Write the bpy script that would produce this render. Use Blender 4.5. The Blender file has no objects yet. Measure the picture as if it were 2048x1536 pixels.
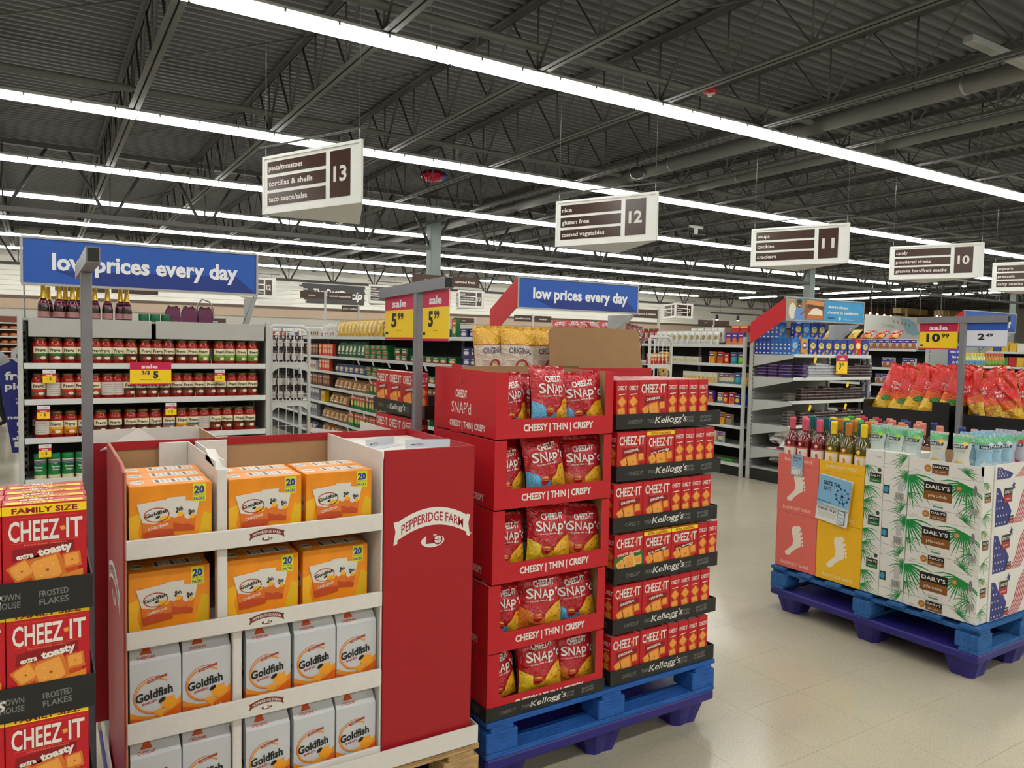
import bpy, math, random
from mathutils import Matrix, Vector
random.seed(11)
SC = bpy.context.scene
COL = SC.collection
PI = math.pi
# ---------------------------------------------------------------- camera, world, exposure
cam_data = bpy.data.cameras.new('camera')
cam = bpy.data.objects.new('camera', cam_data)
COL.objects.link(cam)
cam_data.sensor_width = 36.0
cam_data.lens = 1509.92 / 2048 * 36.0
cam_data.clip_end = 300
_yaw, _pit, _rol = 0.560158, -0.052184, 0.0197213
_f0 = Vector((math.sin(_yaw), math.cos(_yaw), 0)); _r0 = Vector((math.cos(_yaw), -math.sin(_yaw), 0)); _u0 = Vector((0, 0, 1))
_f1 = _f0 * math.cos(_pit) + _u0 * math.sin(_pit); _u1 = -_f0 * math.sin(_pit) + _u0 * math.cos(_pit)
_r2 = _r0 * math.cos(_rol) + _u1 * math.sin(_rol); _u2 = -_r0 * math.sin(_rol) + _u1 * math.cos(_rol)
cam.matrix_world = Matrix(((_r2.x, _u2.x, -_f1.x, 0), (_r2.y, _u2.y, -_f1.y, 0), (_r2.z, _u2.z, -_f1.z, 1.7), (0, 0, 0, 1)))
SC.camera = cam
SC.view_settings.view_transform = 'Standard'
SC.view_settings.look = 'None'
SC.view_settings.gamma = 1.0
SC.view_settings.use_curve_mapping = False
SC.view_settings.exposure = 0.48
world = bpy.data.worlds.new('world'); SC.world = world
world.use_nodes = True
world.node_tree.nodes['Background'].inputs[0].default_value = (0.9, 0.95, 1.0, 1)
world.node_tree.nodes['Background'].inputs[1].default_value = 0.25
SC.cycles.max_bounces = 6
SC.cycles.diffuse_bounces = 4
SC.cycles.glossy_bounces = 3
SC.cycles.transmission_bounces = 4
SC.cycles.sample_clamp_indirect = 4.0
SC.cycles.use_denoising = True
LIGHT = 13.0          # radiance of the fluorescent lenses

# ---------------------------------------------------------------- materials
_mats = {}
def lin(c):
    c = c / 255.0
    return c / 12.92 if c <= 0.04045 else ((c + 0.055) / 1.055) ** 2.4
def mat(rgb, rough=0.6, metal=0.0, noise=0.06, scale=30.0, emit=0.0, trans=0.0, bump=0.0, bscale=60.0, spec=0.5, ior=1.45, stretch=None, coat=0.0, alpha=1.0):
    key = (tuple(rgb), rough, metal, noise, scale, emit, trans, bump, bscale, spec, ior, stretch, coat, alpha)
    if key in _mats:
        return _mats[key]
    m = bpy.data.materials.new('paint_%d_%d_%d' % tuple(rgb)); m.use_nodes = True
    nt = m.node_tree; b = nt.nodes['Principled BSDF']
    c = (lin(rgb[0]), lin(rgb[1]), lin(rgb[2]), 1)
    b.inputs['Base Color'].default_value = c
    b.inputs['Roughness'].default_value = rough
    b.inputs['Metallic'].default_value = metal
    b.inputs['Specular IOR Level'].default_value = spec
    b.inputs['IOR'].default_value = ior
    b.inputs['Transmission Weight'].default_value = trans
    b.inputs['Coat Weight'].default_value = coat
    b.inputs['Alpha'].default_value = alpha
    m.diffuse_color = c
    if emit:
        b.inputs['Emission Color'].default_value = c
        b.inputs['Emission Strength'].default_value = emit
    if noise or bump:
        tc = nt.nodes.new('ShaderNodeTexCoord')
        src = tc.outputs['Object']
        if stretch:
            mp = nt.nodes.new('ShaderNodeMapping'); mp.inputs['Scale'].default_value = stretch
            nt.links.new(src, mp.inputs[0]); src = mp.outputs[0]
    if noise:
        n = nt.nodes.new('ShaderNodeTexNoise'); n.inputs['Scale'].default_value = scale; n.inputs['Detail'].default_value = 3
        nt.links.new(src, n.inputs['Vector'])
        r = nt.nodes.new('ShaderNodeMapRange')
        r.inputs['From Min'].default_value = 0.25; r.inputs['From Max'].default_value = 0.75
        r.inputs['To Min'].default_value = 1 - noise; r.inputs['To Max'].default_value = 1 + noise
        nt.links.new(n.outputs['Fac'], r.inputs['Value'])
        v = nt.nodes.new('ShaderNodeVectorMath'); v.operation = 'SCALE'
        v.inputs[0].default_value = c[:3]
        nt.links.new(r.outputs[0], v.inputs['Scale'])
        nt.links.new(v.outputs[0], b.inputs['Base Color'])
    if bump:
        n2 = nt.nodes.new('ShaderNodeTexNoise'); n2.inputs['Scale'].default_value = bscale; n2.inputs['Detail'].default_value = 2
        nt.links.new(src, n2.inputs['Vector'])
        bp = nt.nodes.new('ShaderNodeBump'); bp.inputs['Strength'].default_value = bump; bp.inputs['Distance'].default_value = 0.01
        hs = n2.outputs['Fac']
        if bump >= .6 and metal == 0 and rough < .3:      # foil: sharp crossing creases
            n2.inputs['Distortion'].default_value = 1.2
            m1 = nt.nodes.new('ShaderNodeMath'); m1.operation = 'SUBTRACT'; m1.inputs[1].default_value = 0.5; nt.links.new(hs, m1.inputs[0])
            m2 = nt.nodes.new('ShaderNodeMath'); m2.operation = 'ABSOLUTE'; nt.links.new(m1.outputs[0], m2.inputs[0]); hs = m2.outputs[0]
            bp.inputs['Distance'].default_value = 0.02
        nt.links.new(hs, bp.inputs['Height'])
        nt.links.new(bp.outputs[0], b.inputs['Normal'])
    _mats[key] = m
    return m
def card(r, g, b):   # printed carton board
    return mat((r, g, b), rough=0.45, noise=0.03, scale=60)
def ink(r, g, b):    # flat print, no texture
    return mat((r, g, b), rough=0.45, noise=0.0)
def foil(r, g, b):
    return mat((r, g, b), rough=0.17, noise=0.08, scale=20, bump=0.8, bscale=26, spec=0.8)
def fink(r, g, b):
    return mat((r, g, b), rough=0.19, noise=0.0, bump=0.7, bscale=26, spec=0.8)
WHITE = ink(232, 230, 222)
BLACK = ink(28, 27, 27)
SHELF = mat((176, 176, 170), rough=0.4, noise=0.04, scale=8)
LIPW = mat((215, 216, 214), rough=0.3, noise=0.05, scale=6)
DARK = mat((38, 37, 36), rough=0.6)
STEEL = mat((88, 88, 84), rough=0.55, noise=0.12, scale=3)
GALV = mat((150, 152, 150), rough=0.35, metal=0.6)
CHROME = mat((190, 190, 188), rough=0.25, metal=0.8)
KRAFT = mat((176, 140, 102), rough=0.85, noise=0.05, scale=15)

# ---------------------------------------------------------------- text outlines
_txt = {}
def text_mesh(s, bold=0.0, res=2):
    key = (s, bold, res)
    if key in _txt:
        return _txt[key]
    cu = bpy.data.curves.new('t', 'FONT'); cu.body = s; cu.size = 1.0
    cu.resolution_u = res; cu.offset = bold; cu.fill_mode = 'FRONT'
    ob = bpy.data.objects.new('t', cu)
    me = ob.to_mesh()
    vs = [(v.co.x, v.co.y) for v in me.vertices]; fs = [tuple(p.vertices) for p in me.polygons]
    ob.to_mesh_clear(); bpy.data.objects.remove(ob); bpy.data.curves.remove(cu)
    if vs:
        x0 = min(v[0] for v in vs); x1 = max(v[0] for v in vs)
        y0 = min(v[1] for v in vs); y1 = max(v[1] for v in vs)
    else:
        x0 = x1 = y0 = y1 = 0
    _txt[key] = (vs, fs, x0, x1, y0, y1)
    return _txt[key]

def face(o, xd, yd):
    xd = Vector(xd).normalized(); yd = Vector(yd).normalized(); n = xd.cross(yd)
    return Matrix(((xd.x, yd.x, n.x, o[0]), (xd.y, yd.y, n.y, o[1]), (xd.z, yd.z, n.z, o[2]), (0, 0, 0, 1)))
FRONT = lambda x=0, y=0, z=0: face((x, y, z), (1, 0, 0), (0, 0, 1))       # looks towards -Y
LEFT = lambda x=0, y=0, z=0: face((x, y, z), (0, -1, 0), (0, 0, 1))       # looks towards -X
RIGHT = lambda x=0, y=0, z=0: face((x, y, z), (0, 1, 0), (0, 0, 1))       # looks towards +X
TOP = lambda x=0, y=0, z=0: face((x, y, z), (1, 0, 0), (0, 1, 0))
I4 = Matrix.Identity(4)
LAY = 0.0004

class MB:
    def __init__(s):
        s.v = []; s.f = []; s.mi = []; s.mats = []; s.T = I4; s.warp = None; s.sm = []; s.clip = None
    def at(s, T):
        s.T = T; return s
    def add(s, vs, fs, m, smooth=False):
        if m not in s.mats: s.mats.append(m)
        k = s.mats.index(m); n = len(s.v)
        if s.T is I4: s.v.extend(tuple(v) for v in vs)
        else: s.v.extend(tuple(s.T @ Vector(v)) for v in vs)
        for f in fs:
            s.f.append([i + n for i in f]); s.mi.append(k); s.sm.append(smooth)
        return s
    def box(s, x0, x1, y0, y1, z0, z1, m, c=0.0):
        if c <= 0:
            vs = [(x0,y0,z0),(x1,y0,z0),(x1,y1,z0),(x0,y1,z0),(x0,y0,z1),(x1,y0,z1),(x1,y1,z1),(x0,y1,z1)]
            return s.add(vs, [(0,3,2,1),(4,5,6,7),(0,1,5,4),(1,2,6,5),(2,3,7,6),(3,0,4,7)], m)
        ring = lambda z, d: [(x0+c-d,y0-d+c*0,z)] and [(x0+c*(1 if d==0 else 1),y0+(c if d else 0)*1,z)]
        def rg(z, i):   # octagonal ring, inset by i
            a, b, e, g = x0+i, x1-i, y0+i, y1-i; k = c
            return [(a+k,e,z),(b-k,e,z),(b,e+k,z),(b,g-k,z),(b-k,g,z),(a+k,g,z),(a,g-k,z),(a,e+k,z)]
        vs = rg(z0, c*0.8)+rg(z0+c, 0)+rg(z1-c, 0)+rg(z1, c*0.8)
        fs = [tuple(range(7,-1,-1)), tuple(range(24,32))]
        for r in range(3):
            for i in range(8):
                j = (i+1) % 8; fs.append((r*8+i, r*8+j, r*8+8+j, r*8+8+i))
        return s.add(vs, fs, m)
    def rect(s, x0, y0, x1, y1, m, z=1):
        z *= LAY
        return s.add([(x0,y0,z),(x1,y0,z),(x1,y1,z),(x0,y1,z)], [(0,1,2,3)], m)
    def poly(s, pts, m, z=1):
        if s.clip:
            for ax, lim, sg in ((0, s.clip[0], 1), (1, s.clip[1], 1), (0, s.clip[2], -1), (1, s.clip[3], -1)):
                out = []
                for i in range(len(pts)):
                    a, b = pts[i-1], pts[i]; ia, ib = sg*(a[ax]-lim) >= 0, sg*(b[ax]-lim) >= 0
                    if ia != ib:
                        t = (lim-a[ax])/(b[ax]-a[ax]); out.append((a[0]+t*(b[0]-a[0]), a[1]+t*(b[1]-a[1])))
                    if ib: out.append(b)
                pts = out
                if len(pts) < 3: return s
        z *= LAY
        return s.add([(p[0],p[1],z) for p in pts], [tuple(range(len(pts)))], m)
    def ell(s, cx, cy, rx, ry, m, z=1, rot=0, n=14, a0=0, a1=2*PI):
        ca, sa = math.cos(rot), math.sin(rot); full = abs(a1-a0-2*PI) < 1e-6
        P = []
        for i in range(n if full else n+1):
            t = a0+(a1-a0)*i/n; x = rx*math.cos(t); y = ry*math.sin(t)
            P.append((cx+x*ca-y*sa, cy+x*sa+y*ca))
        return s.poly(P, m, z)
    def ring(s, cx, cy, rx, ry, w, m, z=1, n=20, a0=0, a1=2*PI):
        vs = []; fs = []
        for i in range(n+1):
            t = a0+(a1-a0)*i/n; c, q = math.cos(t), math.sin(t)
            vs += [(cx+rx*c, cy+ry*q, z*LAY), (cx+(rx-w)*c, cy+(ry-w)*q, z*LAY)]
            if i: fs.append((2*i-2, 2*i, 2*i+1, 2*i-1))
        return s.add(vs, fs, m)
    def line(s, x0, y0, x1, y1, w, m, z=1):
        d = math.hypot(x1-x0, y1-y0) or 1; nx, ny = -(y1-y0)/d*w/2, (x1-x0)/d*w/2
        return s.poly([(x0-nx,y0-ny),(x1-nx,y1-ny),(x1+nx,y1+ny),(x0+nx,y0+ny)], m, z)
    def text(s, t, x, y, h, m, w=None, al='c', z=2, bold=0.0, shear=0.0, rot=0.0, res=2, arc=0.0):
        """cap height h, base line y; w squeezes the line to a width"""
        vs, fs, x0, x1, y0, y1 = text_mesh(t, bold, res)
        if not vs: return s
        k = h / 0.73; kx = k if w is None else w / (x1-x0); W = (x1-x0)*kx
        ox = x - {'c': W/2, 'l': 0, 'r': W}[al]
        ca, sa = math.cos(rot), math.sin(rot); out = []
        for a, b in vs:
            px = (a-x0)*kx + shear*b*k; py = b*k
            if arc: py += arc*(1-((px-W/2)/(W/2))**2)
            px += ox-x
            out.append((x+px*ca-py*sa, y+px*sa+py*ca, z*LAY))
        return s.add(out, fs, m)
    def lathe(s, prof, m, n=16, cx=0, cy=0, smooth=True, cap=True):
        vs = []; fs = []
        for r, z in prof:
            for i in range(n):
                t = 2*PI*i/n; vs.append((cx+r*math.cos(t), cy+r*math.sin(t), z))
        for k in range(len(prof)-1):
            for i in range(n):
                j = (i+1) % n; fs.append((k*n+i, k*n+j, k*n+n+j, k*n+n+i))
        s.add(vs, fs, m, smooth)
        if cap:
            for k, rev in ((0, True), (len(prof)-1, False)):
                if prof[k][0] > 1e-5:
                    idx = list(range(k*n, k*n+n)); 
                    s.add([vs[i] for i in idx], [tuple(range(n-1,-1,-1)) if rev else tuple(range(n))], m)
        return s
    def tube(s, p0, p1, r, m, n=6, smooth=True):
        p0 = Vector(p0); p1 = Vector(p1); d = (p1-p0).normalized()
        a = d.orthogonal().normalized(); b = d.cross(a); vs = []
        for p in (p0, p1):
            for i in range(n):
                t = 2*PI*i/n; vs.append(p + a*r*math.cos(t) + b*r*math.sin(t))
        fs = [(i, (i+1) % n, n+(i+1) % n, n+i) for i in range(n)] + [tuple(range(n-1,-1,-1)), tuple(range(n,2*n))]
        return s.add(vs, fs, m, smooth)
    def path(s, pts, r, m, n=6, closed=False):
        """one continuous bent rod through pts"""
        P = [Vector(p) for p in pts]; N = len(P); vs = []; up = None
        for i in range(N):
            d = (P[min(i+1, N-1)]-P[max(i-1, 0)]).normalized()
            if up is None: up = d.orthogonal().normalized()
            a = (up - d*up.dot(d));
            a = a.normalized() if a.length > 1e-4 else d.orthogonal().normalized()
            b = d.cross(a); up = a
            for k in range(n):
                t = 2*PI*k/n; vs.append(P[i]+a*r*math.cos(t)+b*r*math.sin(t))
        fs = []
        for i in range(N-1):
            for k in range(n):
                j = (k+1) % n; fs.append((i*n+k, i*n+j, i*n+n+j, i*n+n+k))
        fs += [tuple(range(n-1,-1,-1)), tuple(range((N-1)*n, N*n))]
        return s.add(vs, fs, m, True)
    def mesh(s, name='m'):
        me = bpy.data.meshes.new(name)
        v = s.v if s.warp is None else [s.warp(p) for p in s.v]
        me.from_pydata([tuple(p) for p in v], [], s.f)
        for m in s.mats: me.materials.append(m)
        me.polygons.foreach_set('material_index', s.mi)
        me.polygons.foreach_set('use_smooth', s.sm)
        me.update()
        return me
    def split(s, L):
        """subdivide so that no edge is longer than L (decals that follow a curved surface)"""
        out_f = []; out_m = []; out_s = []; cache = {}
        def mid(a, b):
            k = (min(a,b), max(a,b))
            if k not in cache:
                s.v.append(tuple((s.v[a][i]+s.v[b][i])/2 for i in range(3))); cache[k] = len(s.v)-1
            return cache[k]
        stack = []
        for f, m, q in zip(s.f, s.mi, s.sm):
            for i in range(1, len(f)-1): stack.append((f[0], f[i], f[i+1], m, q))
        while stack:
            a, b, c, m, q = stack.pop()
            E = [(math.dist(s.v[a], s.v[b]), a, b, c), (math.dist(s.v[b], s.v[c]), b, c, a), (math.dist(s.v[c], s.v[a]), c, a, b)]
            e = max(E)
            if e[0] > L:
                k = mid(e[1], e[2]); stack.append((e[1], k, e[3], m, q)); stack.append((k, e[2], e[3], m, q))
            else: out_f.append((a,b,c)); out_m.append(m); out_s.append(q)
        s.f, s.mi, s.sm = out_f, out_m, out_s
        return s

# ---------------------------------------------------------------- objects
def obj(name, me, parent=None, M=None):
    if isinstance(me, MB): me = me.mesh(name)
    o = bpy.data.objects.new(name, me); COL.objects.link(o)
    if parent is not None: o.parent = parent
    if M is not None: o.matrix_local = M if isinstance(M, Matrix) else Matrix.Translation(M)
    return o
def tag(o, label=None, cat=None, group=None, kind=None):
    if label: o['label'] = label
    if cat: o['category'] = cat
    if group: o['group'] = group
    if kind: o['kind'] = kind
    return o
def struct(name, me, parent=None, M=None):
    o = obj(name, me, parent, M)
    if parent is None: o['kind'] = 'structure'
    return o
def thing(name, label, cat, M=None, group=None, me=None):
    o = obj(name, me, None, M)
    return tag(o, label, cat, group)
class Kind:
    """a thing with parts, kept as meshes and laid out again for every copy"""
    def __init__(s, name, cat, body=None, parts=()):
        s.name, s.cat = name, cat
        s.body = body.mesh(name) if isinstance(body, MB) else body
        s.parts = []
        for p in parts:
            nm, mb = p[0], p[1]; M = p[2] if len(p) > 2 else None; sub = p[3] if len(p) > 3 else ()
            s.parts.append((nm, mb.mesh(nm) if isinstance(mb, MB) else mb, M, [(q[0], q[1].mesh(q[0]) if isinstance(q[1], MB) else q[1], q[2] if len(q) > 2 else None) for q in sub]))
    def put(s, M, label, group=None, name=None):
        o = thing(name or s.name, label, s.cat, M, group, s.body)
        for nm, me, m, sub in s.parts:
            c = obj(nm, me, o, m)
            for n2, me2, m2 in sub: obj(n2, me2, c, m2)
        return o
def TR(x, y, z, rz=0.0, rx=0.0, ry=0.0, s=1.0):
    return Matrix.Translation((x, y, z)) @ Matrix.Rotation(rz, 4, 'Z') @ Matrix.Rotation(rx, 4, 'X') @ Matrix.Rotation(ry, 4, 'Y') @ Matrix.Scale(s, 4)
ORD = ['first','second','third','fourth','fifth','sixth','seventh','eighth','ninth','tenth','eleventh','twelfth','thirteenth','fourteenth','fifteenth','sixteenth','seventeenth','eighteenth','nineteenth','twentieth','twenty-first','twenty-second','twenty-third','twenty-fourth','twenty-fifth','twenty-sixth','twenty-seventh','twenty-eighth','twenty-ninth','thirtieth','thirty-first','thirty-second']
R = random.random
def inview(x, y, z, m=0):
    v = Vector((x, y, z-1.7)); d = _f1.dot(v)
    if d < .3: return False
    u = 1024+1510*_r2.dot(v)/d; w = 768-1510*_u2.dot(v)/d
    return -m < u < 2048+m and -m < w < 1536+m
def U(a, b): return a + (b-a)*R()
# ================================================================= the room
XW0, XW1, YW0, YW1, ZD = -9.0, 62.0, -7.0, 36.5, 5.95
# floor: base slab, the nearest tiles one by one, the rest as one sheet of tiles
def floor_mat(k):
    m = mat((188, 180, 158), rough=0.16, noise=0.05, scale=1.6 + k*0.01, spec=0.5)
    nt = m.node_tree; b = nt.nodes['Principled BSDF']
    if not m.get('speckled'):
        m['speckled'] = 1
        src = b.inputs['Base Color'].links[0].from_socket
        tc = [n for n in nt.nodes if n.type == 'TEX_COORD'][0]
        geo = nt.nodes.new('ShaderNodeNewGeometry')
        n = nt.nodes.new('ShaderNodeTexNoise'); n.inputs['Scale'].default_value = 170; n.inputs['Detail'].default_value = 2
        nt.links.new(geo.outputs['Position'], n.inputs['Vector'])
        r = nt.nodes.new('ShaderNodeMapRange'); r.inputs['From Min'].default_value = 0.30; r.inputs['From Max'].default_value = 0.48
        r.inputs['To Min'].default_value = 0.72; r.inputs['To Max'].default_value = 1.0
        nt.links.new(n.outputs['Fac'], r.inputs['Value'])
        big = nt.nodes.new('ShaderNodeTexNoise'); big.inputs['Scale'].default_value = 0.8; big.inputs['Detail'].default_value = 4
        nt.links.new(geo.outputs['Position'], big.inputs['Vector'])
        r2 = nt.nodes.new('ShaderNodeMapRange'); r2.inputs['From Min'].default_value = 0.3; r2.inputs['From Max'].default_value = 0.7
        r2.inputs['To Min'].default_value = 0.10; r2.inputs['To Max'].default_value = 0.24
        nt.links.new(big.outputs['Fac'], r2.inputs['Value']); nt.links.new(r2.outputs[0], b.inputs['Roughness'])
        v = nt.nodes.new('ShaderNodeVectorMath'); v.operation = 'SCALE'
        nt.links.new(src, v.inputs[0]); nt.links.new(r.outputs[0], v.inputs['Scale']); nt.links.new(v.outputs[0], b.inputs['Base Color'])
    return m
FM = [floor_mat(0), floor_mat(1)]
fl = struct('floor', MB().box(XW0, XW1, YW0, YW1, -0.25, -0.004, mat((140, 133, 116), rough=0.5)))
TS, G = 0.4064, 0.0006
tm = [MB().box(G, TS-G, G, TS-G, -0.006, 0, FM[i]).mesh('floor_tile') for i in (0, 1)]
def ground_score(x, y):
    d = _f1.dot(Vector((x, y, -1.7))); u = 1024 + 1510*_r2.dot(Vector((x, y, -1.7)))/max(d, .01); v = 768 - 1510*_u2.dot(Vector((x, y, -1.7)))/max(d, .01)
    ok = d > 0.5 and -60 < u < 2110 and v < 1600 and x > 1.3 and not (1.35 < x < 2.6 and 2.4 < y < 3.5) and not (4.1 < x < 5.1 and 2 < y < 3.2) and not (x > 4.6 and y < x*0.45)
    return d if ok else None
cand = []
nx, ny = int((XW1-XW0)/TS), int((YW1-YW0)/TS)
for i in range(nx+1):
    for j in range(ny+1):
        x, y = XW0+i*TS, YW0+j*TS
        s_ = ground_score(x+TS/2, y+TS/2)
        if s_ is not None: cand.append((s_, i, j))
cand.sort(); near = set((i, j) for _, i, j in cand[:300])
rest = MB()
for i in range(nx+1):
    for j in range(ny+1):
        x, y = XW0+i*TS, YW0+j*TS; m = (i*7+j*13+(i*j) % 5) % 2
        if (i, j) in near: obj('floor_tile', tm[m], fl, (x, y, 0))
        else: rest.add([(x+G,y+G,0),(x+TS-G,y+G,0),(x+TS-G,y+TS-G,0),(x+G,y+TS-G,0)], [(0,1,2,3)], FM[m])
tag(obj('tile_field', rest, fl), kind='stuff')
# corrugated roof deck, ribs running along the light rows
dm = mat((94, 95, 96), rough=0.5, noise=0.15, scale=0.7)
d_ = MB(); vs = []; fs = []; y = YW0; k = 0
while y < YW1:
    for dy, dz in ((0, 0), (0.05, 0), (0.075, 0.05), (0.155, 0.05), (0.18, 0)):
        if y+dy <= YW1+.2: vs += [(XW0, y+dy, ZD+dz), (XW1, y+dy, ZD+dz)]
    y += 0.18
for i in range(len(vs)//2-1): fs.append((2*i, 2*i+2, 2*i+3, 2*i+1))
struct('ceiling', d_.add(vs, fs, dm))
# walls
wallp = mat((196, 192, 182), rough=0.7, noise=0.03, scale=0.5)
for nm, b in (('wall_left', (XW0-.2, XW0, YW0, YW1)), ('wall_right', (XW1, XW1+.2, YW0, YW1)), ('wall_front', (XW0-.2, XW1+.2, YW0-.2, YW0))):
    struct(nm, MB().box(*b, -0.2, ZD+.3, wallp))
wb = struct('wall_back', MB().box(XW0-.2, XW1+.2, YW1, YW1+.3, -0.2, ZD+.3, mat((170, 166, 156), rough=0.7, noise=0.03, scale=0.5)))
plank = MB().box(0, XW1-XW0, -0.05, 0, 0, 0.192, mat((226, 223, 212), rough=0.6, noise=0.03, scale=0.8), c=0.008).mesh('wall_plank')
for k in range(9): obj('wall_plank', plank, wb, (XW0, YW1, 3.30+k*0.2))
struct('trim_1', MB().box(XW0, XW1, YW1-.07, YW1, 3.18, 3.29, mat((92, 72, 60), rough=0.5)))
struct('trim_2', MB().box(XW0, XW1, YW1-.05, YW1, 2.78, 3.18, mat((172, 150, 128), rough=0.6, noise=0.05, scale=0.6)))
# roof joists: chords, one bent web rod each
topc = MB(); botc = MB(); Y0, Y1 = YW0, YW1
for dx in (-0.075, 0.012):
    botc.box(dx, dx+0.063, Y0, Y1, -0.03, -0.022, STEEL)
    topc.box(dx, dx+0.063, Y0, Y1, 0.03, 0.038, STEEL)
for dx in (-0.018, 0.012):
    botc.box(dx, dx+0.006, Y0, Y1, -0.03, 0.03, STEEL); topc.box(dx, dx+0.006, Y0, Y1, -0.03, 0.038, STEEL)
# mesh copies for chords / web
web = MB(); pts = []; y = Y0+0.3; P2 = 1.22; zb, zt = 5.07, 5.88
i = 0
while y < Y1:
    pts.append((0, y, zb if i % 2 == 0 else zt)); y += P2/2; i += 1
web.path(pts, 0.018, STEEL, n=5)
post = MB().tube((0, 0, zb), (0, 0, zt), 0.014, STEEL, n=5).mesh('web_post')
tcm, bcm, wm = topc.mesh('top_chord'), botc.mesh('bottom_chord'), web.mesh('web_rod')
jx = [1.22+2.02*k for k in range(-3, 30)]
for n_, x in enumerate(jx):
    vis_ = sum(1 for q in jx[:n_+1] if q > -.1)
    j = thing('roof_joist', ('dark grey open-web roof joist running front to back, %s from the left edge' % ORD[vis_-1]) if vis_ else 'dark grey roof joist left of the view', 'joist', (x, 0, 0), 'roof joists')
    obj('top_chord', tcm, j, (0, 0, 5.89)); obj('bottom_chord', bcm, j, (0, 0, 5.07)); obj('web_rod', wm, j)
    if 0 <= x < 16:
        for q in range(int((20-Y0)/P2)):
            yy = Y0+0.3+P2*q
            if 0 < yy < 19: obj('web_post', post, j, (0, yy, 0))
# bridging angles across the joists
for y in (6.2, 10.4, 14.6, 23.5, 28.0, 32.0):
    for x in jx[1:14] if y < 16 else jx[1:20:2]:
        thing('bridging_angle', 'thin steel bridging angle slanting between two roof joists', 'brace', None, 'bridging angles between the joists',
              MB().path([(x+0.03, y, 5.10), (x+1.99, y, 5.84)], 0.014, STEEL, n=4).mesh('bridging_angle'))
# girders along the aisles' ends, carried by columns
GY = 19.5
GS = mat((74, 74, 72), rough=0.5, noise=0.1, scale=2)
def girder(y, x0, x1, label):
    g = thing('roof_girder', label, 'girder')
    obj('bottom_chord', MB().box(x0, x1, y-.09, y-.02, 4.33, 4.43, GS).box(x0, x1, y+.02, y+.09, 4.33, 4.43, GS).box(x0, x1, y-.02, y+.02, 4.34, 4.36, GS), g)
    obj('top_chord', MB().box(x0, x1, y-.09, y+.09, 5.74, 5.85, GS), g)
    x = x0+.3; k = 0; a = MB().path([(0, 0, 4.42), (0.72, 0, 5.75)], 0.045, GS, n=4).mesh('web_member'); b = MB().path([(0, 0, 4.42), (-0.72, 0, 5.75)], 0.045, GS, n=4).mesh('web_member')
    st = MB().path([(0, 0, 4.42), (0, 0, 5.75)], 0.02, GS, n=4).mesh('web_strut')
    while x < min(x1, 45):
        obj('web_member', a, g, (x+.08, y, 0)); obj('web_member', b, g, (x-.08, y, 0)); obj('web_strut', st, g, (x, y, 0)); x += 2.02
    return g
girder(GY, XW0, XW1, 'heavy dark truss girder crossing the store above the middle light rows')
girder(34.0, XW0, XW1, 'far truss girder just in front of the back wall')
CM = mat((118, 126, 124), rough=0.45, noise=0.04, scale=2)
for k, (x, y, lb) in enumerate(((9.52, GY, 'square grey-green steel column behind the sign for aisle 13'), (26.2, GY, 'square grey-green steel column behind the sign for aisle 11'), (45.0, 20.5, 'square grey-green steel column at the far right edge'))):
    c = thing('column', lb, 'column', (x, y, 0))
    obj('shaft', MB().box(-.16, .16, -.16, .16, 0.02, 5.74, CM, c=0.015), c)
    obj('base_plate', MB().box(-.2, .2, -.2, .2, 0, 0.02, CM), c)
    obj('cap_plate', MB().box(-.2, .2, -.2, .2, 5.7, 5.74, CM), c)
# fluorescent rows: each fixture is a thing
LENS = mat((255, 255, 250), emit=LIGHT, noise=0)
HOUS = mat((205, 205, 200), rough=0.4)
FL = 2.83
hous = MB().box(0.01, FL-0.01, -0.125, 0.125, 0.0352, 0.05, HOUS).box(0.01, FL-0.01, -0.05, 0.05, 0.05, 0.10, HOUS).mesh('housing')
wing = MB()
for q in (-1, 1): wing.add([(0.01, q*.05, .05), (FL-.01, q*.05, .05), (FL-.01, q*.16, -.005), (0.01, q*.16, -.005)], [(0,1,2,3) if q < 0 else (3,2,1,0)], HOUS)
wing = wing.mesh('reflector')
lens = MB().box(0.015, FL-0.015, -0.115, 0.115, -0.03, 0.0345, LENS).mesh('lens')
capm = MB().box(0, 0.014, -0.075, 0.075, -0.02, 0.10, GALV).mesh('end_cap')
clip = MB().box(-.012, .012, -.005, .005, 0.0, 0.05, GALV).mesh('lens_clip')
hang = MB().tube((0, 0, 0.10), (0, 0, 0.85), 0.004, GALV, n=4).mesh('hanger')
rows = [-5.35, -1.1, 3.0, 7.93, 12.65, 17.1, 21.35, 25.7, 29.9, 34.4]
names = {3: 'nearest light row', 4: 'second light row', 5: 'third light row', 6: 'fourth light row', 7: 'fifth light row', 8: 'sixth light row', 9: 'light row along the back wall', 2: 'light row overhead', 1: 'light row behind', 0: 'light row far behind'}
for r_, y in enumerate(rows):
    k = -3; seen = 0
    while 1.27+FL*k < 33.5:
        x = 1.27+FL*k; iv = inview(x+FL*.9, y, 4.98) or inview(x+FL*.4, y, 4.98); seen += iv
        t = thing('ceiling_light', ('long white fluorescent strip fixture, %s from left in the %s' % (ORD[seen-1], names[r_])) if iv else 'fluorescent strip fixture outside the view, '+names[r_], 'ceiling light', (x, y, 4.98), 'fixtures of the '+names[r_])
        obj('lens', lens, t); obj('housing', hous, t); obj('reflector', wing, t)
        if r_ in (3, 4, 5): 
            obj('end_cap', capm, t); obj('end_cap', capm, t, (FL-.014, 0, 0)); obj('hanger', hang, t, (0.3, 0, 0)); obj('hanger', hang, t, (FL-.3, 0, 0))
            for q in range(5):
                obj('lens_clip', clip, t, (0.3+q*.56, -.122, 0)); 
        k += 1
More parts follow.
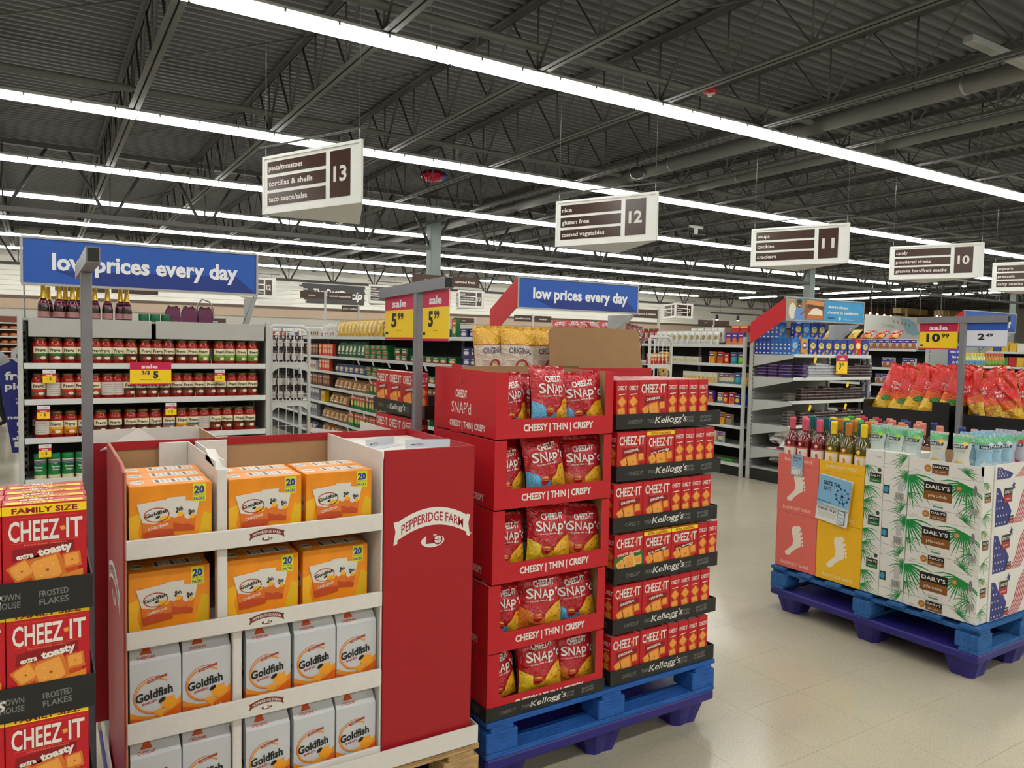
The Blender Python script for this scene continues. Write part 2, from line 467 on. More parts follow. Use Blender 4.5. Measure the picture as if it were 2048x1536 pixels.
# the rows of the department on the right run front to back
for i, x in enumerate((38.5, 43.2)):
    for k in range(5, 11):
        t = thing('ceiling_light', 'fluorescent strip fixture running front to back over the far right department', 'ceiling light', Matrix.Translation((x, k*3.1, 4.98)) @ Matrix.Rotation(PI/2, 4, 'Z'), 'fixtures over the far right department')
        if (k+i) % 3 != 0 or i == 1: obj('lens', lens, t)
        obj('housing', hous, t)
# ducts and pipes under the deck
DU = mat((110, 110, 105), rough=0.5, noise=0.05)
for x, r, lb in ((10.68, 0.13, 'thick grey round duct left of the thinner one, running front to back'), (12.6, 0.11, 'grey round duct running front to back, right of the thick one')):
    t = thing('duct', lb, 'duct')
    obj('pipe', MB().tube((x, -7, 5.33), (x, 33, 5.33), r, DU, n=14), t)
    for q in range(12): obj('strap', MB().tube((x, q*2.8, 5.33), (x, q*2.8+.03, 5.33), r+.008, GALV, n=14), t)
thing('sprinkler_pipe', 'slim grey sprinkler pipe crossing above the nearest light row', 'pipe', None, None, MB().tube((-9, 7.93, 5.36), (34, 7.93, 5.36), 0.055, DU, n=10))
thing('sprinkler_pipe', 'slim grey sprinkler pipe crossing above the second light row', 'pipe', None, None, MB().tube((-9, 12.65, 5.36), (34, 12.65, 5.36), 0.055, DU, n=8))
thing('cable_tray', 'pale square trunking near the upper right corner of the view', 'trunking', None, None, MB().box(8.9, 16, 4.62, 4.74, 5.2, 5.28, mat((150, 152, 148)), c=0.005))
# small things under the roof
b = thing('alarm_beacon', 'red fire alarm beacon above the nearest light row', 'alarm', (7.85, 7.55, 5.2))
obj('housing', MB().lathe([(0.02, .09), (.09, .08), (.1, .02), (.07, -.01)], mat((170, 20, 25), rough=0.3)), b)
obj('lamp', MB().lathe([(.035, -.01), (.03, -.045), (.0, -.05)], mat((225, 220, 215), rough=0.1), n=10), b)
t = thing('balloon', 'escaped red and blue foil balloon caught under the roof', 'balloon', (7.9, 16.3, 5.62))
pr = [(0.0, -.14), (.16, -.11), (.28, -.02), (.3, .04), (.2, .12), (0, .15)]
obj('foil_body', MB().lathe(pr, mat((190, 25, 60), rough=0.12, metal=0.6, noise=0.5, scale=6, bump=0.5, bscale=8)), t)
obj('foil_panel', MB().lathe([(a*.7, z*.8+.02) for a, z in pr], mat((30, 90, 190), rough=0.12, metal=0.6), cx=.17), t)
obj('ribbon', MB().path([(0, 0, -.14), (.03, .02, -.3), (-.02, 0, -.45)], 0.004, mat((180, 30, 60))), t)
t = thing('camera_dome', 'black camera dome under the roof left of the sign for aisle 12', 'camera', (8.98, 10.3, 4.75))
obj('shade', MB().lathe([(.02, .12), (.1, .1), (.17, .02), (.17, 0)], DARK), t)
obj('dome', MB().lathe([(.13, 0), (.1, -.06), (0, -.09)], mat((60, 62, 64), rough=0.1)), t)
obj('stem', MB().tube((0, 0, .12), (0, 0, .3), .015, DARK), t)
t = thing('motion_sensor', 'white T-shaped wireless sensor between the signs for aisles 12 and 11', 'sensor', (14.86, 14.6, 4.85))
obj('wings', MB().add([(-.26, 0, .1), (-.2, -.02, .02), (.2, -.02, .02), (.26, 0, .1), (.2, .1, .1), (-.2, .1, .1)], [(0,1,2,3), (3,4,5,0), (0,5,4,3)], mat((225, 225, 220))).box(-.22, .22, 0, .08, .05, .1, mat((225, 225, 220))), t)
obj('antenna', MB().box(-.05, .05, 0, .06, -.12, .05, mat((225, 225, 220)), c=.01), t)
# ================================================================= pallets
def pallet_kind(nm, w, d, rgb, cat_label):
    wood = mat(rgb, rough=0.75, noise=0.28, scale=9, bump=0.5, bscale=22, stretch=(1, 6, 6))
    k = []
    nb = 7; bw = 0.1
    db = MB().box(0, w, 0, bw, 0.122, 0.142, wood, c=.003).mesh('deck_board')
    for i in range(nb): k.append(('deck_board', db, Matrix.Translation((0, i*(d-bw)/(nb-1), 0))))
    sb = MB().box(0, 0.1, 0.002, d-.002, 0.10, 0.1215, wood, c=.003).mesh('stringer_board')
    bl = MB().box(0, 0.14, 0, 0.12, 0.0215, 0.0995, wood, c=.004).mesh('block')
    bb = MB().box(0, w, 0, 0.1, 0, 0.021, wood, c=.003).mesh('bottom_board')
    for i in range(3):
        k.append(('stringer_board', sb, Matrix.Translation((.02+i*(w-.14)/2, 0, 0))))
        k.append(('bottom_board', bb, Matrix.Translation((0, i*(d-.1)/2, 0))))
        for j in range(3): k.append(('block', bl, Matrix.Translation((i*(w-.14)/2, .001+j*(d-.122)/2, 0))))
    return Kind(nm, 'pallet', None, k)
def plastic_kind(w, d):
    P = mat((44, 38, 122), rough=0.45, noise=0.1, scale=6)
    dk = MB().box(0, w, 0, d, .105, .15, P, c=.008)
    ft = MB()
    def ring(i, z): return [(.075+i, .06+i, z), (.225-i, .06+i, z), (.225-i, .2-i, z), (.075+i, .2-i, z)]
    pts = []
    for z, i in ((.105, -.02), (.0, .012)):
        for s in range(24):
            t = 2*PI*s/24; sq = lambda q: max(-1, min(1, q*1.25))
            rr = 1.0 if s % 3 else .93
            pts.append(((.085-i)*sq(math.cos(t))*rr, (.075-i)*sq(math.sin(t))*rr, z))
    ft.add(pts, [(i, i+24, (i+1) % 24+24, (i+1) % 24) for i in range(24)] + [tuple(range(24, 48))], P)
    fm = ft.mesh('foot'); k = [('deck', dk)]
    for i in range(3):
        for j in range(3): k.append(('foot', fm, Matrix.Translation((.12+i*(w-.24)/2, .11+j*(d-.22)/2, 0))))
    return Kind('plastic_pallet', 'pallet', None, k)
BLUEP = (32, 92, 172)
# ================================================================= cracker cartons
RED = card(192, 22, 34); DRED = ink(140, 14, 24); YEL = ink(250, 214, 30); CRK = ink(214, 118, 40); CRL = ink(238, 160, 72); CRD = ink(168, 84, 28)
def cracker(mb, cx, cy, r, rot, z=2, m=None, n=7):
    P = []
    for k in range(4):
        a = rot+PI/4+k*PI/2; b = a+PI/2; x0, y0, x1, y1 = cx+r*math.cos(a), cy+r*math.sin(a), cx+r*math.cos(b), cy+r*math.sin(b)
        for i in range(n):
            t = i/n; q = 1+(0.05 if i % 2 else 0)
            P.append((cx+((x0-cx)*(1-t)+(x1-cx)*t)*q, cy+((y0-cy)*(1-t)+(y1-cy)*t)*q))
    mb.poly(P, m or CRK, z); mb.poly([(cx+(p[0]-cx)*.78-r*.04, cy+(p[1]-cy)*.78+r*.05) for p in P[::2]], CRL, z+1)
    mb.ell(cx, cy, r*.08, r*.08, CRD, z+2, n=6)
    for a in (0.6, 2.2, 3.7, 5.2): mb.ell(cx+r*.38*math.cos(a+rot), cy+r*.38*math.sin(a+rot), r*.04, r*.04, YEL if m is None else CRD, z+2, n=5)
def cz_front(mb, w, h, kind='original', band=None):
    top = h
    if band:
        mb.rect(0, h*.905, w, h*.985, YEL, 1); mb.text(band, w/2, h*.918, h*.05, DRED, w=w*.78 if band == 'FAMILY SIZE' else w*.7, z=2, bold=.03)
    y = h*.665 if band else h*.73
    mb.text('CHEEZ', w*.37, y, h*.19, WHITE, w=w*.60, z=2, bold=.02)
    mb.text('IT', w*.85, y, h*.19, WHITE, w=w*.20, z=2, bold=.02)
    cracker(mb, w*.71, y+h*.09, w*.045, .3, 3)
    mb.line(w*.1, y-h*.02, w*.9, y-h*.02, h*.004, ink(225, 90, 60)); mb.line(w*.1, y+h*.21, w*.9, y+h*.21, h*.004, ink(225, 90, 60))
    mb.text('baked snack crackers', w*.5, y-h*.045, h*.016, ink(235, 150, 120), w=w*.5, z=2)
    if kind == 'original':
        mb.rect(w*.18, h*.44, w*.9, h*.66, DRED, 1)
        mb.text('ORIGINAL', w*.5, h*.58, h*.055, WHITE, w=w*.5, z=2, bold=.03, rot=.13)
        crk = ((.24, .36, .16, .5), (.52, .37, .27, .2), (.82, .46, .14, .1))
    elif kind == 'toasty':
        mb.poly([(w*.1, h*.48), (w*.85, h*.54), (w*.85, h*.64), (w*.12, h*.59)], DRED, 1)
        mb.text('extra', w*.26, h*.505, h*.05, WHITE, w=w*.2, z=2, bold=.04, rot=.12)
        mb.text('toasty', w*.62, h*.535, h*.07, WHITE, w=w*.42, z=2, bold=.05, rot=.16)
        mb.ell(w*.5, h*.36, w*.4, h*.17, ink(206, 70, 30), 1)
        crk = ((.22, .39, .19, .5), (.52, .38, .28, .25), (.82, .45, .15, .1))
    else:
        mb.poly([(0, h*.08), (w*.5, h*.2), (w, h*.12), (w, h*.60), (0, h*.52)], ink(40, 110, 50), 1)
        mb.text('WHITE cheddar', w*.5, h*.57, h*.05, WHITE, w=w*.8, z=2, bold=.03, rot=.1)
        crk = ((.22, .36, .17, .5), (.52, .40, .26, .2), (.83, .42, .16, .1))
    for a, b, r, q in crk: cracker(mb, w*a, h*b, w*r, q, 2 if kind != 'white' else 2, None if kind != 'white' else ink(236, 200, 110))
    if kind == 'toasty' and band == 'FAMILY SIZE':
        mb.poly([(w*.6, h*.22), (w*.95, h*.24), (w*.95, h*.36), (w*.7, h*.32)], ink(226, 140, 40), 6)
        mb.rect(w*.15, h*.15, w*.33, h*.29, ink(226, 214, 120), 6); mb.text('100%', w*.24, h*.235, h*.03, DRED, w=w*.14, z=7, bold=.03); mb.text('REAL', w*.24, h*.19, h*.03, DRED, w=w*.14, z=6, bold=.03)
def cz_side(mb, w, h):
    mb.text('CHEEZ IT', w*.5, h*.80, h*.085, WHITE, w=w*.82, z=2, bold=.02)
    mb.line(w*.22, h*.70, w*.78, h*.715, h*.018, WHITE, 2)
    cracker(mb, w*.5, h*.55, w*.44, PI/4, 2, n=5); cracker(mb, w*.47, h*.33, w*.46, .15, 2, n=5)
def carton_cz(w, h, d, kind='original', band=None):
    mb = MB().box(0, w, 0, d, 0, h, RED, c=.0012)
    cz_front(mb.at(FRONT()), w, h, kind, band); cz_side(mb.at(LEFT(0, d, 0)), d, h); cz_side(mb.at(RIGHT(w, 0, 0)), d, h)
    mb.at(TOP(0, 0, h)); 
    if band: mb.rect(w*.04, d*.05, w*.96, d*.45, YEL, 1); mb.text('FAMILY SIZE' if band == 'FAMILY SIZE' else band, w*.5, d*.12, d*.22, DRED, w=w*.55, z=2, bold=.02); mb.text('CHEEZ-IT', w*.4, d*.6, d*.28, WHITE, w=w*.4, z=2, bold=.03)
    else: mb.text('CHEEZ-IT', w*.5, d*.3, d*.4, WHITE, w=w*.5, z=2, bold=.03); mb.rect(w*.03, d*.1, w*.18, d*.9, ink(214, 190, 186), 1); mb.rect(w*.84, d*.1, w*.97, d*.9, ink(214, 190, 186), 1)
    return Kind('cracker_carton', 'cracker box', mb)
CW, CH, CD = .157, .197, .059
K_OR = carton_cz(CW, CH, CD); K_TO = carton_cz(CW, CH, CD, 'toasty', 'EXTRA TOASTINESS'); K_WH = carton_cz(CW, CH, CD, 'white')
K_FAM = carton_cz(.146, .222, .058, 'toasty', 'FAMILY SIZE')
TRK = card(34, 33, 33)
def tray_kind(w, d, h=.062, marks=True, name='carton_tray'):
    t = .003; GRY = ink(120, 120, 118); KI = ink(60, 56, 52)
    def wall(T, L, kel):
        mb = MB(); mb.at(T).box(0, L, 0, h, -t, 0, TRK) if False else None
        mb.at(T); mb.add([(0,0,0),(L,0,0),(L,h,0),(0,h,0),(0,0,-t),(L,0,-t),(L,h,-t),(0,h,-t)], [(0,1,2,3),(4,7,6,5),(0,4,5,1),(3,2,6,7),(0,3,7,4),(1,5,6,2)], TRK)
        if marks:
            c = L/2
            mb.text("Kellogg's", c, h*.34, h*.46, WHITE, w=L*.30, z=1, bold=.008, shear=.3, rot=.03, res=3)
            for fx, s, ww in ((.17, 'CHEEZ-IT', .13), (.33, 'TREATS', .1), (.68, 'TOWN HOUSE', .11), (.85, 'FROSTED FLAKES', .14)):
                if fx == .68 or fx == .85:
                    a, b = s.split(' '); 
                    mb.text(a, L*fx, h*.52, h*.18, GRY, w=L*ww*.8, z=1, bold=.02, rot=.05 if fx == .85 else 0); mb.text(b, L*fx, h*.28, h*.18, GRY, w=L*ww*.8, z=1, bold=.02, rot=.05 if fx == .85 else 0)
                else: mb.text(s, L*fx, h*.35, h*.25, GRY, w=L*ww, z=1, bold=.01)
        return mb
    return Kind(name, 'tray', None, [('floor_sheet', MB().box(.003, w-.003, .003, d-.003, 0, .003, TRK)), ('front_wall', wall(FRONT(0, 0, 0), w, 1)),
        ('side_wall', wall(LEFT(0, d-.0031, 0), d-.0062, 1)), ('side_wall', wall(RIGHT(w, .0031, 0), d-.0062, 1)), ('back_wall', wall(face((w, d, 0), (-1, 0, 0), (0, 0, 1)), w, 1))])
# ================================================================= pallet of cracker cartons on the left edge
pk = pallet_kind('wooden_pallet', 1.0, 1.1, BLUEP, ''); pp = plastic_kind(1.0, 1.1)
PL = plastic_kind(1.2, 1.03); WL = pallet_kind('wooden_pallet', 1.2, 1.03, BLUEP, '')
pp.put(TR(-.93, 1.78, 0), 'dark blue plastic pallet under the family size cracker boxes at left')
pk.put(TR(-.93, 1.78, .15), 'blue wooden pallet under the family size cracker boxes at left')
KT1 = tray_kind(.46, .37, .07)
lay = [1.136-.2135*k for k in range(5)]
lname = ['top', 'second', 'third', 'fourth', 'bottom']
for k, z in enumerate(lay):
    KT1.put(TR(-.37+.004*(k % 2), 1.775+.003*(k % 3), z), 'black cardboard tray with pale brand marks, %s layer of the left cracker stack' % lname[k])
    for c in range(3):
        for r in range(4 if k == 0 else 2):
            lb = 'family size cracker box, %s layer of left stack, %s column from right, %s' % (lname[k], ORD[c], 'front row' if r == 0 else ORD[r]+' row')
            K_FAM.put(TR(-.066-.1475*c+.004*(k % 2)+(.003 if r % 2 else 0), 1.783+.0605*r, z+.0035, rz=U(-.01, .01) if k else 0), lb[:1].lower()+lb[1:], 'family size cracker boxes at left')
# ================================================================= orange and white snack display
DY = 2.25; DX0, DX1 = .195, 1.268; SC0, SC1 = .197, .926
WH = card(226, 222, 216); RD = card(168, 24, 34); KF = KRAFT; WPL = (186, 152, 104)
plastic_kind(1.12, 1.16).put(TR(.185, 2.25, 0), 'dark blue plastic pallet under the white snack display')
pallet_kind('wooden_pallet', 1.12, 1.14, WPL, '').put(TR(.185, 2.25, .15), 'bare pine pallet under the white and red snack display')
disp = thing('snack_display', 'tall red and white cardboard shelf display holding orange snack boxes and white cartons', 'display', (0, 0, 0))
def banner(mb, cx, cy, w, h, bg, fg, z=1, rot=.0):
    n = 10; top = []; bot = []
    for i in range(n+1):
        t = i/n*2-1; x = cx+t*w/2*.94; a = h*.28*(1-t*t)
        top.append((x, cy+h*.22+a)); bot.append((x, cy-h*.22+a))
    for i in range(n): mb.poly([bot[i], bot[i+1], top[i+1], top[i]], bg, z)
    for s in (-1, 1):
        x = cx+s*w*.47; mb.poly([(x, cy-h*.3), (x+s*w*.05, cy-h*.34), (x+s*w*.025, cy-.0), (x+s*w*.05, cy+h*.22), (x, cy+h*.24)][::s], bg, z)
    mb.text('PEPPERIDGE FARM', cx, cy-h*.1, h*.24, fg, w=w*.84, z=z+1, arc=h*.26, bold=.012, shear=0)
    # mill emblem below
    mb.ell(cx, cy-h*.34, w*.16, h*.16, bg, z); mb.poly([(cx-w*.09, cy-h*.4), (cx+w*.02, cy-h*.4), (cx+w*.02, cy-h*.22), (cx-w*.035, cy-h*.12), (cx-w*.09, cy-h*.22)], fg, z+1)
    mb.ring(cx+w*.07, cy-h*.32, h*.13, h*.13, h*.03, fg, z+1, n=12); mb.line(cx+w*.07, cy-h*.44, cx+w*.07, cy-h*.2, h*.02, fg, z+1); mb.line(cx+w*.07-h*.12, cy-h*.32, cx+w*.07+h*.12, cy-h*.32, h*.02, fg, z+1)
# base tray
mb = MB().box(.178, 1.285, DY-.012, 3.36, .306, .312, WH)
mb.box(.178, 1.285, DY-.016, DY-.012, .306, .37, WH).box(.178, 1.285, 3.36, 3.364, .306, .37, WH).box(.174, .178, DY-.016, 3.364, .306, .37, WH).box(1.285, 1.289, DY-.016, 3.364, .306, .37, WH)
obj('base_tray', mb, disp)
def sheet(x0, x1, y0, y1, z0, z1, outer, inner, axis):   # two-ply cardboard sheet
    m = MB()
    if axis == 'x': xm = (x0+x1)/2; m.box(x0, xm, y0, y1, z0, z1, outer); m.box(xm, x1, y0, y1, z0, z1, inner)
    else: ym = (y0+y1)/2; m.box(x0, x1, y0, ym, z0, z1, outer); m.box(x0, x1, ym, y1, z0, z1, inner)
    return m
# left side panel: its top edge sinks towards the front
mb = MB()
for xo, mm in ((.186, RD), (.1905, KF)):
    x1 = xo+.0045
    vs = [(xo, DY, .314), (x1, DY, .314), (x1, 2.80, .314), (xo, 2.80, .314), (xo, DY, 1.335), (x1, DY, 1.335), (x1, DY+.09, 1.35), (xo, DY+.09, 1.35), (x1, 2.80, 1.352), (xo, 2.80, 1.352)]
    mb.add(vs, [(0,3,2,1), (0,1,5,4), (4,5,6,7), (7,6,8,9), (2,3,9,8), (0,4,7,9,3), (1,2,8,6,5)], mm)
mb.at(LEFT(.186, 2.55, .95)); banner(mb, 0.0, 0.0, .36, .12, WHITE, DRED); mb.at(I4)
obj('side_panel', mb, disp)
mb = MB().box(.935, 1.266, DY, DY+.008, .314, 1.352, RD, c=.002); mb.at(FRONT(0, DY, 0)); banner(mb, 1.11, 1.085, .272, .135, WHITE, ink(165, 22, 34))
mb.text('®', 1.255, 1.045, .008, WHITE, z=1)
obj('corner_panel', mb, disp)
mb = MB().box(1.258, 1.266, DY+.0085, 2.81, .314, 1.352, RD); obj('side_panel', mb, disp)
obj('end_wall', sheet(.927, .933, DY+.005, 2.79, .37, 1.349, WH, WH, 'x'), disp)
obj('back_panel', sheet(.196, 1.257, 2.802, 2.81, .37, 1.335, KF, RD, 'y'), disp)
mb = MB().box(.19, 1.262, 2.795, 2.801, 1.325, 1.352, RD); obj('top_edge', mb, disp)
# centre column with the two white flaps
mb = MB().box(.43, .458, DY+.02, DY+.055, .856, 1.325, WH, c=.002).box(.473, .499, DY+.02, DY+.055, .37, .848, WH, c=.002).box(.43, .4335, DY+.0555, 2.79, 1.10, 1.345, WH).box(.4545, .458, DY+.0555, 2.79, 1.10, 1.345, WH)
mb.box(.34, .4295, 2.78, 2.79, 1.19, 1.345, WH, c=.002).box(.459, .56, 2.78, 2.79, 1.19, 1.345, WH, c=.002)
mb.add([(.43, DY+.055, 1.325), (.458, DY+.055, 1.325), (.458, DY+.2, 1.36), (.43, DY+.2, 1.36), (.43, DY+.2, 1.33), (.458, DY+.2, 1.33)], [(0,1,2,3), (0,3,4), (1,5,2), (0,4,5,1), (3,2,5,4)], WH)
obj('centre_column', mb, disp)
shz = [(1.097, 1.151), (.849, .897), (.585, .643), (.340, .385)]
for k, (z0, z1) in enumerate(shz):
    mb = MB().box(.196, .926, DY+.004, 2.79, z0, z0+.006, WH) if k < 3 else MB().box(.196, .926, DY+.004, 2.79, .3135, .32, WH)
    obj('shelf', mb, disp)
    mb = MB().box(.1925, .93, DY-.006, DY+.0035, z0, z1, WH, c=.002)
    if k < 3: mb.at(FRONT(0, DY-.006, 0)); banner(mb, .565, (z0+z1)/2+.002, .098, .036, ink(120, 44, 24), WHITE)
    obj('shelf_lip', mb, disp)
# rear half: white compartments opening the other way
for nm, a in (('rear_side_panel', sheet(.150, .156, 2.92, 3.33, .37, 1.34, RD, WH, 'x')), ('rear_side_panel', sheet(1.262, 1.268, 2.84, 3.33, .37, 1.33, WH, RD, 'x')),
              ('rear_panel', sheet(.158, .56, 3.325, 3.331, .37, 1.337, WH, RD, 'y')), ('rear_divider', sheet(.56, .566, 2.84, 3.324, .37, 1.33, KF, WH, 'x')),
              ('rear_flap', MB().add([(.17, 2.86, 1.32), (.30, 2.98, 1.375), (.30, 2.984, 1.375), (.17, 2.864, 1.315), (.36, 3.02, 1.33), (.36, 3.024, 1.33)], [(0,1,4), (1,2,5,4), (3,5,2), (0,4,5,3), (0,3,2,1)], WH)),
              ('rear_corner', sheet(.150, .30, 2.90, 2.906, .37, 1.338, RD, WH, 'y')), 
              ('rear_flap', MB().add([(1.02, 3.3, 1.30), (1.02, 3.3, 1.315), (1.24, 3.1, 1.29), (1.24, 3.1, 1.27), (1.02, 3.305, 1.30), (1.02, 3.305, 1.315), (1.24, 3.105, 1.29), (1.24, 3.105, 1.27)], [(0,3,2,1), (4,5,6,7), (1,2,6,5), (0,4,7,3), (0,1,5,4), (3,7,6,2)], WH))):
    obj(nm, a, disp)
# two white folded price strips lying on the red corner
for k, (x, y, rz) in enumerate(((.99, 2.45, .5), (1.08, 2.40, -.3))):
    mb = MB().box(0, .16, 0, .05, 0, .002, ink(205, 210, 216)).box(0, .16, .05, .052, 0, .03, ink(205, 210, 216))
    mb.at(FRONT(0, .05, 0)); mb.text('OPEN', .05, .008, .008, BLACK, z=1); mb.line(.02, .012, .035, .012, .003, BLACK)
    thing('carton_flap', ['grey-white folded card strip lying on the display top, the left one', 'grey-white folded card strip lying on the display top, the right one'][k], 'card strip', TR(x, y, 1.327, rz, ry=0.0), None, mb.mesh('carton_flap'))
obj('inner_lid', MB().box(.935, 1.256, DY+.01, 2.79, 1.320, 1.3265, WH), disp)
# 20-pack boxes
OR = mat((244, 150, 28), rough=0.4, noise=0.16, scale=9)
ORH = ink(248, 184, 40)
def bagpic(mb, cx, cy, w, h, z, rot=0, words=True):
    c, s = math.cos(rot), math.sin(rot); q = lambda pts: [(cx+x*c-y*s, cy+x*s+y*c) for x, y in pts]
    mb.poly(q([(-w*.5, h*.48), (-w*.42, h*.0), (-w*.44, -h*.5), (w*.40, -h*.5), (w*.42, 0), (w*.5, h*.48)]), ink(224, 222, 214), z)
    mb.poly(q([(-w*.43, -h*.02), (-w*.1, -h*.12), (w*.42, h*.0), (w*.40, -h*.5), (-w*.44, -h*.5)]), ink(226, 120, 40), z+1)
    mb.poly(q([(-w*.44, -h*.5), (w*.4, -h*.5), (w*.41, -h*.34), (-w*.1, -h*.26), (-w*.435, -h*.3)]), ink(200, 80, 40), z+2)
    if words:
        x, y = q([(0, h*.14)])[0]; mb.ring(x, y-h*.03, w*.36, h*.2, w*.03, ink(190, 60, 30), z+2, n=16); mb.text('Goldfish', x, y-h*.03, h*.1, BLACK, w=w*.66, z=z+3, bold=.03, rot=rot+.12, shear=.1)
        x, y = q([(0, -h*.24)])[0]; mb.text('CHEDDAR', x, y, h*.075, WHITE, w=w*.58, z=z+3, bold=.02, rot=rot+.1)
    x, y = q([(w*.2, -h*.02)])[0]; mb.ell(x, y, w*.16, h*.07, ORH, z+2)
    x, y = q([(w*.02, h*.05)])[0]; mb.ell(x, y+h*.0, w*.07, h*.03, BLACK, z+3, rot=.5)
def twenty(w, h, d):
    mb = MB().box(0, w, 0, d, 0, h, OR, c=.0015)
    mb.at(FRONT())
    mb.poly([(0, 0), (w*.18, 0), (w*.1, h*.3), (w*.16, h*.62), (0, h*.55)], ink(246, 186, 40), 1)
    mb.poly([(w*.78, h*.005), (w*.97, h*.005), (w*.99, h*.5), (w*.9, h*.56)], ink(232, 190, 30), 1)
    bagpic(mb, w*.33, h*.50, w*.43, h*.56, 8, .12); bagpic(mb, w*.56, h*.555, w*.23, h*.52, 4, .0, False); bagpic(mb, w*.72, h*.51, w*.20, h*.46, 1.2, -.12, False)
    mb.text('fish', w*.60, h*.60, h*.06, BLACK, w=w*.08, z=8, bold=.03, rot=.1); mb.text('fish', w*.745, h*.55, h*.055, BLACK, w=w*.08, z=8, bold=.03, rot=0)
    mb.rect(w*.76, h*.71, w*.925, h*.985, ink(218, 224, 40), 2); mb.text('20', w*.842, h*.84, h*.11, ink(40, 60, 150), w=w*.13, z=3, bold=.05); mb.text('ON THE GO!', w*.842, h*.8, h*.025, BLACK, w=w*.14, z=3); mb.text('PACKS', w*.842, h*.735, h*.045, ink(40, 60, 150), w=w*.135, z=3, bold=.03)
    mb.at(LEFT(0, d, 0)); mb.ell(d*.5, h*.5, d*.36, h*.16, WHITE, 1); mb.text('Goldfish', d*.5, h*.47, h*.08, BLACK, w=d*.6, z=2, bold=.03)
    mb.at(RIGHT(w, 0, 0)); mb.rect(d*.15, h*.2, d*.85, h*.8, WHITE, 1)
    mb.at(TOP(0, 0, h)); mb.ell(w*.12, d*.55, w*.09, d*.26, WHITE, 1); mb.text('Goldfish', w*.12, d*.5, d*.13, BLACK, w=w*.14, z=2, bold=.03)
    mb.rect(w*.32, d*.3, w*.93, d*.86, ink(236, 232, 224), 1)
    for i in range(9): mb.rect(w*(.34+.066*i), d*.36, w*(.385+.066*i), d*.8, ink(196, 190, 184) if i % 3 else ink(90, 84, 80), 2)
    return Kind('snack_box', 'snack box', mb)
KB = twenty(.213, .188, .108)
BW = 'orange twenty-pack snack box'
top1 = [('left compartment', .203, 3), ('right compartment, left column', .4625, 2), ('right compartment, right column', .6895, 2)]
for si, zz in enumerate((1.1035, .8555)):
    for nm, x, n in top1:
        for r in range(n):
            yb = 2.275+(.03 if si else 0)+.112*r
            KB.put(TR(x+(.004*r), yb, zz+(.015 if False else 0), rz=U(-.006, .006)), '%s, %s, %s shelf, %s' % (BW, ORD[r]+' from the front', ['top', 'second'][si], nm), 'orange snack boxes in the display')
# white gable cartons
def gable(w, h, d):
    G = mat((206, 208, 212), rough=0.38, noise=0.03, scale=8)
    sl = .05; back = d-.02
    mb = MB()
    vs = [(0,0,0),(w,0,0),(w,d,0),(0,d,0),(0,0,h),(w,0,h),(w,d,h),(0,d,h),(0.004,d*.46,h+sl),(w-.004,d*.46,h+sl),(w-.004,d*.5,h+sl),(0.004,d*.5,h+sl),(0.004,d*.46,h+sl+.02),(w-.004,d*.46,h+sl+.02),(w-.004,d*.5,h+sl+.02),(.004,d*.5,h+sl+.02)]
    mb.add(vs, [(0,3,2,1),(0,1,5,4),(1,2,6,5),(2,3,7,6),(3,0,4,7),(4,5,9,8),(6,7,11,10),(5,6,10,9),(7,4,8,11),(8,9,13,12),(10,11,15,14),(9,10,14,13),(11,8,12,15),(12,13,14,15)], G)
    O1, O2 = ink(238, 150, 44), ink(228, 104, 22); mb.at(FRONT())
    n = 10
    for i in range(n):
        a, b = i/n, (i+1)/n; f = lambda t: h*(.34-.14*math.sin(t*PI*.9)+.16*t*t); g = lambda t: h*(.26-.13*math.sin(t*PI*.9)+.14*t)
        mb.poly([(w*a, 0), (w*b, 0), (w*b, f(b)), (w*a, f(a))], O1, 1); mb.poly([(w*a, 0), (w*b, 0), (w*b, g(b)), (w*a, g(a))], O2, 2)
    mb.ring(w*.48, h*.52, w*.40, h*.24, w*.035, ink(236, 150, 36), 3, n=24, a0=.9, a1=.9+5.2); mb.ring(w*.48, h*.53, w*.42, h*.26, w*.012, ink(216, 96, 20), 3, n=24, a0=1.2, a1=1.2+4.6)
    mb.text('Goldfish', w*.47, h*.49, h*.12, BLACK, w=w*.74, z=4, bold=.035, shear=.12, rot=.16)
    mb.text('BAKED', w*.38, h*.42, h*.035, ink(190, 50, 20), w=w*.28, z=4, bold=.02, rot=.16)
    mb.ell(w*.76, h*.38, w*.16, h*.09, ink(244, 166, 40), 4); mb.ell(w*.62, h*.44, w*.08, h*.028, BLACK, 5, rot=.6)
    mb.poly([(w*.42, h*.3), (w*.62, h*.18), (w*.66, h*.34)], ink(244, 170, 50), 4)
    mb.text('CHEDDAR', w*.55, h*.1, h*.085, WHITE, w=w*.62, z=4, bold=.03, rot=.12)
    bx = w*.42; mb.poly([(w*.33, h*.70), (w*.72, h*.76), (w*.72, h*.8), (w*.33, h*.74)], ink(170, 60, 30), 4); mb.text('PEPPERIDGE FARM', w*.525, h*.733, h*.02, WHITE, w=w*.34, z=5, rot=.14)
    T = face((0, 0, h), (1, 0, 0), Vector((0, d*.46, sl))); mb.at(T); q = math.hypot(d*.46, sl)
    mb.poly([(w*.2, q*.34), (w*.44, q*.34), (w*.4, q*.6), (w*.3, q*.72)], ink(196, 78, 30), 1); mb.text('CHEDDAR', w*.32, q*.14, q*.13, ink(196, 60, 30), w=w*.36, z=1, bold=.02)
    mb.at(LEFT(0, d, 0)); mb.rect(0, 0, d, h*.25, O1, 1); mb.text('Goldfish', d*.5, h*.45, h*.08, BLACK, w=d*.6, z=1, bold=.03)
    return Kind('snack_carton', 'snack carton', mb)
KG = gable(.131, .205, .10)
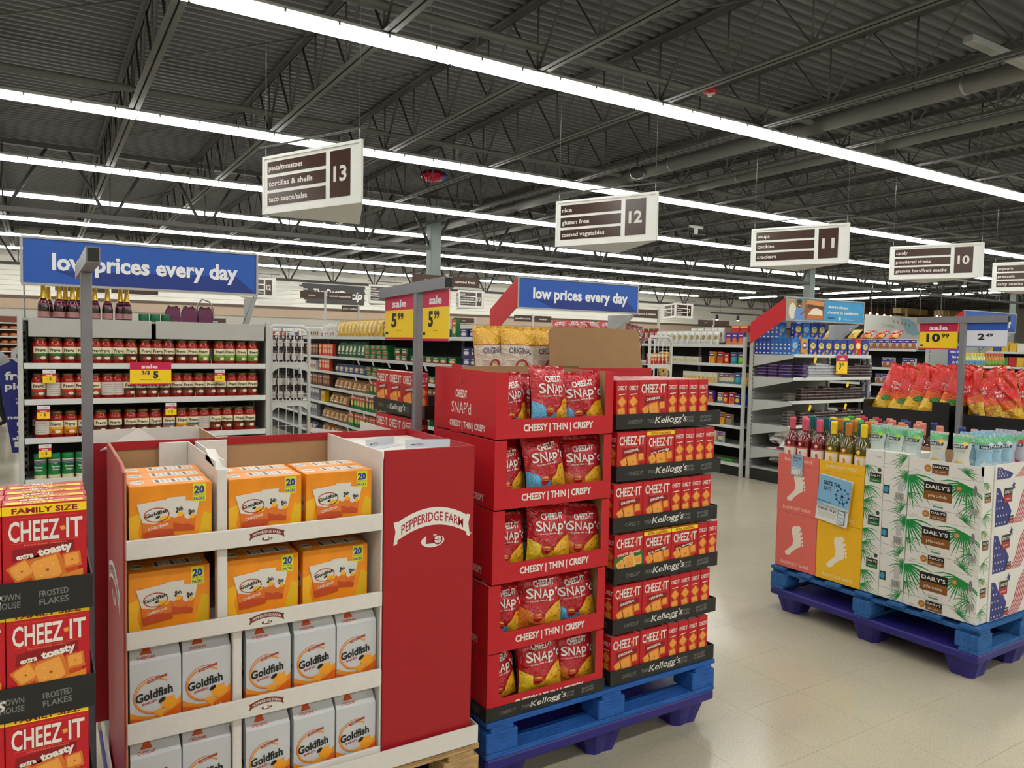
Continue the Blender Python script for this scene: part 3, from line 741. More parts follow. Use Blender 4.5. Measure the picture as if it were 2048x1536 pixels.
for si, zz in enumerate((.5925, .3215)):
    for c, x in enumerate((.202, .338, .512, .6545, .7895)):
        for r in range(2 if si == 0 else 2):
            KG.put(TR(x+(.004 if r else 0), 2.272+.106*r+(.01 if c in (1,) else 0), zz, rz=U(-.02, .02)), 'white gable-top snack carton, %s from left, %s shelf%s' % (ORD[c], ['third', 'lowest'][si], ', behind the front one' if r else ''), 'white snack cartons in the display')
# ================================================================= cracker pallet in the middle
PL.put(TR(1.39, 2.345, 0), 'dark blue plastic pallet under the middle cracker pallet')
WL.put(TR(1.39, 2.345, .15), 'worn blue wooden pallet under the middle cracker stacks')
KT2 = tray_kind(.603, .37, .062); KT3 = tray_kind(.585, .60, .062)
zt = [.297+.2132*k for k in range(6)]
ln6 = ['bottom', 'second', 'third', 'fourth', 'fifth', 'top']
GR = 'cracker boxes on the middle pallet'
for k, z in enumerate(zt):
    dx = (.0, .008, .004, -.004, .004, -.004)[k]; KT2.put(TR(1.982+dx, 2.352+.004*(k % 2), z), 'black cardboard tray with pale brand marks, %s layer of the middle cracker stack' % ln6[k])
    x0 = 1.987+dx; y0 = 2.359+.004*(k % 2); zz = z+.0035
    def putc(Kd, i, x, y, rz, r=0):
        what = {'K_OR': 'original', 'K_TO': 'extra toasty', 'K_WH': 'green-banded white cheddar'}[[n for n in ('K_OR', 'K_TO', 'K_WH') if globals()[n] is Kd][0]]
        Kd.put(TR(x, y, zz, rz), 'red %s cracker box, %s layer, %s, %s from left%s' % (what, ln6[k], 'front row' if r == 0 else ORD[r]+' row behind', ORD[i], ', narrow side out' if rz else ''), GR)
    # fronts: two boxes, then four turned sideways
    if k == 5:
        seq = [('s', 0), ('f', 1), ('s', 2), ('s', 3), ('s', 4), ('s', 5)]; seq = [('s',), ('s',), ('f',), ('s',), ('s',), ('s',), ('s',)]
    elif k == 2: seq = [('f', K_WH), ('f', K_TO), ('f', K_TO), ('s',), ('s',)]
    elif k == 4: seq = [('f', K_OR), ('f', K_TO), ('s',), ('s',), ('s',), ('s',)]
    else: seq = [('f', K_OR), ('f', K_OR), ('s',), ('s',), ('s',), ('s',)]
    x = x0
    for i, e in enumerate(seq):
        if e[0] == 'f':
            putc(e[1] if len(e) > 1 else K_OR, i, x, y0, 0)
            for r in range(1, 6 if k == 5 else 2): putc(K_OR, i, x, y0+.0585*r, 0, r)
            x += CW+.0025
        else:
            for r in range(2 if k == 5 else 1): K = putc(K_OR, i, x+CD, y0+(CW+.002)*r, PI/2, r)
            x += CD+.002
    # the quarter behind on the left, boxes facing the left side
    KT3.put(TR(1.425, 2.985+.35*0, z) , 'black cardboard tray, %s layer of the rear left cracker stack' % ln6[k]) if k > 3 else None
    if k > 3:
        for i in range(3):
            K_OR.put(TR(1.431+(0), 3.57-.158*i-.01, zz, -PI/2), 'red cracker box facing left, %s from the back, %s layer, rear left stack' % (ORD[i], ln6[k]), 'cracker boxes of the rear left stack')
# ---- red trays of snack bags
RT = card(196, 24, 38)
def bag_kind(name, w, h, dep, paint, base, seed, crimp=None, cat='snack bag', pin=None, amp=1.0, fin=None):
    rnd = random.Random(seed); ph = [(rnd.uniform(20, 70), rnd.uniform(15, 60), rnd.uniform(0, 6.3), rnd.uniform(.0012, .0030)*amp) for _ in range(6)]
    def prof(x, z):
        u = max(0.0, 1-(2*x/w)**2); v = max(0.0, min(1, z/(h*.22)))*max(0.0, min(1, (h-z)/(h*.3)))
        b = dep/2*(u**.55)*(v**.6)
        wr = sum(a*math.sin(kx*x*(1+z*2)+kz*z+p) for kx, kz, p, a in ph)*(.4+.6*(1-abs(v-.5)))*min(1, v*3+.4)
        return b + wr*min(1, u*2+.15)
    pinch = pin or (lambda z: 1-.07*math.sin(PI*min(1, max(0, z/h)))-.03)
    fr = MB(); nx_, nz_ = max(8, int(w/.012)), max(8, int(h/.013)); vs = []; fs = []
    for j in range(nz_+1):
        for i in range(nx_+1): vs.append((-w/2+w*i/nx_, h*j/nz_, 0))
    for j in range(nz_):
        for i in range(nx_): a = j*(nx_+1)+i; fs.append((a, a+1, a+nx_+2, a+nx_+1))
    d = MB(); paint(d, w, h); d.split(.016)
    out = MB()
    out.add([(x*pinch(z), -prof(x, z), z) for x, z, _ in vs], fs, base, True)
    out.add([(x*pinch(z), prof(x*.98, z+.013)*.9, z) for x, z, _ in vs], [tuple(reversed(f)) for f in fs], crimp or base, True)
    n0 = len(out.v); remap = {}
    out.v += [(x*pinch(z), -prof(x, z)-max(l, 0)/LAY*.0010-.0008, z) for x, z, l in d.v]
    for m in d.mats:
        if m not in out.mats: out.mats.append(m)
    for f, mi, q in zip(d.f, d.mi, d.sm): out.f.append([i+n0 for i in f]); out.mi.append(out.mats.index(d.mats[mi])); out.sm.append(True)
    # crimped fins top and bottom, ragged
    for z0, z1 in ((h-.001, h+.012), (-.006, .001)):
        P = []; 
        for i in range(25):
            x = -w/2*.95+w*.95*i/24; P += [(x, .0015*math.sin(i*2.2), z0), (x, .003*math.sin(i*1.1), z1+(.0015 if i % 2 else 0))]
        out.add(P, [(2*i, 2*i+2, 2*i+3, 2*i+1) for i in range(24)], (fin or base) if z0 > 0 else base)
    return Kind(name, cat, out)
FR = foil(186, 18, 34); FW = fink(236, 232, 228)
def snapd(col, second=None):
    def paint(d, w, h):
        c = fink(*col)
        d.poly([(-w*.5, 0), (w*.5, 0), (w*.5, h*.22), (-w*.05, h*.20), (-w*.5, h*.42)], c, 1)
        d.poly([(w*.06, h*.06), (w*.48, h*.04), (w*.47, h*.48), (w*.28, h*.44), (w*.02, h*.24)], fink(232, 176, 40), 2)
        for a, b in ((.2, .26), (.35, .38), (.3, .2), (.42, .28)): d.ell(w*a, h*b, w*.02, w*.02, fink(170, 96, 20), 3, n=6)
        d.ell(-w*.14, h*.24, w*.12, w*.12, fink(186, 28, 34), 2); d.text('100%', -w*.14, h*.25, h*.026, fink(250, 214, 60), w=w*.15, z=3, bold=.03); d.text('real cheese', -w*.14, h*.205, h*.02, fink(250, 214, 60), w=w*.16, z=3, bold=.02)
        d.text('CHEEZ-IT', w*.02, h*.76, h*.11, FW, w=w*.5, z=2, bold=.035, rot=.06)
        x = -w*.38
        for ch, s, dy in (('S', 1.0, 0), ('N', 1.0, -.01), ('A', .9, .0), ('P', 1.15, -.06), ("'", .7, .04), ('d', 1.1, .01)):
            ww = w*.15*(.35 if ch == "'" else 1); d.text(ch, x+ww/2, h*(.55+dy), h*.18*s, FW, w=ww, z=2, bold=.012, rot=.05); x += ww+w*.018
        d.text('cheesy, thin & crispy', -w*.02, h*.49, h*.032, FW, w=w*.56, z=2, bold=.01, rot=.03)
    return paint
KS = {'blue': bag_kind('snack_bag', .195, .205, .075, snapd((90, 170, 214)), FR, 3), 'yellow': bag_kind('snack_bag', .195, .205, .075, snapd((232, 196, 40)), FR, 5), 'orange': bag_kind('snack_bag', .195, .205, .075, snapd((220, 120, 40)), FR, 8)}
def snap_tray(z0, h, hb, label, opening_top):
    t = thing('display_tray', label, 'display tray', (0, 0, 0)); W, D = .548, .50
    def wall(vsn, T=None): return vsn
    mb = MB().box(.004, W-.004, .004, D-.004, 0, .004, KF); obj('tray_floor', mb, t)
    for sx, nm in ((0, 'side_panel'), (W-.006, 'side_panel')):
        mb = MB(); xs = ((sx, sx+.003, RT), (sx+.003, sx+.006, KF)) if sx == 0 else ((sx+.003, sx+.006, RT), (sx, sx+.003, KF))
        for a, b, m in xs:
            mb.add([(a,0,0),(b,0,0),(b,D,0),(a,D,0),(a,0,h),(b,0,h),(b,D,hb),(a,D,hb)], [(0,3,2,1),(4,5,6,7),(0,1,5,4),(1,2,6,5),(2,3,7,6),(3,0,4,7)], m)
        if sx == 0:
            mb.at(LEFT(0, D, 0)); mb.text('CHEEZ-IT', D*.47, h*.56, h*.12, WHITE, w=D*.19, z=1, bold=.03)
            mb.text("SNAP'd", D*.47, h*.30, h*.19, WHITE, w=D*.32, z=1, bold=.0); mb.text('CHEESY | THIN | CRISPY', D*.57, h*.08, h*.10, WHITE, w=D*.58, z=1, bold=.03)
            mb.line(D*.49, h*.75, D*.49, h*.86, .003, BLACK, 1); mb.at(I4)
            mb.box(.0, .0062, D*.55, D*.70, hb-.002, hb+.012, RT)
        obj(nm, mb, t)
    obj('back_panel', MB().box(.0062, W-.0062, D-.006, D-.003, 0, hb, KF).box(.0062, W-.0062, D-.003, D, 0, hb, RT), t)
    mb = MB().box(0, W, -.004, -.0005, 0, .072, RT).box(0, .052, -.004, -.0005, .072, h-.001, RT).box(W-.040, W, -.004, -.0005, .072, h-.001, RT)
    mb.add([(.052, -.004, .072), (.072, -.004, .072), (.052, -.004, .092), (.052, -.0005, .072), (.072, -.0005, .072), (.052, -.0005, .092)], [(0,1,2), (3,5,4), (1,4,5,2)], RT)
    mb.at(FRONT(0, -.004, 0)).text('CHEESY | THIN | CRISPY', W*.52, .026, .026, WHITE, w=W*.60, z=1, bold=.035)
    obj('front_panel', mb, t)
    t.matrix_local = Matrix.Translation(z0)
    return t
TLAB = ['top', 'second', 'third', 'fourth', 'bottom']
# x, z bottom, height front, height back
TRS = [(1.409, 1.352, .246, .252), (1.407, 1.090, .257, .257), (1.405, .812, .273, .273), (1.392, .552, .255, .255), (1.392, .302, .245, .245)]
fl_ = [('blue', 'blue', 'blue'), ('orange', 'blue', 'orange'), ('orange', 'yellow', 'orange'), ('blue', 'orange', 'blue'), ('yellow', 'yellow', 'orange')]
xs_ = [(.115, .275, .45), (.10, .27, .45), (.10, .285, .45), (.105, .265, .45), (.10, .275, .45)]
for k, (x, z, h, hb) in enumerate(TRS):
    snap_tray((x, 2.356, z), h, hb, 'red open-fronted cardboard tray of snack bags, %s of the five' % TLAB[k], k == 0)
    for i in range(3):
        f = fl_[k][i]; yo = (.075, .05, .062)[i]; hz = .072 if False else .012
        s = (.98, 1.05, 1.0)[i]
        KS[f].put(TR(x+xs_[k][i], 2.356+yo, z+.015+(.026 if i == 1 else .014), rz=U(-.2, .2)+(.18, 0, -.12)[i], rx=-.14, ry=U(-.09, .09), s=s),
                  'glossy red snack bag with a %s corner, %s from left, %s red tray' % (f, ORD[i], TLAB[k]), 'red snack bags in the trays')
        KS[['blue', 'orange', 'yellow'][(i+k) % 3]].put(TR(x+xs_[k][i]+(.03 if i < 2 else -.02), 2.356+yo+.10, z+.02, rz=U(-.3, .3), rx=-.16, s=.98),
                  'glossy red snack bag, second row, %s from left, %s red tray' % (ORD[i], TLAB[k]), 'red snack bags in the trays')
        if k == 0: KS['orange'].put(TR(x+xs_[k][i]+.01, 2.356+yo+.21, z+.02, rz=U(-.3, .3), rx=-.2, s=.98), 'glossy red snack bag at the back, %s from left in the top red tray' % ORD[i], 'red snack bags in the trays')
KT4 = tray_kind(.56, .50, .05); KT4.put(TR(1.388, 2.349, .296), 'black cardboard tray with pale brand marks under the five red trays')
# ---- chips behind, with the raised kraft flap
def orig(d, w, h):
    Y = fink(222, 172, 40)
    d.poly([(-w*.5, h*.30), (w*.5, h*.30), (w*.5, h*.74), (-w*.5, h*.74)], fink(222, 214, 196), 1)
    d.rect(-w*.5, h*.735, w*.5, h*.75, fink(180, 90, 30), 2); d.rect(-w*.5, h*.295, w*.5, h*.305, fink(180, 90, 30), 2)
    d.text('ORIGINAL', 0, h*.60, h*.1, fink(40, 50, 110), w=w*.66, z=3, bold=.01)
    d.ring(w*.05, h*.38, w*.2, w*.2, w*.06, fink(170, 50, 40), 3, n=18, a0=.2, a1=2.9); d.ring(w*.05, h*.38, w*.2, w*.2, w*.06, fink(170, 50, 40), 3, n=18, a0=3.4, a1=6.0); d.ell(w*.05, h*.38, w*.12, w*.12, fink(214, 196, 140), 3)
KO = bag_kind('chip_bag', .20, .30, .07, orig, foil(222, 170, 36), 12)
ctr = thing('carton', 'red open carton behind the cracker stacks, with a tall kraft flap', 'carton', (0, 0, 0))
obj('body', MB().box(1.76, 2.735, 2.985, 2.99, zt[4], 1.59, RT).box(1.76, 2.735, 3.35, 3.355, zt[4], 1.58, RT).box(1.755, 1.76, 2.985, 3.355, zt[4], 1.585, RT).box(2.735, 2.74, 2.985, 3.355, zt[4], 1.59, RT).box(1.76, 2.735, 2.99, 3.35, zt[4], zt[4]+.005, KF), ctr)
mb = MB(); x0, x1, z0, z1, r_ = 2.085, 2.675, 1.59, 1.79, .03
P = [(x0, z0), (x1, z0), (x1-.03, z1-r_)] + [(x1-.03-r_+r_*math.cos(a), z1-r_+r_*math.sin(a)) for a in (.4, .8, 1.2, 1.57)] + [(x0-.01+r_+r_*math.cos(a), z1-r_+r_*math.sin(a)) for a in (1.57, 2.0, 2.4, 2.8, 3.14)]
n = len(P); vs = [(a, 2.985, b) for a, b in P]+[(a, 2.99, b) for a, b in P]
mb.add(vs, [tuple(range(n)), tuple(range(2*n-1, n-1, -1))]+[(i, i+n, (i+1) % n+n, (i+1) % n) for i in range(n)], mat((170, 136, 98), rough=.85, noise=.05, scale=12))
obj('kraft_flap', mb, ctr)
obj('tab_slot', MB().box(2.14, 2.26, 2.9838, 2.9848, 1.592, 1.602, mat((120, 92, 62))), ctr)
for i, (x, y, rz) in enumerate(((1.83, 3.12, .25), (1.90, 3.16, .1), (1.97, 3.10, -.12), (2.06, 3.17, .0), (2.15, 3.12, .2), (2.25, 3.13, 0), (2.64, 3.14, .7))):
    KO.put(TR(x, y, 1.475, rz, rx=-.05, ry=U(-.05, .05)), 'yellow and cream chip bag, %s from left in the red carton behind the flap' % ORD[i] if i < 6 else 'chip bag peeking out right of the kraft flap', 'yellow chip bags behind the crackers')
stt = thing('carton', 'plain dark carton hidden under the rear cracker boxes', 'carton', None, None, MB().box(1.43, 2.58, 3.0, 3.36, .297, zt[4]-.002, card(60, 30, 30), c=.003).mesh('carton'))
# ================================================================= wine and cocktail pallet
plastic_kind(1.02, 1.30).put(TR(4.06, 1.93, 0), 'dark blue plastic pallet under the wine and cocktail cases')
pallet_kind('wooden_pallet', 1.02, 1.30, (38, 96, 158), '').put(TR(4.06, 1.93, .15), 'worn blue wooden pallet under the wine and cocktail cases')
FX = 4.083
def footprint(mb, cx, cy, s, m, z=1):
    pts = [(245,690),(232,705),(233,730),(245,770),(240,800),(215,825),(190,850),(195,868),(220,865),(240,840),(270,815),(295,800),(297,760),(285,720),(262,690)]
    q = lambda x, y: (cx+(x-250)/180*s, cy-(y-780)/180*s)
    c = (258, 765)
    P = [q(*p) for p in pts]
    mb.poly([P[i] for i in (0,1,2,3,11,12,13,14)], m, z); mb.poly([P[i] for i in (3,4,5,6,7,8,9,10,11)], m, z)
    for x, y, a, b in ((276,699,17,16),(294,724,8,10),(300,749,7,9),(305,770,6,9),(307,788,5,8)): 
        x, y = q(x, y); mb.ell(x, y, a/180*s, b/180*s, m, z+1, rot=-.3)
def wine_case(w, h, d, rgb, top, txt_top, txt_bot, foot=True):
    m = card(*rgb); pale = ink(240, 222, 186)
    mb = MB(); t = .005
    if top:   # open tray on top
        mb.box(0, t, 0, w, 0, h, m).box(d-t, d, 0, w, 0, h-.02, m).box(t, d-t, 0, t, 0, h-.01, m).box(t, d-t, w-t, w, 0, h, m).box(t, d-t, t, w-t, 0, .2, m)
    else: mb.box(0, d, 0, w, 0, h, m, c=.002)
    mb.at(LEFT(0, w, 0))
    if txt_top: mb.text('BAREFOOT WINE', w/2, h-.042, .022, pale, w=w*.68, z=1); mb.line(0, h-.062, w, h-.062, .0015, ink(int(rgb[0]*.8), int(rgb[1]*.7), int(rgb[2]*.6)))
    if foot: footprint(mb, w*.47, h*.50 if not txt_top else h*.46, .20, ink(238, 228, 208))
    if txt_bot: mb.text('BAREFOOT WINE', w/2, .022, .022, pale, w=w*.68, z=1)
    return mb
PK, YW = (226, 108, 98), (240, 184, 30)
cases = [(2.916, .301, .335, .352, PK, 0, 'pink', 'lower'), (2.916, .301, .657, .374, PK, 1, 'pink', 'upper'), (2.612, .301, .335, .352, YW, 0, 'yellow', 'lower'), (2.612, .301, .657, .372, YW, 1, 'yellow', 'upper')]
for y, w, z, h, c, top, nm, ul in cases:
    z -= .038 if not top else 0; 
    if not top: z, h = .297, .358
    thing('wine_case', '%s cardboard wine case with a white footprint, the %s one of the %s column' % (nm, ul, nm), 'wine case', TR(FX, y, z), 'wine cases on the right pallet', wine_case(w, h, .30, c, top, top, True).mesh('wine_case'))
# white cocktail cases
WC = card(228, 226, 220); GRN = ink(24, 138, 66); BRN = ink(134, 82, 30)
def frond(mb, cx, cy, s, a0=0, flip=1, z=1, n=9):
    """one palm head: long leaflets spreading from a point"""
    n = int(n*2.3)
    for i in range(n):
        a = a0+flip*(-1.9+i*3.0/(n-1)); L = s*(.8+.2*math.sin(i*2.1)); c, q = math.cos(a), math.sin(a)
        bend = -.35*L*(1-abs(q)); 
        mx, my = cx+c*L*.5, cy+q*L*.5+.06*L; ex, ey = cx+c*L, cy+q*L+bend
        for k in range(3):
            t0, t1 = k/3, (k+1)/3
            f = lambda t: ((1-t)**2*cx+2*t*(1-t)*mx+t*t*ex, (1-t)**2*cy+2*t*(1-t)*my+t*t*ey)
            (x0, y0), (x1, y1) = f(t0), f(t1); w0, w1 = s*.024*math.sin(PI*(t0*.8+.15)), s*.024*math.sin(PI*min(.98, t1*.8+.15)); dx, dy = -(y1-y0), x1-x0; l = math.hypot(dx, dy) or 1; dx /= l; dy /= l
            mb.poly([(x0-dx*w0, y0-dy*w0), (x1-dx*w1, y1-dy*w1), (x1+dx*w1, y1+dy*w1), (x0+dx*w0, y0+dy*w0)], GRN, z+.06*i+.02*k)
def seal(mb, x, y, r, z=1):
    mb.ell(x, y, r, r, ink(196, 138, 66), z, n=16); mb.ell(x, y, r*.72, r*.72, ink(168, 108, 44), z+1, n=14)
    for i in range(3): mb.line(x-r*.5, y+r*(.25-.25*i), x+r*.5, y+r*(.25-.25*i), r*.1, ink(232, 204, 150), z+2)
def dlabel(mb, x, y, w, h, sub, m, z=3):
    mb.rect(x-w/2, y, x+w/2, y+h/2, BLACK, z); mb.rect(x-w/2, y-h/2, x+w/2, y, m, z)
    mb.text("DAILY'S", x, y+h*.13, h*.22, WHITE, w=w*.86, z=z+1, bold=.02); mb.text(sub, x, y-h*.32, h*.17, WHITE, w=w*.66, z=z+1)
def barcode(mb, x, y, w, h, z=2):
    mb.ring(x+w/2, y+h/2, 0, 0, 0, BLACK) if False else None
    mb.rect(x, y, x+w, y+h, BLACK, z); mb.rect(x+.0015, y+.0015, x+w-.0015, y+h-.0015, WHITE, z+1)
    n = 14
    for i in range(n): mb.rect(x+.003+(w-.006)*i/n, y+.004, x+.003+(w-.006)*(i+.35+.3*((i*7) % 3)/2)/n, y+h-.003, BLACK, z+2)
def pina(top):
    w, d = .392, .10; lip = .062; big = .186
    mb = MB(); h = lip+(0 if top else big); t = .005
    if top: mb.box(0, t, 0, w, 0, .078, WC).box(t, d, 0, t, 0, .08, WC).box(t, d, w-t, w, 0, .08, WC).box(t, d, t, w-t, 0, .01, WC); mb.at(LEFT(0, 0, 0)); mb.add([(-.012,.03,0),(0,.03,0),(0,.115,0),(-.012,.085,0)][::1], [(0,1,2,3)], WC)
    else: mb.box(0, d, 0, w, 0, h, WC, c=.002)
    mb.at(LEFT(0, w, 0)); mb.clip = (.001, .001, w-.001, h-.001)
    mb.line(0, lip, w, lip, .002, ink(150, 146, 138), 1)
    seal(mb, w*.27, lip*.5, .020); dlabel(mb, w*.44, lip*.52, .088, .052, 'piña colada', BRN); frond(mb, w*.78, lip*.45, .075, 1.4, 1, n=7); mb.text('12 pouches', w*.12, .01, .008, ink(90, 90, 88), w=.03, z=1)
    if not top:
        y = lip+big*.5; dlabel(mb, w*.42, y+.005, .150, .098, 'piña colada', BRN)
        frond(mb, w*.01, lip+big*.88, .19, -.9, 1, n=7); frond(mb, w*.78, lip+big*.85, .15, -2.3, -1, n=9); frond(mb, w*.01, lip+big*.35, .10, -.9, 1, n=5); frond(mb, w*.9, lip+big*.3, .10, 2.9, -1, n=5)
        seal(mb, w*.70, lip+big*.72, .021); mb.text('FROZEN COCKTAIL', w*.42, lip+.026, .006, ink(60, 90, 80), w=.06, z=1); mb.rect(w*.36, lip+.012, w*.5, lip+.02, ink(90, 140, 120), 1)
        mb.rect(w*.885, lip+.055, w*.93, lip+.15, ink(196, 196, 192), 4); mb.ell(w*.907, lip+.135, w*.022, .03, ink(120, 122, 120), 5); barcode(mb, w*.865, lip+.008, .036, .036, 4)
    # side face with the flag print
    mb.at(FRONT(0, 0, 0)); mb.clip = (.001, .001, d-.001, h-.001); mb.line(0, lip, d*.3, lip, .0015, ink(150, 146, 138), 1)
    if not top:
        dlabel(mb, d*.5, lip+big*.55, .06, .05, 'piña', BRN); frond(mb, d*.2, lip+big*.98, .09, -1.2, 1, n=4); frond(mb, d*.3, lip*1.2, .09, -.6, 1, n=5); seal(mb, d*.45, lip+big*.85, .012)
    return mb
def flagcase(top):
    w, d = .52, .30; lip = .062; big = .186; h = lip+(0.02 if top else big)
    mb = MB().box(0, w, 0, d, 0, h, WC, c=.002) if not top else MB().box(0, w, 0, .006, 0, h, WC).box(0, w, .006, d, 0, .008, WC)
    mb.at(FRONT()); NB = ink(34, 44, 122); RR = ink(186, 34, 48)
    H = h
    mb.poly([(.02, .004), (.16, .004), (.19, H*.3), (.15, H*.5), (.10, H*.6), (.06, H*.82), (.02, H*.85)], NB, 1)
    for i in range(4):
        for j in range(5):
            x, y = .035+i*.03+(j % 2)*.012, .02+j*H*.16
            if y < H*.8-(i*H*.17):
                P = []
                for k in range(10): a = PI/2+k*PI/5; r = .008 if k % 2 == 0 else .0032; P.append((x+r*math.cos(a), y+r*math.sin(a)))
                c = (x, y)
                for k in range(10): mb.poly([c, P[k], P[(k+1) % 10]], WHITE, 2)
    for i in range(6):
        x0 = .20+.02*i; y0 = .004
        for k in range(6):
            t0, t1 = k/6, (k+1)/6; f = lambda t, o: (x0+o+.17*t+.012*math.sin(t*7), y0+H*.97*t)
            a, b = f(t0, 0), f(t1, 0); c, e = f(t1, .011), f(t0, .011)
            mb.poly([a, e, c, b], RR, 1)
    if not top:
        dlabel(mb, .145, H*.66, .085, .075, 'strawberry', ink(170, 30, 40), 5); dlabel(mb, .19, H*.12, .045, .04, 'red', ink(170, 30, 40), 5)
        x, y = .2, H*.93; P = [(x+(.022 if k % 2 == 0 else .009)*math.cos(PI/2+k*PI/5+.2), y-.02+(.03 if k % 2 == 0 else .012)*math.sin(PI/2+k*PI/5+.2)) for k in range(10)]
        for k in range(10): mb.poly([(x, y-.02), P[k], P[(k+1) % 10]], NB, 3)
    return mb
def marg(top):
    w, d = .112, .25; h = .248 if not top else .09
    mb = MB().box(0, d, 0, w, 0, h, WC, c=.002); mb.at(LEFT(0, w, 0)); mb.clip = (.001, .001, w-.001, h-.001)
    if not top: dlabel(mb, w*.6, h*.72, .07, .055, 'margarita', ink(30, 110, 50)); mb.ell(w*.8, h*.92, .012, .012, ink(60, 80, 60), 2); frond(mb, w*.05, h*.98, .10, -.6, 1, n=5); frond(mb, w*.1, h*.5, .11, -.9, 1, n=6); frond(mb, w*.1, h*.18, .10, -.6, 1, n=6)
    else: mb.text('margarita', w*.75, .05, .01, ink(120, 120, 116), w=.03, z=1)
    return mb
def plain(top):
    w, d = .142, .25; h = .248 if not top else .09
    mb = MB().box(0, d, 0, w, 0, h, WC, c=.002); mb.at(LEFT(0, w, 0)); mb.clip = (.001, .001, w-.001, h-.001)
    mb.line(0, h*.24, w, h*.24, .002, ink(150, 146, 138), 1); frond(mb, w*.85, h*.12 if not top else h*.6, .09, 2.2, -1, n=6)
    if not top: barcode(mb, w*.52, .075, .052, .042); mb.rect(w*.62, .125, w*.84, .2, ink(190, 190, 186), 2); mb.rect(.003, .10, .04, .15, ink(40, 70, 60), 2); mb.ell(.02, .125, .014, .018, ink(60, 150, 190), 3); frond(mb, w*1.0, h*.85, .10, 2.6, -1, n=7)
    return mb
mk = {(f, t): f(t).mesh('cocktail_case') for f in (pina, flagcase, marg, plain) for t in (0, 1)}
lz = [.297, .546, .795, 1.044]; l4 = ['bottom', 'second', 'third', 'open top']
for k, z in enumerate(lz):
    t = 1 if k == 3 else 0
    thing('cocktail_case', 'white palm print case with a brown label, %s layer at the near corner' % l4[k], 'drinks case', TR(FX, 1.958, z), 'piña colada cases', mk[pina, t])
    thing('cocktail_case', 'narrow white case end with a green label, %s layer beside yellow' % l4[k], 'drinks case', TR(FX, 2.498, z), 'margarita cases', mk[marg, t])
    thing('cocktail_case', 'white case end with a barcode and a hand hole, %s layer' % l4[k], 'drinks case', TR(FX+.002, 2.354, z), 'barcode cases', mk[plain, t])
    thing('cocktail_case', 'white case printed with blue stars and red stripes, %s layer, right face' % l4[k], 'drinks case', TR(FX+.104, 1.953, z), 'flag print cases', mk[flagcase, t])
    if k < 3:
        for i, (x, y) in enumerate(((FX+.31, 2.27), (FX+.31, 2.59), (FX+.31, 2.91), (FX+.64, 1.955), (FX+.64, 2.59), (FX+.64, 2.91))):
            thing('drinks_case', 'plain white case inside the load, %s layer, %s spot' % (l4[k], ORD[i]), 'drinks case', TR(x, y, z), 'inner cases of the right pallet', MB().box(0, .32, 0, .31, 0, .247, WC).mesh('drinks_case') if (k, i) == (0, 0) else bpy.data.meshes['drinks_case'])
# wine bottles
def bottle(glass, cap, lab, key):
    body = MB().lathe([(.0, .002), (.034, 0), (.0385, .004), (.0385, .205), (.0365, .218), (.028, .236), (.018, .250), (.0150, .262), (.0145, .315), (.0, .316)], glass, n=18, cap=False)
    cp = MB().lathe([(.0158, .268), (.0160, .318), (.0150, .330), (0, .331)], cap, n=14, cap=False).lathe([(.0168, .312), (.0168, .322)], cap, n=14)
    lb = MB(); n = 8; W = 1.15
    vs = []; fs = []
    for i in range(n+1):
        a = PI-W+2*W*i/n; vs += [(.0389*math.cos(a), .0389*math.sin(a), .09), (.0389*math.cos(a), .0389*math.sin(a), .180)]
        if i: fs.append((2*i-2, 2*i-1, 2*i+1, 2*i))
    lb.add(vs, fs, lab, True)
    W2 = .95; vs = []; fs = []
    for i in range(n+1):
        a = PI-W2+2*W2*i/n; vs += [(.0392*math.cos(a), .0392*math.sin(a), .098), (.0392*math.cos(a), .0392*math.sin(a), .172)]
        if i: fs.append((2*i-2, 2*i-1, 2*i+1, 2*i))
    lb.add(vs, fs, ink(236, 224, 204), True)
    lb.at(face((-.0396, 0, 0), (0, -1, 0), (0, 0, 1))); footprint(lb, 0, .138, .036, lab, 1)
    lb.at(face((-.0391, 0, 0), (0, -1, 0), (0, 0, 1))); lb.ell(0, .195, .011, .011, lab, 1); lb.ell(0, .195, .006, .006, ink(236, 224, 204), 2)
    sw = MB()
    for k in range(5):
        a = PI-1.0+k*.4; P = []
        for i in range(5):
            t = i/4; r = .0155+(.0389-.0155)*(t**.8)+.0006; zz = .258-.052*t**1.8
            P.append((r*math.cos(a+t*.35), r*math.sin(a+t*.35), zz))
        sw.path(P, .00045, ink(236, 230, 214), n=3)
    return Kind('wine_bottle', 'wine bottle', body, [('capsule', cp), ('label', lb), ('shoulder_print', sw)])
gl = lambda r, g, b: mat((r, g, b), rough=0.05, noise=0, spec=0.8, coat=.5)
caps = {'pink': ink(206, 84, 104), 'yellow': ink(232, 200, 34), 'blue': ink(36, 78, 140), 'teal': ink(22, 98, 92), 'orange': ink(196, 118, 44), 'green': ink(70, 160, 60), 'crimson': ink(178, 34, 66), 'salmon': ink(216, 134, 110), 'navy': ink(40, 58, 120)}
KW = {}
for nm, g in (('pink', (112, 18, 22)), ('yellow', (84, 78, 14)), ('blue', (44, 20, 26)), ('teal', (50, 60, 14)), ('orange', (96, 80, 20)), ('green', (50, 76, 20)), ('crimson', (60, 14, 22)), ('salmon', (70, 30, 34)), ('navy', (30, 20, 30))):
    lab = {'pink': ink(196, 92, 96), 'yellow': ink(226, 170, 30), 'orange': ink(220, 140, 40)}.get(nm, caps[nm]); KW[nm] = bottle(gl(*g), caps[nm], lab, nm)
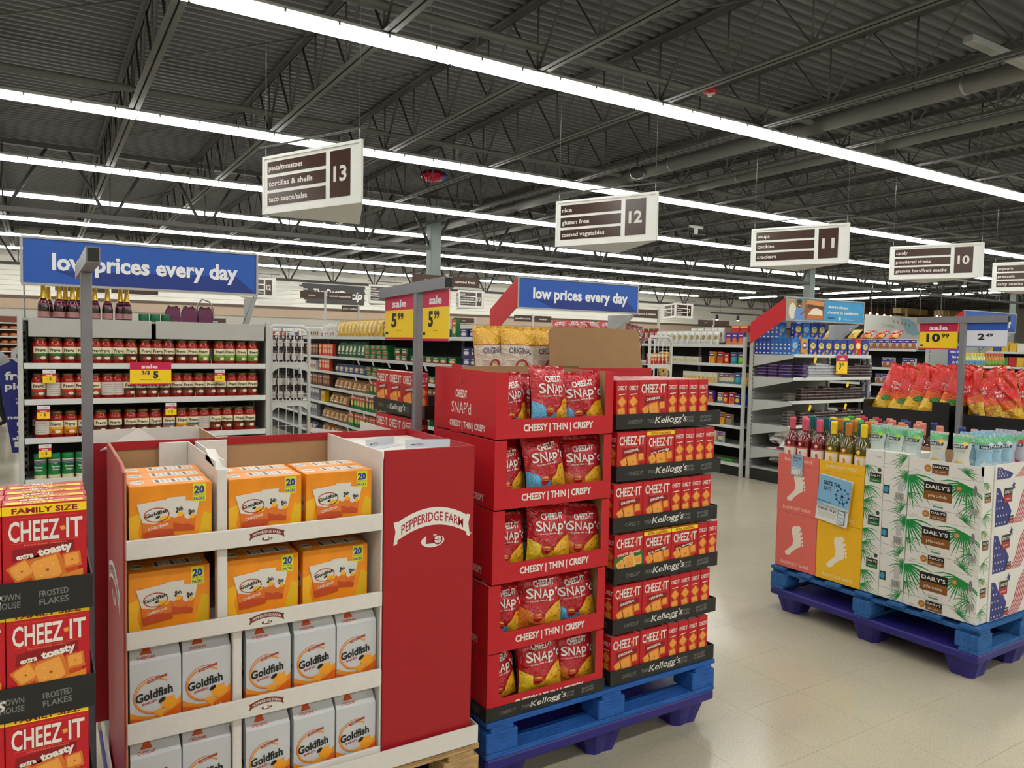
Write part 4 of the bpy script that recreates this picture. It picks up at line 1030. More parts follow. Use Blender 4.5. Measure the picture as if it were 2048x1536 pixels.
order = [['pink', 'pink', 'pink', 'yellow', 'orange', 'yellow'], ['pink', 'blue', 'blue', 'teal', 'teal', 'teal'], ['teal', 'teal', 'orange', 'orange', 'orange', 'teal'],
         ['yellow', 'teal', 'yellow', 'green', 'orange', 'orange'], ['yellow', 'yellow', 'green', 'salmon', 'salmon', 'orange'], ['green', 'yellow', 'green', 'crimson', 'salmon', 'salmon'],
         ['green', 'crimson', 'crimson', 'salmon', 'navy', 'salmon'], ['crimson', 'crimson', 'salmon', 'navy', 'salmon', 'navy']]
for r, row in enumerate(order):
    for c, nm in enumerate(row):
        y = 3.162-.1*c-(.018 if r % 2 else 0); x = 4.14+.1*r
        if r > 2: x += .02
        KW[nm].put(TR(x, y, .866 if r < 3 else .85, rz=U(-.25, .25), s=1.22), 'wine bottle with a %s capsule, %s row from the front, %s from left' % (nm, ORD[r], ORD[c]), 'wine bottles on the right pallet')
for c in range(5):   # bottles behind the pouches
    KW[['salmon', 'navy', 'salmon', 'navy', 'navy'][c]].put(TR(4.66+.06*(c % 2), 2.50-.1*c, .86, 0, s=1.2), 'wine bottle with a %s capsule behind the clear pouches, %s from the left' % (['salmon', 'navy', 'salmon', 'navy', 'navy'][c], ORD[c]), 'wine bottles on the right pallet')
thing('carton_divider', 'brown corrugated divider standing between bottles and pouches', 'divider', None, None, MB().box(4.40, 4.405, 2.0, 2.58, 1.045, 1.15, KF).box(4.41, 4.60, 2.06, 2.065, 1.045, 1.15, KF).mesh('carton_divider'))
# pouches
def pouch(fruit, liquid, sub, seed):
    def paint(d, w, h):
        d.poly([(-w*.5, h*.80), (w*.5, h*.84), (w*.5, h), (-w*.5, h)], fink(96, 176, 120), 1)
        d.poly([(-w*.5, 0), (w*.5, 0), (w*.5, h*.16), (0, h*.24), (-w*.5, h*.14)], fink(150, 196, 224), 1)
        d.ell(-w*.02, h*.26, w*.34, h*.10, fruit, 2); d.ell(w*.1, h*.14, w*.12, w*.12, fink(80, 140, 190), 3); d.ell(w*.1, h*.14, w*.07, w*.07, fink(200, 220, 230), 4)
        d.rect(-w*.36, h*.70, w*.38, h*.79, fink(26, 26, 26), 3); d.text("DAILY'S", 0, h*.718, h*.05, FW, w=w*.58, z=4, bold=.02)
        d.text(sub, 0, h*.60, h*.05, fink(110, 160, 180), w=w*.6, z=3); d.ell(w*.25, h*.82, w*.14, w*.1, fruit, 3)
    base = mat(liquid, rough=.12, noise=.1, scale=20, bump=.25, bscale=30, spec=.7)
    return bag_kind('drink_pouch', .105, .205, .055, paint, base, seed, cat='drink pouch', pin=lambda z: .92-.17*math.exp(-((z/.205-.50)/.16)**2), amp=.6)
KPo = {'lime': pouch(fink(150, 200, 40), (196, 210, 204), 'margarita', 21), 'pineapple': pouch(fink(226, 180, 60), (212, 212, 202), 'piña colada', 22), 'ice': pouch(fink(200, 220, 226), (158, 198, 220), 'frozen', 23), 'berry': pouch(fink(206, 50, 70), (190, 190, 204), 'strawberry', 24)}
pos = [('lime', 4.15, 2.585, 0), ('lime', 4.15, 2.475, -.1), ('lime', 4.17, 2.385, .2), ('pineapple', 4.15, 2.235, 0), ('pineapple', 4.14, 2.105, .05), ('ice', 4.23, 2.03, .9), ('ice', 4.32, 2.03, .8), ('ice', 4.40, 2.02, .6), ('berry', 4.47, 2.04, .2), ('berry', 4.55, 2.02, 0), ('berry', 4.63, 2.02, .4), ('berry', 4.73, 2.03, .1), ('berry', 4.82, 2.0, .6),
       ('ice', 4.30, 2.14, .5), ('berry', 4.52, 2.14, .7), ('ice', 4.42, 2.14, .3), ('berry', 4.66, 2.13, .4), ('lime', 4.22, 2.50, .3), ('lime', 4.25, 2.62, .1)]
for i, (nm, x, y, rz) in enumerate(pos):
    KPo[nm].put(TR(x, y, 1.055, -PI/2+rz, rx=-.06), '%s clear standing drink pouch, %s counted from the wine side' % ({'lime': 'lime green', 'pineapple': 'pineapple yellow', 'ice': 'ice blue', 'berry': 'strawberry red'}[nm], ORD[i]), 'drink pouches on the right pallet')
# paper flyers
mb = MB(); W_, H_ = .222, .285
for i in range(6): 
    a, b = i/6, (i+1)/6; f = lambda t: -.004-.012*(t-.2)**2
    mb.add([(W_*a, f(a), 0), (W_*b, f(b), 0), (W_*b, f(b)*.5, H_), (W_*a, f(a)*.5, H_)], [(0,1,2,3)], ink(236, 236, 232), True)
mb.at(FRONT(0, -.014, 0)); mb.rect(.004, H_*.34, W_-.004, H_-.004, ink(128, 182, 216), 1)
mb.text('SEIZE THE', .035, H_*.80, .024, BLACK, w=.115, al='l', z=2, bold=.03); mb.text('YAY!', .035, H_*.68, .024, BLACK, w=.055, al='l', z=2, bold=.03)
mb.ring(.168, H_*.64, .042, .042, .003, ink(30, 60, 110), 2); mb.ell(.168, H_*.64, .008, .008, ink(30, 60, 110), 2)
for k in range(10): a = k*PI/5; mb.line(.168, H_*.64, .168+.04*math.cos(a), H_*.64+.04*math.sin(a), .0015, ink(30, 60, 110), 2); mb.ell(.168+.045*math.cos(a), H_*.64+.045*math.sin(a), .006, .006, ink(30, 60, 110), 2, n=6)
mb.line(.168, H_*.64, .15, H_*.42, .003, ink(30, 60, 110), 2); mb.line(.168, H_*.64, .186, H_*.42, .003, ink(30, 60, 110), 2); mb.rect(.004, H_*.42, .1, H_*.44, ink(60, 100, 150), 2)
mb.rect(.05, H_*.355, W_-.004, H_*.40, ink(190, 206, 190), 2); mb.text('SAVE UP TO $9', .015, H_*.245, .015, BLACK, w=.125, al='l', z=2, bold=.03, shear=.1)
for i in range(5): mb.line(.02, H_*(.2-.025*i), .14, H_*(.2-.025*i), .0015, ink(150, 150, 150), 2)
mb.rect(.155, H_*.04, .202, H_*.33, BLACK, 3); mb.rect(.158, H_*.05, .199, H_*.32, ink(220, 230, 234), 4)
for i in range(3): mb.rect(.163, H_*(.08+.08*i), .194, H_*(.12+.08*i), ink(160, 190, 210), 5)
mb.at(I4)
thing('flyer', 'blue and white paper flyer taped to the yellow wine case', 'flyer', Matrix.Translation((FX-.012, 2.918, .667)) @ Matrix.Rotation(-PI/2, 4, 'Z') @ Matrix.Rotation(.10, 4, 'Y'), None, mb.mesh('flyer'))
mb = MB().box(0, .085, -.004, -.002, 0, .13, ink(150, 182, 206)); mb.at(FRONT(0, -.004, 0)); mb.text('SEIZE THE', .042, .105, .01, BLACK, w=.06, z=1, bold=.03); mb.text('YAY!', .03, .088, .01, BLACK, w=.03, z=1, bold=.03)
mb.rect(.005, .005, .08, .05, ink(226, 228, 226), 1); mb.rect(.056, .01, .074, .048, BLACK, 2); mb.rect(.058, .012, .072, .046, WHITE, 3); mb.text('SAVE UP TO', .03, .036, .007, BLACK, w=.045, z=2)
mb.ring(.062, .085, .015, .015, .0015, ink(30, 60, 110), 2, n=12); mb.at(I4).tube((.02, -.006, .12), (.07, -.006, .14), .003, CHROME)
thing('coupon_pad', 'small blue coupon pad clipped to the upper pink case', 'coupon pad', Matrix.Translation((FX-.004, 3.115, .905)) @ Matrix.Rotation(-PI/2, 4, 'Z'), None, mb.mesh('coupon_pad'))
# ================================================================= chip pallet behind
def lime(d, w, h):
    d.poly([(-w*.5, h*.52), (w*.5, h*.52), (w*.5, h), (-w*.5, h)], fink(224, 40, 34), 2); d.poly([(-w*.5, h*.38), (w*.5, h*.38), (w*.5, h*.52), (-w*.5, h*.52)], fink(228, 96, 30), 1)
    d.text('CHILI', 0, h*.68, h*.05, FW, w=w*.42, z=3, bold=.01); d.text('LIME', 0, h*.61, h*.05, FW, w=w*.36, z=3, bold=.01)
    d.ell(-w*.2, h*.4, w*.16, h*.05, fink(60, 130, 40), 3, rot=.5); d.ell(w*.14, h*.28, w*.2, h*.05, fink(196, 130, 40), 3, rot=.4); d.ell(w*.1, h*.16, w*.2, h*.05, fink(206, 150, 50), 3, rot=-.3)
    d.rect(w*.1, h*.06, w*.4, h*.2, fink(70, 66, 54), 4)
KLs = [bag_kind('corn_chip_bag', .24, .42, .10, lime, foil(226, 178, 30), 31+q, amp=2.2, fin=foil(206, 36, 32)) for q in range(3)]
XC = 5.36
plastic_kind(1.0, 1.3).put(TR(XC+.02, 2.2, 0), 'dark blue plastic pallet under the red and yellow chip bags')
BT = card(26, 25, 26)
for nm, y0, y1, lb in (('chip_tray', 2.82, 3.47, 'black tray of red and yellow chip bags left of the sign post'), ('chip_tray', 2.14, 2.78, 'black tray of red and yellow chip bags right of the sign post')):
    t = thing(nm, lb, 'display tray'); z0, z1 = .152, 1.285
    obj('front_wall', MB().box(XC, XC+.01, y0, y1, z0, z1, BT, c=.002).box(XC, XC+.01, y0, y0+.12, z1, z1+.07, BT), t); obj('back_wall', MB().box(XC+.7, XC+.71, y0, y1, z0, z1+.1, BT), t)
    obj('side_wall', MB().box(XC+.01, XC+.7, y0, y0+.01, z0, z1+.05, BT), t); obj('side_wall', MB().box(XC+.01, XC+.7, y1-.01, y1, z0, z1+.05, BT), t); obj('false_floor', MB().box(XC+.01, XC+.7, y0+.01, y1-.01, z1-.14, z1-.13, BT), t)
    for r in range(3):
        for i in range(5 if r < 2 else 4):
            y = (y1-.08-.12*i) if y0 > 2.8 else (y0+.08+.12*i)
            KLs[(i+r) % 3].put(TR(XC+.14+.17*r, y, z1-.125+U(0, .03), -PI/2+(.5 if y0 > 2.8 else -.5)+U(-.3, .3), rx=-.06+U(-.1, .05), ry=(.38 if y0 > 2.8 else -.38)), 'red and yellow chip bag, %s row, %s from the %s end of its tray' % (ORD[r], ORD[i], 'far left' if y0 > 2.8 else 'far right'), 'leaning chip bags')
# ================================================================= sign stands
GST = mat((132, 132, 138), rough=.4, metal=.3)
CRIM = ink(196, 24, 74); SYEL = ink(246, 208, 20)
def stand(x, y, z, y0, y1, lb, slope=0.0, s=.017):
    t = thing('sign_stand', lb, 'sign stand', (x, y, 0))
    obj('pole', MB().box(-s/2*1.9, s/2*1.9, -s/2*1.9, s/2*1.9, .01, z, GST, c=.002), t); obj('foot_plate', MB().box(-.05, .05, -.17, .17, 0, .01, GST), t)
    vs = [(a, b, c+(b)*slope) for b in (y0-y, y1-y) for a, c in ((-.018, z), (.018, z), (.018, z+.045), (-.018, z+.045))]
    obj('arm', MB().add(vs, [(0,1,2,3), (7,6,5,4), (0,4,5,1), (1,5,6,2), (2,6,7,3), (3,7,4,0)], GST), t)
    obj('arm_plug', MB().box(-.014, .014, y0-y-.004, y0-y-.0005, z+.004+(y0-y)*slope, z+.041+(y0-y)*slope, BLACK), t)
    return t
def price_sign(kind, w, h, big, small, sup, second=''):
    SLV = mat((235, 236, 238), rough=.06, noise=0)
    mb = MB().box(-.0015, .0015, 0, w, 0, h, WHITE)
    for T in (LEFT(-.0015, w, 0), RIGHT(.0015, 0, 0)):
        mb.at(T)
        if kind == 'sale':
            mb.rect(0, 0, w, h, SYEL, 1); mb.rect(0, h*.68, w, h, CRIM, 2); mb.rect(0, 0, w, h*.05, CRIM, 2); mb.rect(w*.02, h*.12, w*.12, h*.18, BLACK, 2)
            mb.text('sale', w/2, h*.745, h*.17, ink(236, 234, 240), w=w*.48, z=3, bold=.03)
            mb.text(small, w/2, h*.20, h*.03, BLACK, w=w*.2, z=2) if small else None
            mb.text(big, w*(.42 if len(big) == 1 else .56) if sup else w*.5, h*.30, h*.31, BLACK, w=w*(.185*len(big)) if sup else w*.7, z=3, bold=.04, al='r' if sup else 'c')
            if sup: mb.text(sup, w*(.45 if len(big) == 1 else .59), h*.46, h*.15, BLACK, w=w*.2, z=3, bold=.04, al='l')
        else:
            mb.rect(0, 0, w, h, ink(226, 226, 236), 1); mb.rect(0, h*.68, w, h, ink(40, 88, 176), 2); mb.rect(0, 0, w, h*.03, ink(40, 88, 176), 2)
            mb.text(big, w*.45, h*.30, h*.26, BLACK, w=w*.17, z=3, bold=.04, al='r'); mb.text(sup, w*.48, h*.43, h*.13, BLACK, w=w*.18, z=3, bold=.04, al='l')
    mb.at(I4)
    return mb.mesh('price_sign')
s1 = price_sign('sale', .30, .195, '5', 'cracker', '99')
stand(1.335, 2.87, 1.905, 2.60, 3.25, 'grey T-shaped sign stand between the snack display and the red trays', slope=-.02)
thing('price_sign', 'red and yellow sale sign reading 5.99, left one on the middle stand', 'price sign', TR(1.335, 2.905, 1.712), 'sale signs on the middle stand', price_sign('sale', .315, .19, '5', 'x', '99'))
thing('price_sign', 'red and yellow sale sign reading 5.99, right one on the middle stand, wrinkled sleeve', 'price sign', TR(1.335, 2.59, 1.708), 'sale signs on the middle stand', price_sign('sale', .235, .198, '5', 'x', '99'))
stand(.131, 2.80, 1.905, 2.42, 3.15, 'grey T-shaped sign stand at left, seen end-on before the jar shelves', slope=-.0)
thing('price_sign', 'sale sign seen edge-on under the left stand', 'price sign', TR(.131, 2.84, 1.715), None, price_sign('sale', .3, .188, '5', 'x', '99'))
stand(5.28, 2.71, 1.905, 2.43, 3.02, 'grey T-shaped sign stand in front of the chip bags')
thing('price_sign', 'red and yellow sale sign reading 10.99 over the wine bottles', 'price sign', TR(5.28, 2.745, 1.725), None, price_sign('sale', .262, .18, '10', 'x', '99'))
thing('price_sign', 'blue and white sign reading 2.49 over the chip bags', 'price sign', TR(5.28, 2.435, 1.745), None, price_sign('blue', .25, .16, '2', 'x', '49'))
# ================================================================= shelving
UPR = mat((186, 187, 182), rough=.4, noise=.03, scale=5)
BACKP = mat((150, 150, 145), rough=.5)
def shelf_unit(name, label, cat, W, D, zs, top, M, base=.14, ends='both', slots=True, lip=.032, back_rgb=(72, 72, 70), dep=None, group=None, back=True):
    """front at y=0 looking to -y, x runs 0..W"""
    t = thing(name, label, cat, M, group)
    obj('kick_plate', MB().box(0, W, .03, D, 0, base-.02, DARK, c=.003), t)
    obj('base_deck', MB().box(0, W, 0, D, base-.0195, base, SHELF, c=.003).box(0, W, -.012, -.0005, base-.035, base+.005, LIPW), t)
    if back: obj('back_panel', MB().box(0, W, D-.02, D-.0005, base, top, mat(back_rgb, rough=.6)), t)
    k = max(1, round(W/1.22)); ups = MB().box(-.02, .02, D-.045, D+.01, 0, top+.01, UPR, c=.003)
    for q in range(int((top-.2)/.05)): ups.box(-.008, .008, D-.0462, D-.0452, .15+q*.05, .175+q*.05, BLACK)
    ups = ups.mesh('upright')
    for i in range(k+1): obj('upright', ups, t, (i*W/k, 0, 0))
    for z in zs:
        d = (dep or {}).get(z, D)
        sh = obj('shelf', MB().box(.004, W-.004, D-d, D-.021, z-.022, z-.002, SHELF, c=.002), t)
        obj('price_rail', MB().box(.002, W-.002, D-d-.012, D-d-.0005, z-.03, z-.03+lip+.008, LIPW, c=.002), sh)
    return t
def MX(x, y1): return Matrix.Translation((x, y1, 0)) @ Matrix.Rotation(-PI/2, 4, 'Z')   # unit looking to -X, x runs towards -Y from y1
# --- end unit with the sauce jars
E1 = [.40, .70, .985, 1.252, 1.50]
# four shelves, pale header board on top
t = shelf_unit('shelf_unit', 'grey end-of-aisle shelving full of red sauce jars at left', 'shelving', 1.61, .5, E1, 1.80, TR(-.09, 6.1, 0), back_rgb=(66, 66, 66))
obj('header_board', MB().box(.03, .79, -.0, .012, 1.69, 1.82, SHELF, c=.003), t); obj('header_board', MB().box(.82, 1.60, -.0, .012, 1.69, 1.82, SHELF, c=.003), t)
for x in (-.034, 1.612): obj('front_post', MB().box(x, x+.032, -.005, .03, 0, 1.84, UPR, c=.003), t)
obj('side_panel', MB().box(-.026, -.021, .0, .5, .14, 1.83, UPR, c=.002), t); obj('side_panel', MB().box(1.631, 1.636, .02, .5, .14, 1.80, UPR, c=.002), t)
obj('top_deck', MB().box(0, 1.61, .013, .5, 1.80, 1.815, SHELF, c=.002), t)
def jarkind(glass, lidc, labc, words, r=.0452, h=.184, lid=.018, acc=None, nm='sauce_jar', cat='jar', paper=(232, 222, 186), title='Prego'):
    b = MB().lathe([(0, .002), (r*.9, 0), (r, .008), (r, h*.70), (r*.94, h*.80), (r*.74, h*.88), (r*.74, h*.92)], glass, n=14, cap=False)
    l = MB().lathe([(r*.80, h*.90), (r*.82, h*.905), (r*.82, h-.002), (r*.78, h), (0, h)], lidc, n=14)
    lb = MB(); n = 8; Wd = 1.25; P = lambda a, z, rr=r+.0006: (rr*math.sin(a), -rr*math.cos(a), z)
    def band(z0, z1, m, w0, w1, rr):
        vs = []; fs = []
        for i in range(n+1):
            a = w0+(w1-w0)*i/n; vs += [P(a, z0, rr), P(a, z1, rr)]
            if i: fs.append((2*i-2, 2*i, 2*i+1, 2*i-1))
        lb.add(vs, fs, m, True)
    band(h*.16, h*.66, labc, -Wd, Wd, r+.0005)
    if words:
        band(h*.42, h*.66, ink(*paper), -Wd*.92, Wd*.92, r+.0009)
        band(h*.34, h*.42, acc or DRED, -Wd*.7, Wd*.9, r+.0011)
        tx = MB().text(title, 0, h*.47, h*.13, BLACK, w=r*1.5, z=1, bold=.03); tx.split(.008)
        lb.mats.append(BLACK) if BLACK not in lb.mats else None; n0 = len(lb.v); k = lb.mats.index(BLACK)
        lb.v += [P(x/r, y, r+.0014) for x, y, _ in tx.v]
        for f in tx.f: lb.f.append([i+n0 for i in f]); lb.mi.append(k); lb.sm.append(True)
        e = MB().ell(r*.3, h*.25, r*.4, h*.06, ink(226, 214, 190), 1).ell(-r*.3, h*.24, r*.25, h*.05, ink(170, 60, 30), 1); e.split(.008); n0 = len(lb.v)
        lb.v += [P(x/r, y, r+.0012) for x, y, _ in e.v]
        for m in e.mats:
            if m not in lb.mats: lb.mats.append(m)
        for f, mi in zip(e.f, e.mi): lb.f.append([i+n0 for i in f]); lb.mi.append(lb.mats.index(e.mats[mi])); lb.sm.append(True)
    else:
        for i in range(5): band(h*(.22+.085*i), h*(.25+.085*i), ink(170, 160, 150), -Wd*.6, Wd*.5, r+.0008)
    return Kind(nm, cat, b, [('lid', l), ('label', lb)])
SAU = mat((150, 26, 14), rough=.12, noise=.1, scale=25, spec=.6); LID = mat((104, 84, 40), rough=.35, metal=.4)
J = {'green': jarkind(SAU, LID, ink(84, 66, 40), True, acc=ink(30, 110, 50)), 'brown': jarkind(SAU, LID, ink(96, 48, 26), True, acc=ink(60, 24, 16)), 'leafy': jarkind(SAU, LID, ink(96, 140, 60), True, acc=ink(120, 170, 60)),
     'red': jarkind(SAU, LID, ink(100, 76, 50), True, acc=ink(196, 40, 30)), 'yellow': jarkind(SAU, LID, ink(196, 120, 30), True, acc=ink(224, 160, 30)), 'blue': jarkind(SAU, LID, ink(150, 120, 90), True, acc=ink(40, 90, 150)), 'plain': jarkind(SAU, LID, ink(208, 200, 190), False)}
lab_of = {'green': 'green-banded', 'brown': 'brown', 'leafy': 'leafy green', 'red': 'red-banded', 'yellow': 'yellow', 'blue': 'blue-banded', 'plain': 'white text'}
def px(u, y):   # column of the shelf front -> x
    return (u-1024, y)
rows_j = [
 (1.502, [0.004,.093,.181,.262,.338,.402,.482,.563,.660,.740,.815,.907,.980,1.060,1.175,1.248,1.340,1.425], ['green']*7+['brown']*6+['leafy']*4+['leafy']),
 (1.254, [-.008,.079,.165,.250,.330,.415,.480,.550,.630,.705,.785,.870,.945,1.030,1.110,1.185,1.265,1.345,1.420], ['red','plain','red','red','red','plain','plain','brown','brown','brown','brown','brown','brown','brown','brown','brown','brown','brown','brown']),
 (.987, [.010,.095,.180,.270,.365,.460,.560,.640,.725,.815,.905,.985,1.065,1.150,1.235,1.320,1.405], ['plain','yellow','yellow','blue','brown','brown','brown','brown','brown','blue','yellow','blue','plain','brown','brown','brown','brown']),
 (.702, [.50,.60,.70,.80,.90,1.0,1.1,1.2,1.3,1.4], ['brown']*10)]
sn = ['top', 'second', 'third', 'fourth']
for s_, (z, xs, ks) in enumerate(rows_j):
    for i, x in enumerate(xs):
        k = ks[min(i, len(ks)-1)]
        J[k].put(TR(x+.005, 6.155+U(0, .01), z-.001, rz=U(-.2, .2)), 'red sauce jar with a %s label, %s from left, %s jar shelf' % (lab_of[k], ORD[i], sn[s_]), 'sauce jars on the left end unit')
    for i in range(16 if s_ < 3 else 0):
        J['plain' if i % 5 == 2 else 'brown'].put(TR(.0+.094*i, 6.27+U(0, .012), z-.001, rz=U(-.3, .3)), 'sauce jar in the second row, %s from left, %s jar shelf' % (ORD[i], sn[s_]), 'sauce jars in the second rows')
# cut-down shipping trays under some jars
for i, (x, w, z) in enumerate(((.60, .01, 1.502), (1.115, .01, 1.502), (.285, .01, 1.254), (.585, .01, 1.254), (.745, .008, 1.254), (1.0, .008, 1.254), (.225, .01, .987), (.515, .01, .987), (.86, .01, .987), (1.19, .01, .987))):
    thing('tray_divider', 'kraft card tray end between jars, %s of those seen' % ORD[i], 'card', TR(x, 6.106, z-.001), 'kraft tray ends', MB().add([(0,0,0),(.004,0,0),(.004,.18,0),(0,.18,0),(0,0,.03),(.004,0,.03),(.004,.18,.09),(0,.18,.09)], [(0,3,2,1),(4,5,6,7),(0,1,5,4),(1,2,6,5),(2,3,7,6),(3,0,4,7)], KRAFT).mesh('tray_divider') if i == 0 else bpy.data.meshes['tray_divider'])
# green shakers on the lower shelf
shk = MB().lathe([(0, .001), (.036, 0), (.037, .004), (.037, .135), (.035, .14)], ink(226, 216, 176), n=16, cap=False)
cap_ = MB().lathe([(.038, .139), (.039, .142), (.039, .172), (.036, .178), (0, .178)], mat((20, 120, 66), rough=.4), n=16)
lb = MB(); 
for z0, z1, c, rr in ((.03, .132, ink(24, 120, 60), .0376), (.112, .132, ink(120, 124, 130), .038), (.0, .03, ink(226, 214, 170), .0374)):
    vs = []; fs = []
    for i in range(11):
        a = -1.6+3.2*i/10; vs += [(rr*math.sin(a), -rr*math.cos(a), z0), (rr*math.sin(a), -rr*math.cos(a), z1)]
        if i: fs.append((2*i-2, 2*i, 2*i+1, 2*i-1))
    lb.add(vs, fs, c, True)
lb.at(face((0, -.0385, 0), (1, 0, 0), (0, 0, 1))); lb.text('Parmesan', 0, .082, .013, WHITE, w=.05, z=1, bold=.02); lb.text('Cheese', 0, .062, .013, WHITE, w=.042, z=1, bold=.02); lb.ell(0, .112, .018, .009, ink(40, 40, 90), 2); lb.text('KRAFT', 0, .108, .007, WHITE, w=.024, z=3, bold=.02)
KSK = Kind('cheese_shaker', 'cheese shaker', shk, [('cap', cap_), ('label', lb)])
for i in range(7): KSK.put(TR(.0+.083*i, 6.15, .701, rz=U(-.3, .3)), 'green-capped grated cheese shaker, %s from left on the lower shelf' % ORD[i], 'green cheese shakers')
# bottles, cans and carriers on top
bt = MB().lathe([(0, .002), (.036, 0), (.041, .006), (.041, .10), (.035, .135), (.021, .165), (.019, .172)], gl(34, 8, 16), n=16, cap=False)
gf = MB().lathe([(.023, .162), (.0185, .20), (.0165, .235), (.017, .262), (.016, .268), (0, .268)], mat((214, 176, 62), rough=.25, metal=.6, noise=.15, scale=60), n=14).lathe([(.019, .232), (.019, .238)], mat((214, 176, 62), rough=.25, metal=.6), n=14)
lb = MB().lathe([(.0415, .015), (.0415, .06)], ink(170, 120, 120), n=16, cap=False).lathe([(.0395, .115), (.030, .150)], ink(150, 50, 80), n=16, cap=False)
KJB = Kind('juice_bottle', 'bottle', bt, [('gold_foil', gf), ('label', lb)])
for i, (x, y) in enumerate(((.03, 6.2), (.125, 6.2), (.165, 6.3), (.205, 6.2), (.245, 6.3), (.345, 6.22), (.425, 6.22), (.51, 6.24), (.55, 6.22), (.06, 6.38), (.30, 6.38))):
    KJB.put(TR(x, y, 1.8155, s=.87), 'dark grape bottle with a gold foil neck, %s on top of the jar shelving' % ORD[i], 'gold-necked bottles')
for i in range(3):
    thing('can', 'green can on top of the jar shelving, %s from left' % ORD[i], 'can', TR(.66+.075*i, 6.2, 1.8155), 'green cans', MB().lathe([(.034, 0), (.035, .004), (.035, .05), (.034, .054)], mat((20, 100, 60), rough=.3), n=14).lathe([(.0345, .054), (.035, .058)], GALV, n=14).mesh('can'))
for i in range(3):
    x = .86+.115*i; t = thing('drink_carrier', ['left', 'middle', 'right'][i]+' dark four-bottle juice carrier on top of the jar shelving', 'drink pack', TR(x, 6.22, 1.8155), 'juice carriers')
    for a, b in ((-.025, 0), (.025, 0), (-.025, .055), (.025, .055)): obj('bottle', MB().lathe([(.022, 0), (.024, .004), (.024, .075), (.012, .11), (.012, .128), (0, .128)], gl(30, 8, 14), n=10) if (a, b, i) == (-.025, 0, 0) else bpy.data.meshes['bottle'], t, (a, b, 0))
    obj('carton_band', MB().add([(-.052,-.03,0),(.052,-.03,0),(.052,-.03,.05),(-.052,-.03,.05),(-.045,-.026,.11),(.045,-.026,.11),(-.03,-.026,.12),(.03,-.026,.12)], [(0,1,2,3),(3,2,5,4),(4,5,7,6)], ink(96, 34, 70)).rect(0, 0, 0, 0, BLACK), t)
    if i == 2: obj('handle', MB().path([(-.06, 0, .05), (-.055, 0, .14), (-.02, 0, .185), (.03, 0, .17), (.06, 0, .12), (.062, 0, .04)], .006, mat((190, 170, 176), rough=.2)), t)
# price tags and hanging sale sign
def tagk(w=.075, h=.09):
    m = MB().box(0, w, -.002, 0, 0, h, ink(226, 222, 218)); m.at(FRONT(0, -.002, 0)); m.rect(0, 0, w, h*.55, SYEL, 1); m.rect(0, h*.5, w, h*.72, CRIM, 2); m.text('sale', w/2, h*.54, h*.12, WHITE, w=w*.5, z=3, bold=.03); m.text('5', w*.6, h*.2, h*.2, BLACK, z=3, bold=.04); m.text('3/', w*.3, h*.22, h*.15, BLACK, z=3); m.text('1.79', w*.6, h*.8, h*.1, BLACK, w=w*.4, z=3)
    return m.mesh('price_tag')
tk = tagk()
for i, (x, z) in enumerate(((.02, 1.375), (.605, 1.375), (1.135, 1.375), (-.015, 1.127), (.79, 1.127), (-.01, .86), (1.155, .86))):
    thing('price_tag', 'small red and yellow shelf tag, %s, hanging from the %s jar shelf' % (['left', 'middle', 'right', 'left', 'right', 'left', 'right'][i], ['top', 'top', 'top', 'second', 'second', 'third', 'third'][i]), 'price tag', TR(x, 6.085, z), 'tags on the jar shelves', tk)
m = MB().box(0, .275, -.003, -.001, 0, .165, SYEL); m.at(FRONT(0, -.003, 0)); w, h = .275, .165
m.rect(0, h*.66, w, h, CRIM, 1); m.rect(0, 0, w, h*.05, CRIM, 1); m.text('sale', w*.47, h*.72, h*.17, WHITE, w=w*.40, z=2, bold=.03); m.text('3/$', w*.38, h*.46, h*.16, BLACK, w=w*.2, z=2, bold=.03); m.text('5', w*.62, h*.30, h*.30, BLACK, w=w*.13, z=2, bold=.05); m.text('when you buy 3 or more', w*.5, h*.2, h*.05, BLACK, w=w*.5, z=2)
thing('price_sign', 'red and yellow sale sign reading 3 for 5 hanging before the jars', 'price sign', TR(.555, 6.083, 1.355), None, m.mesh('price_sign'))
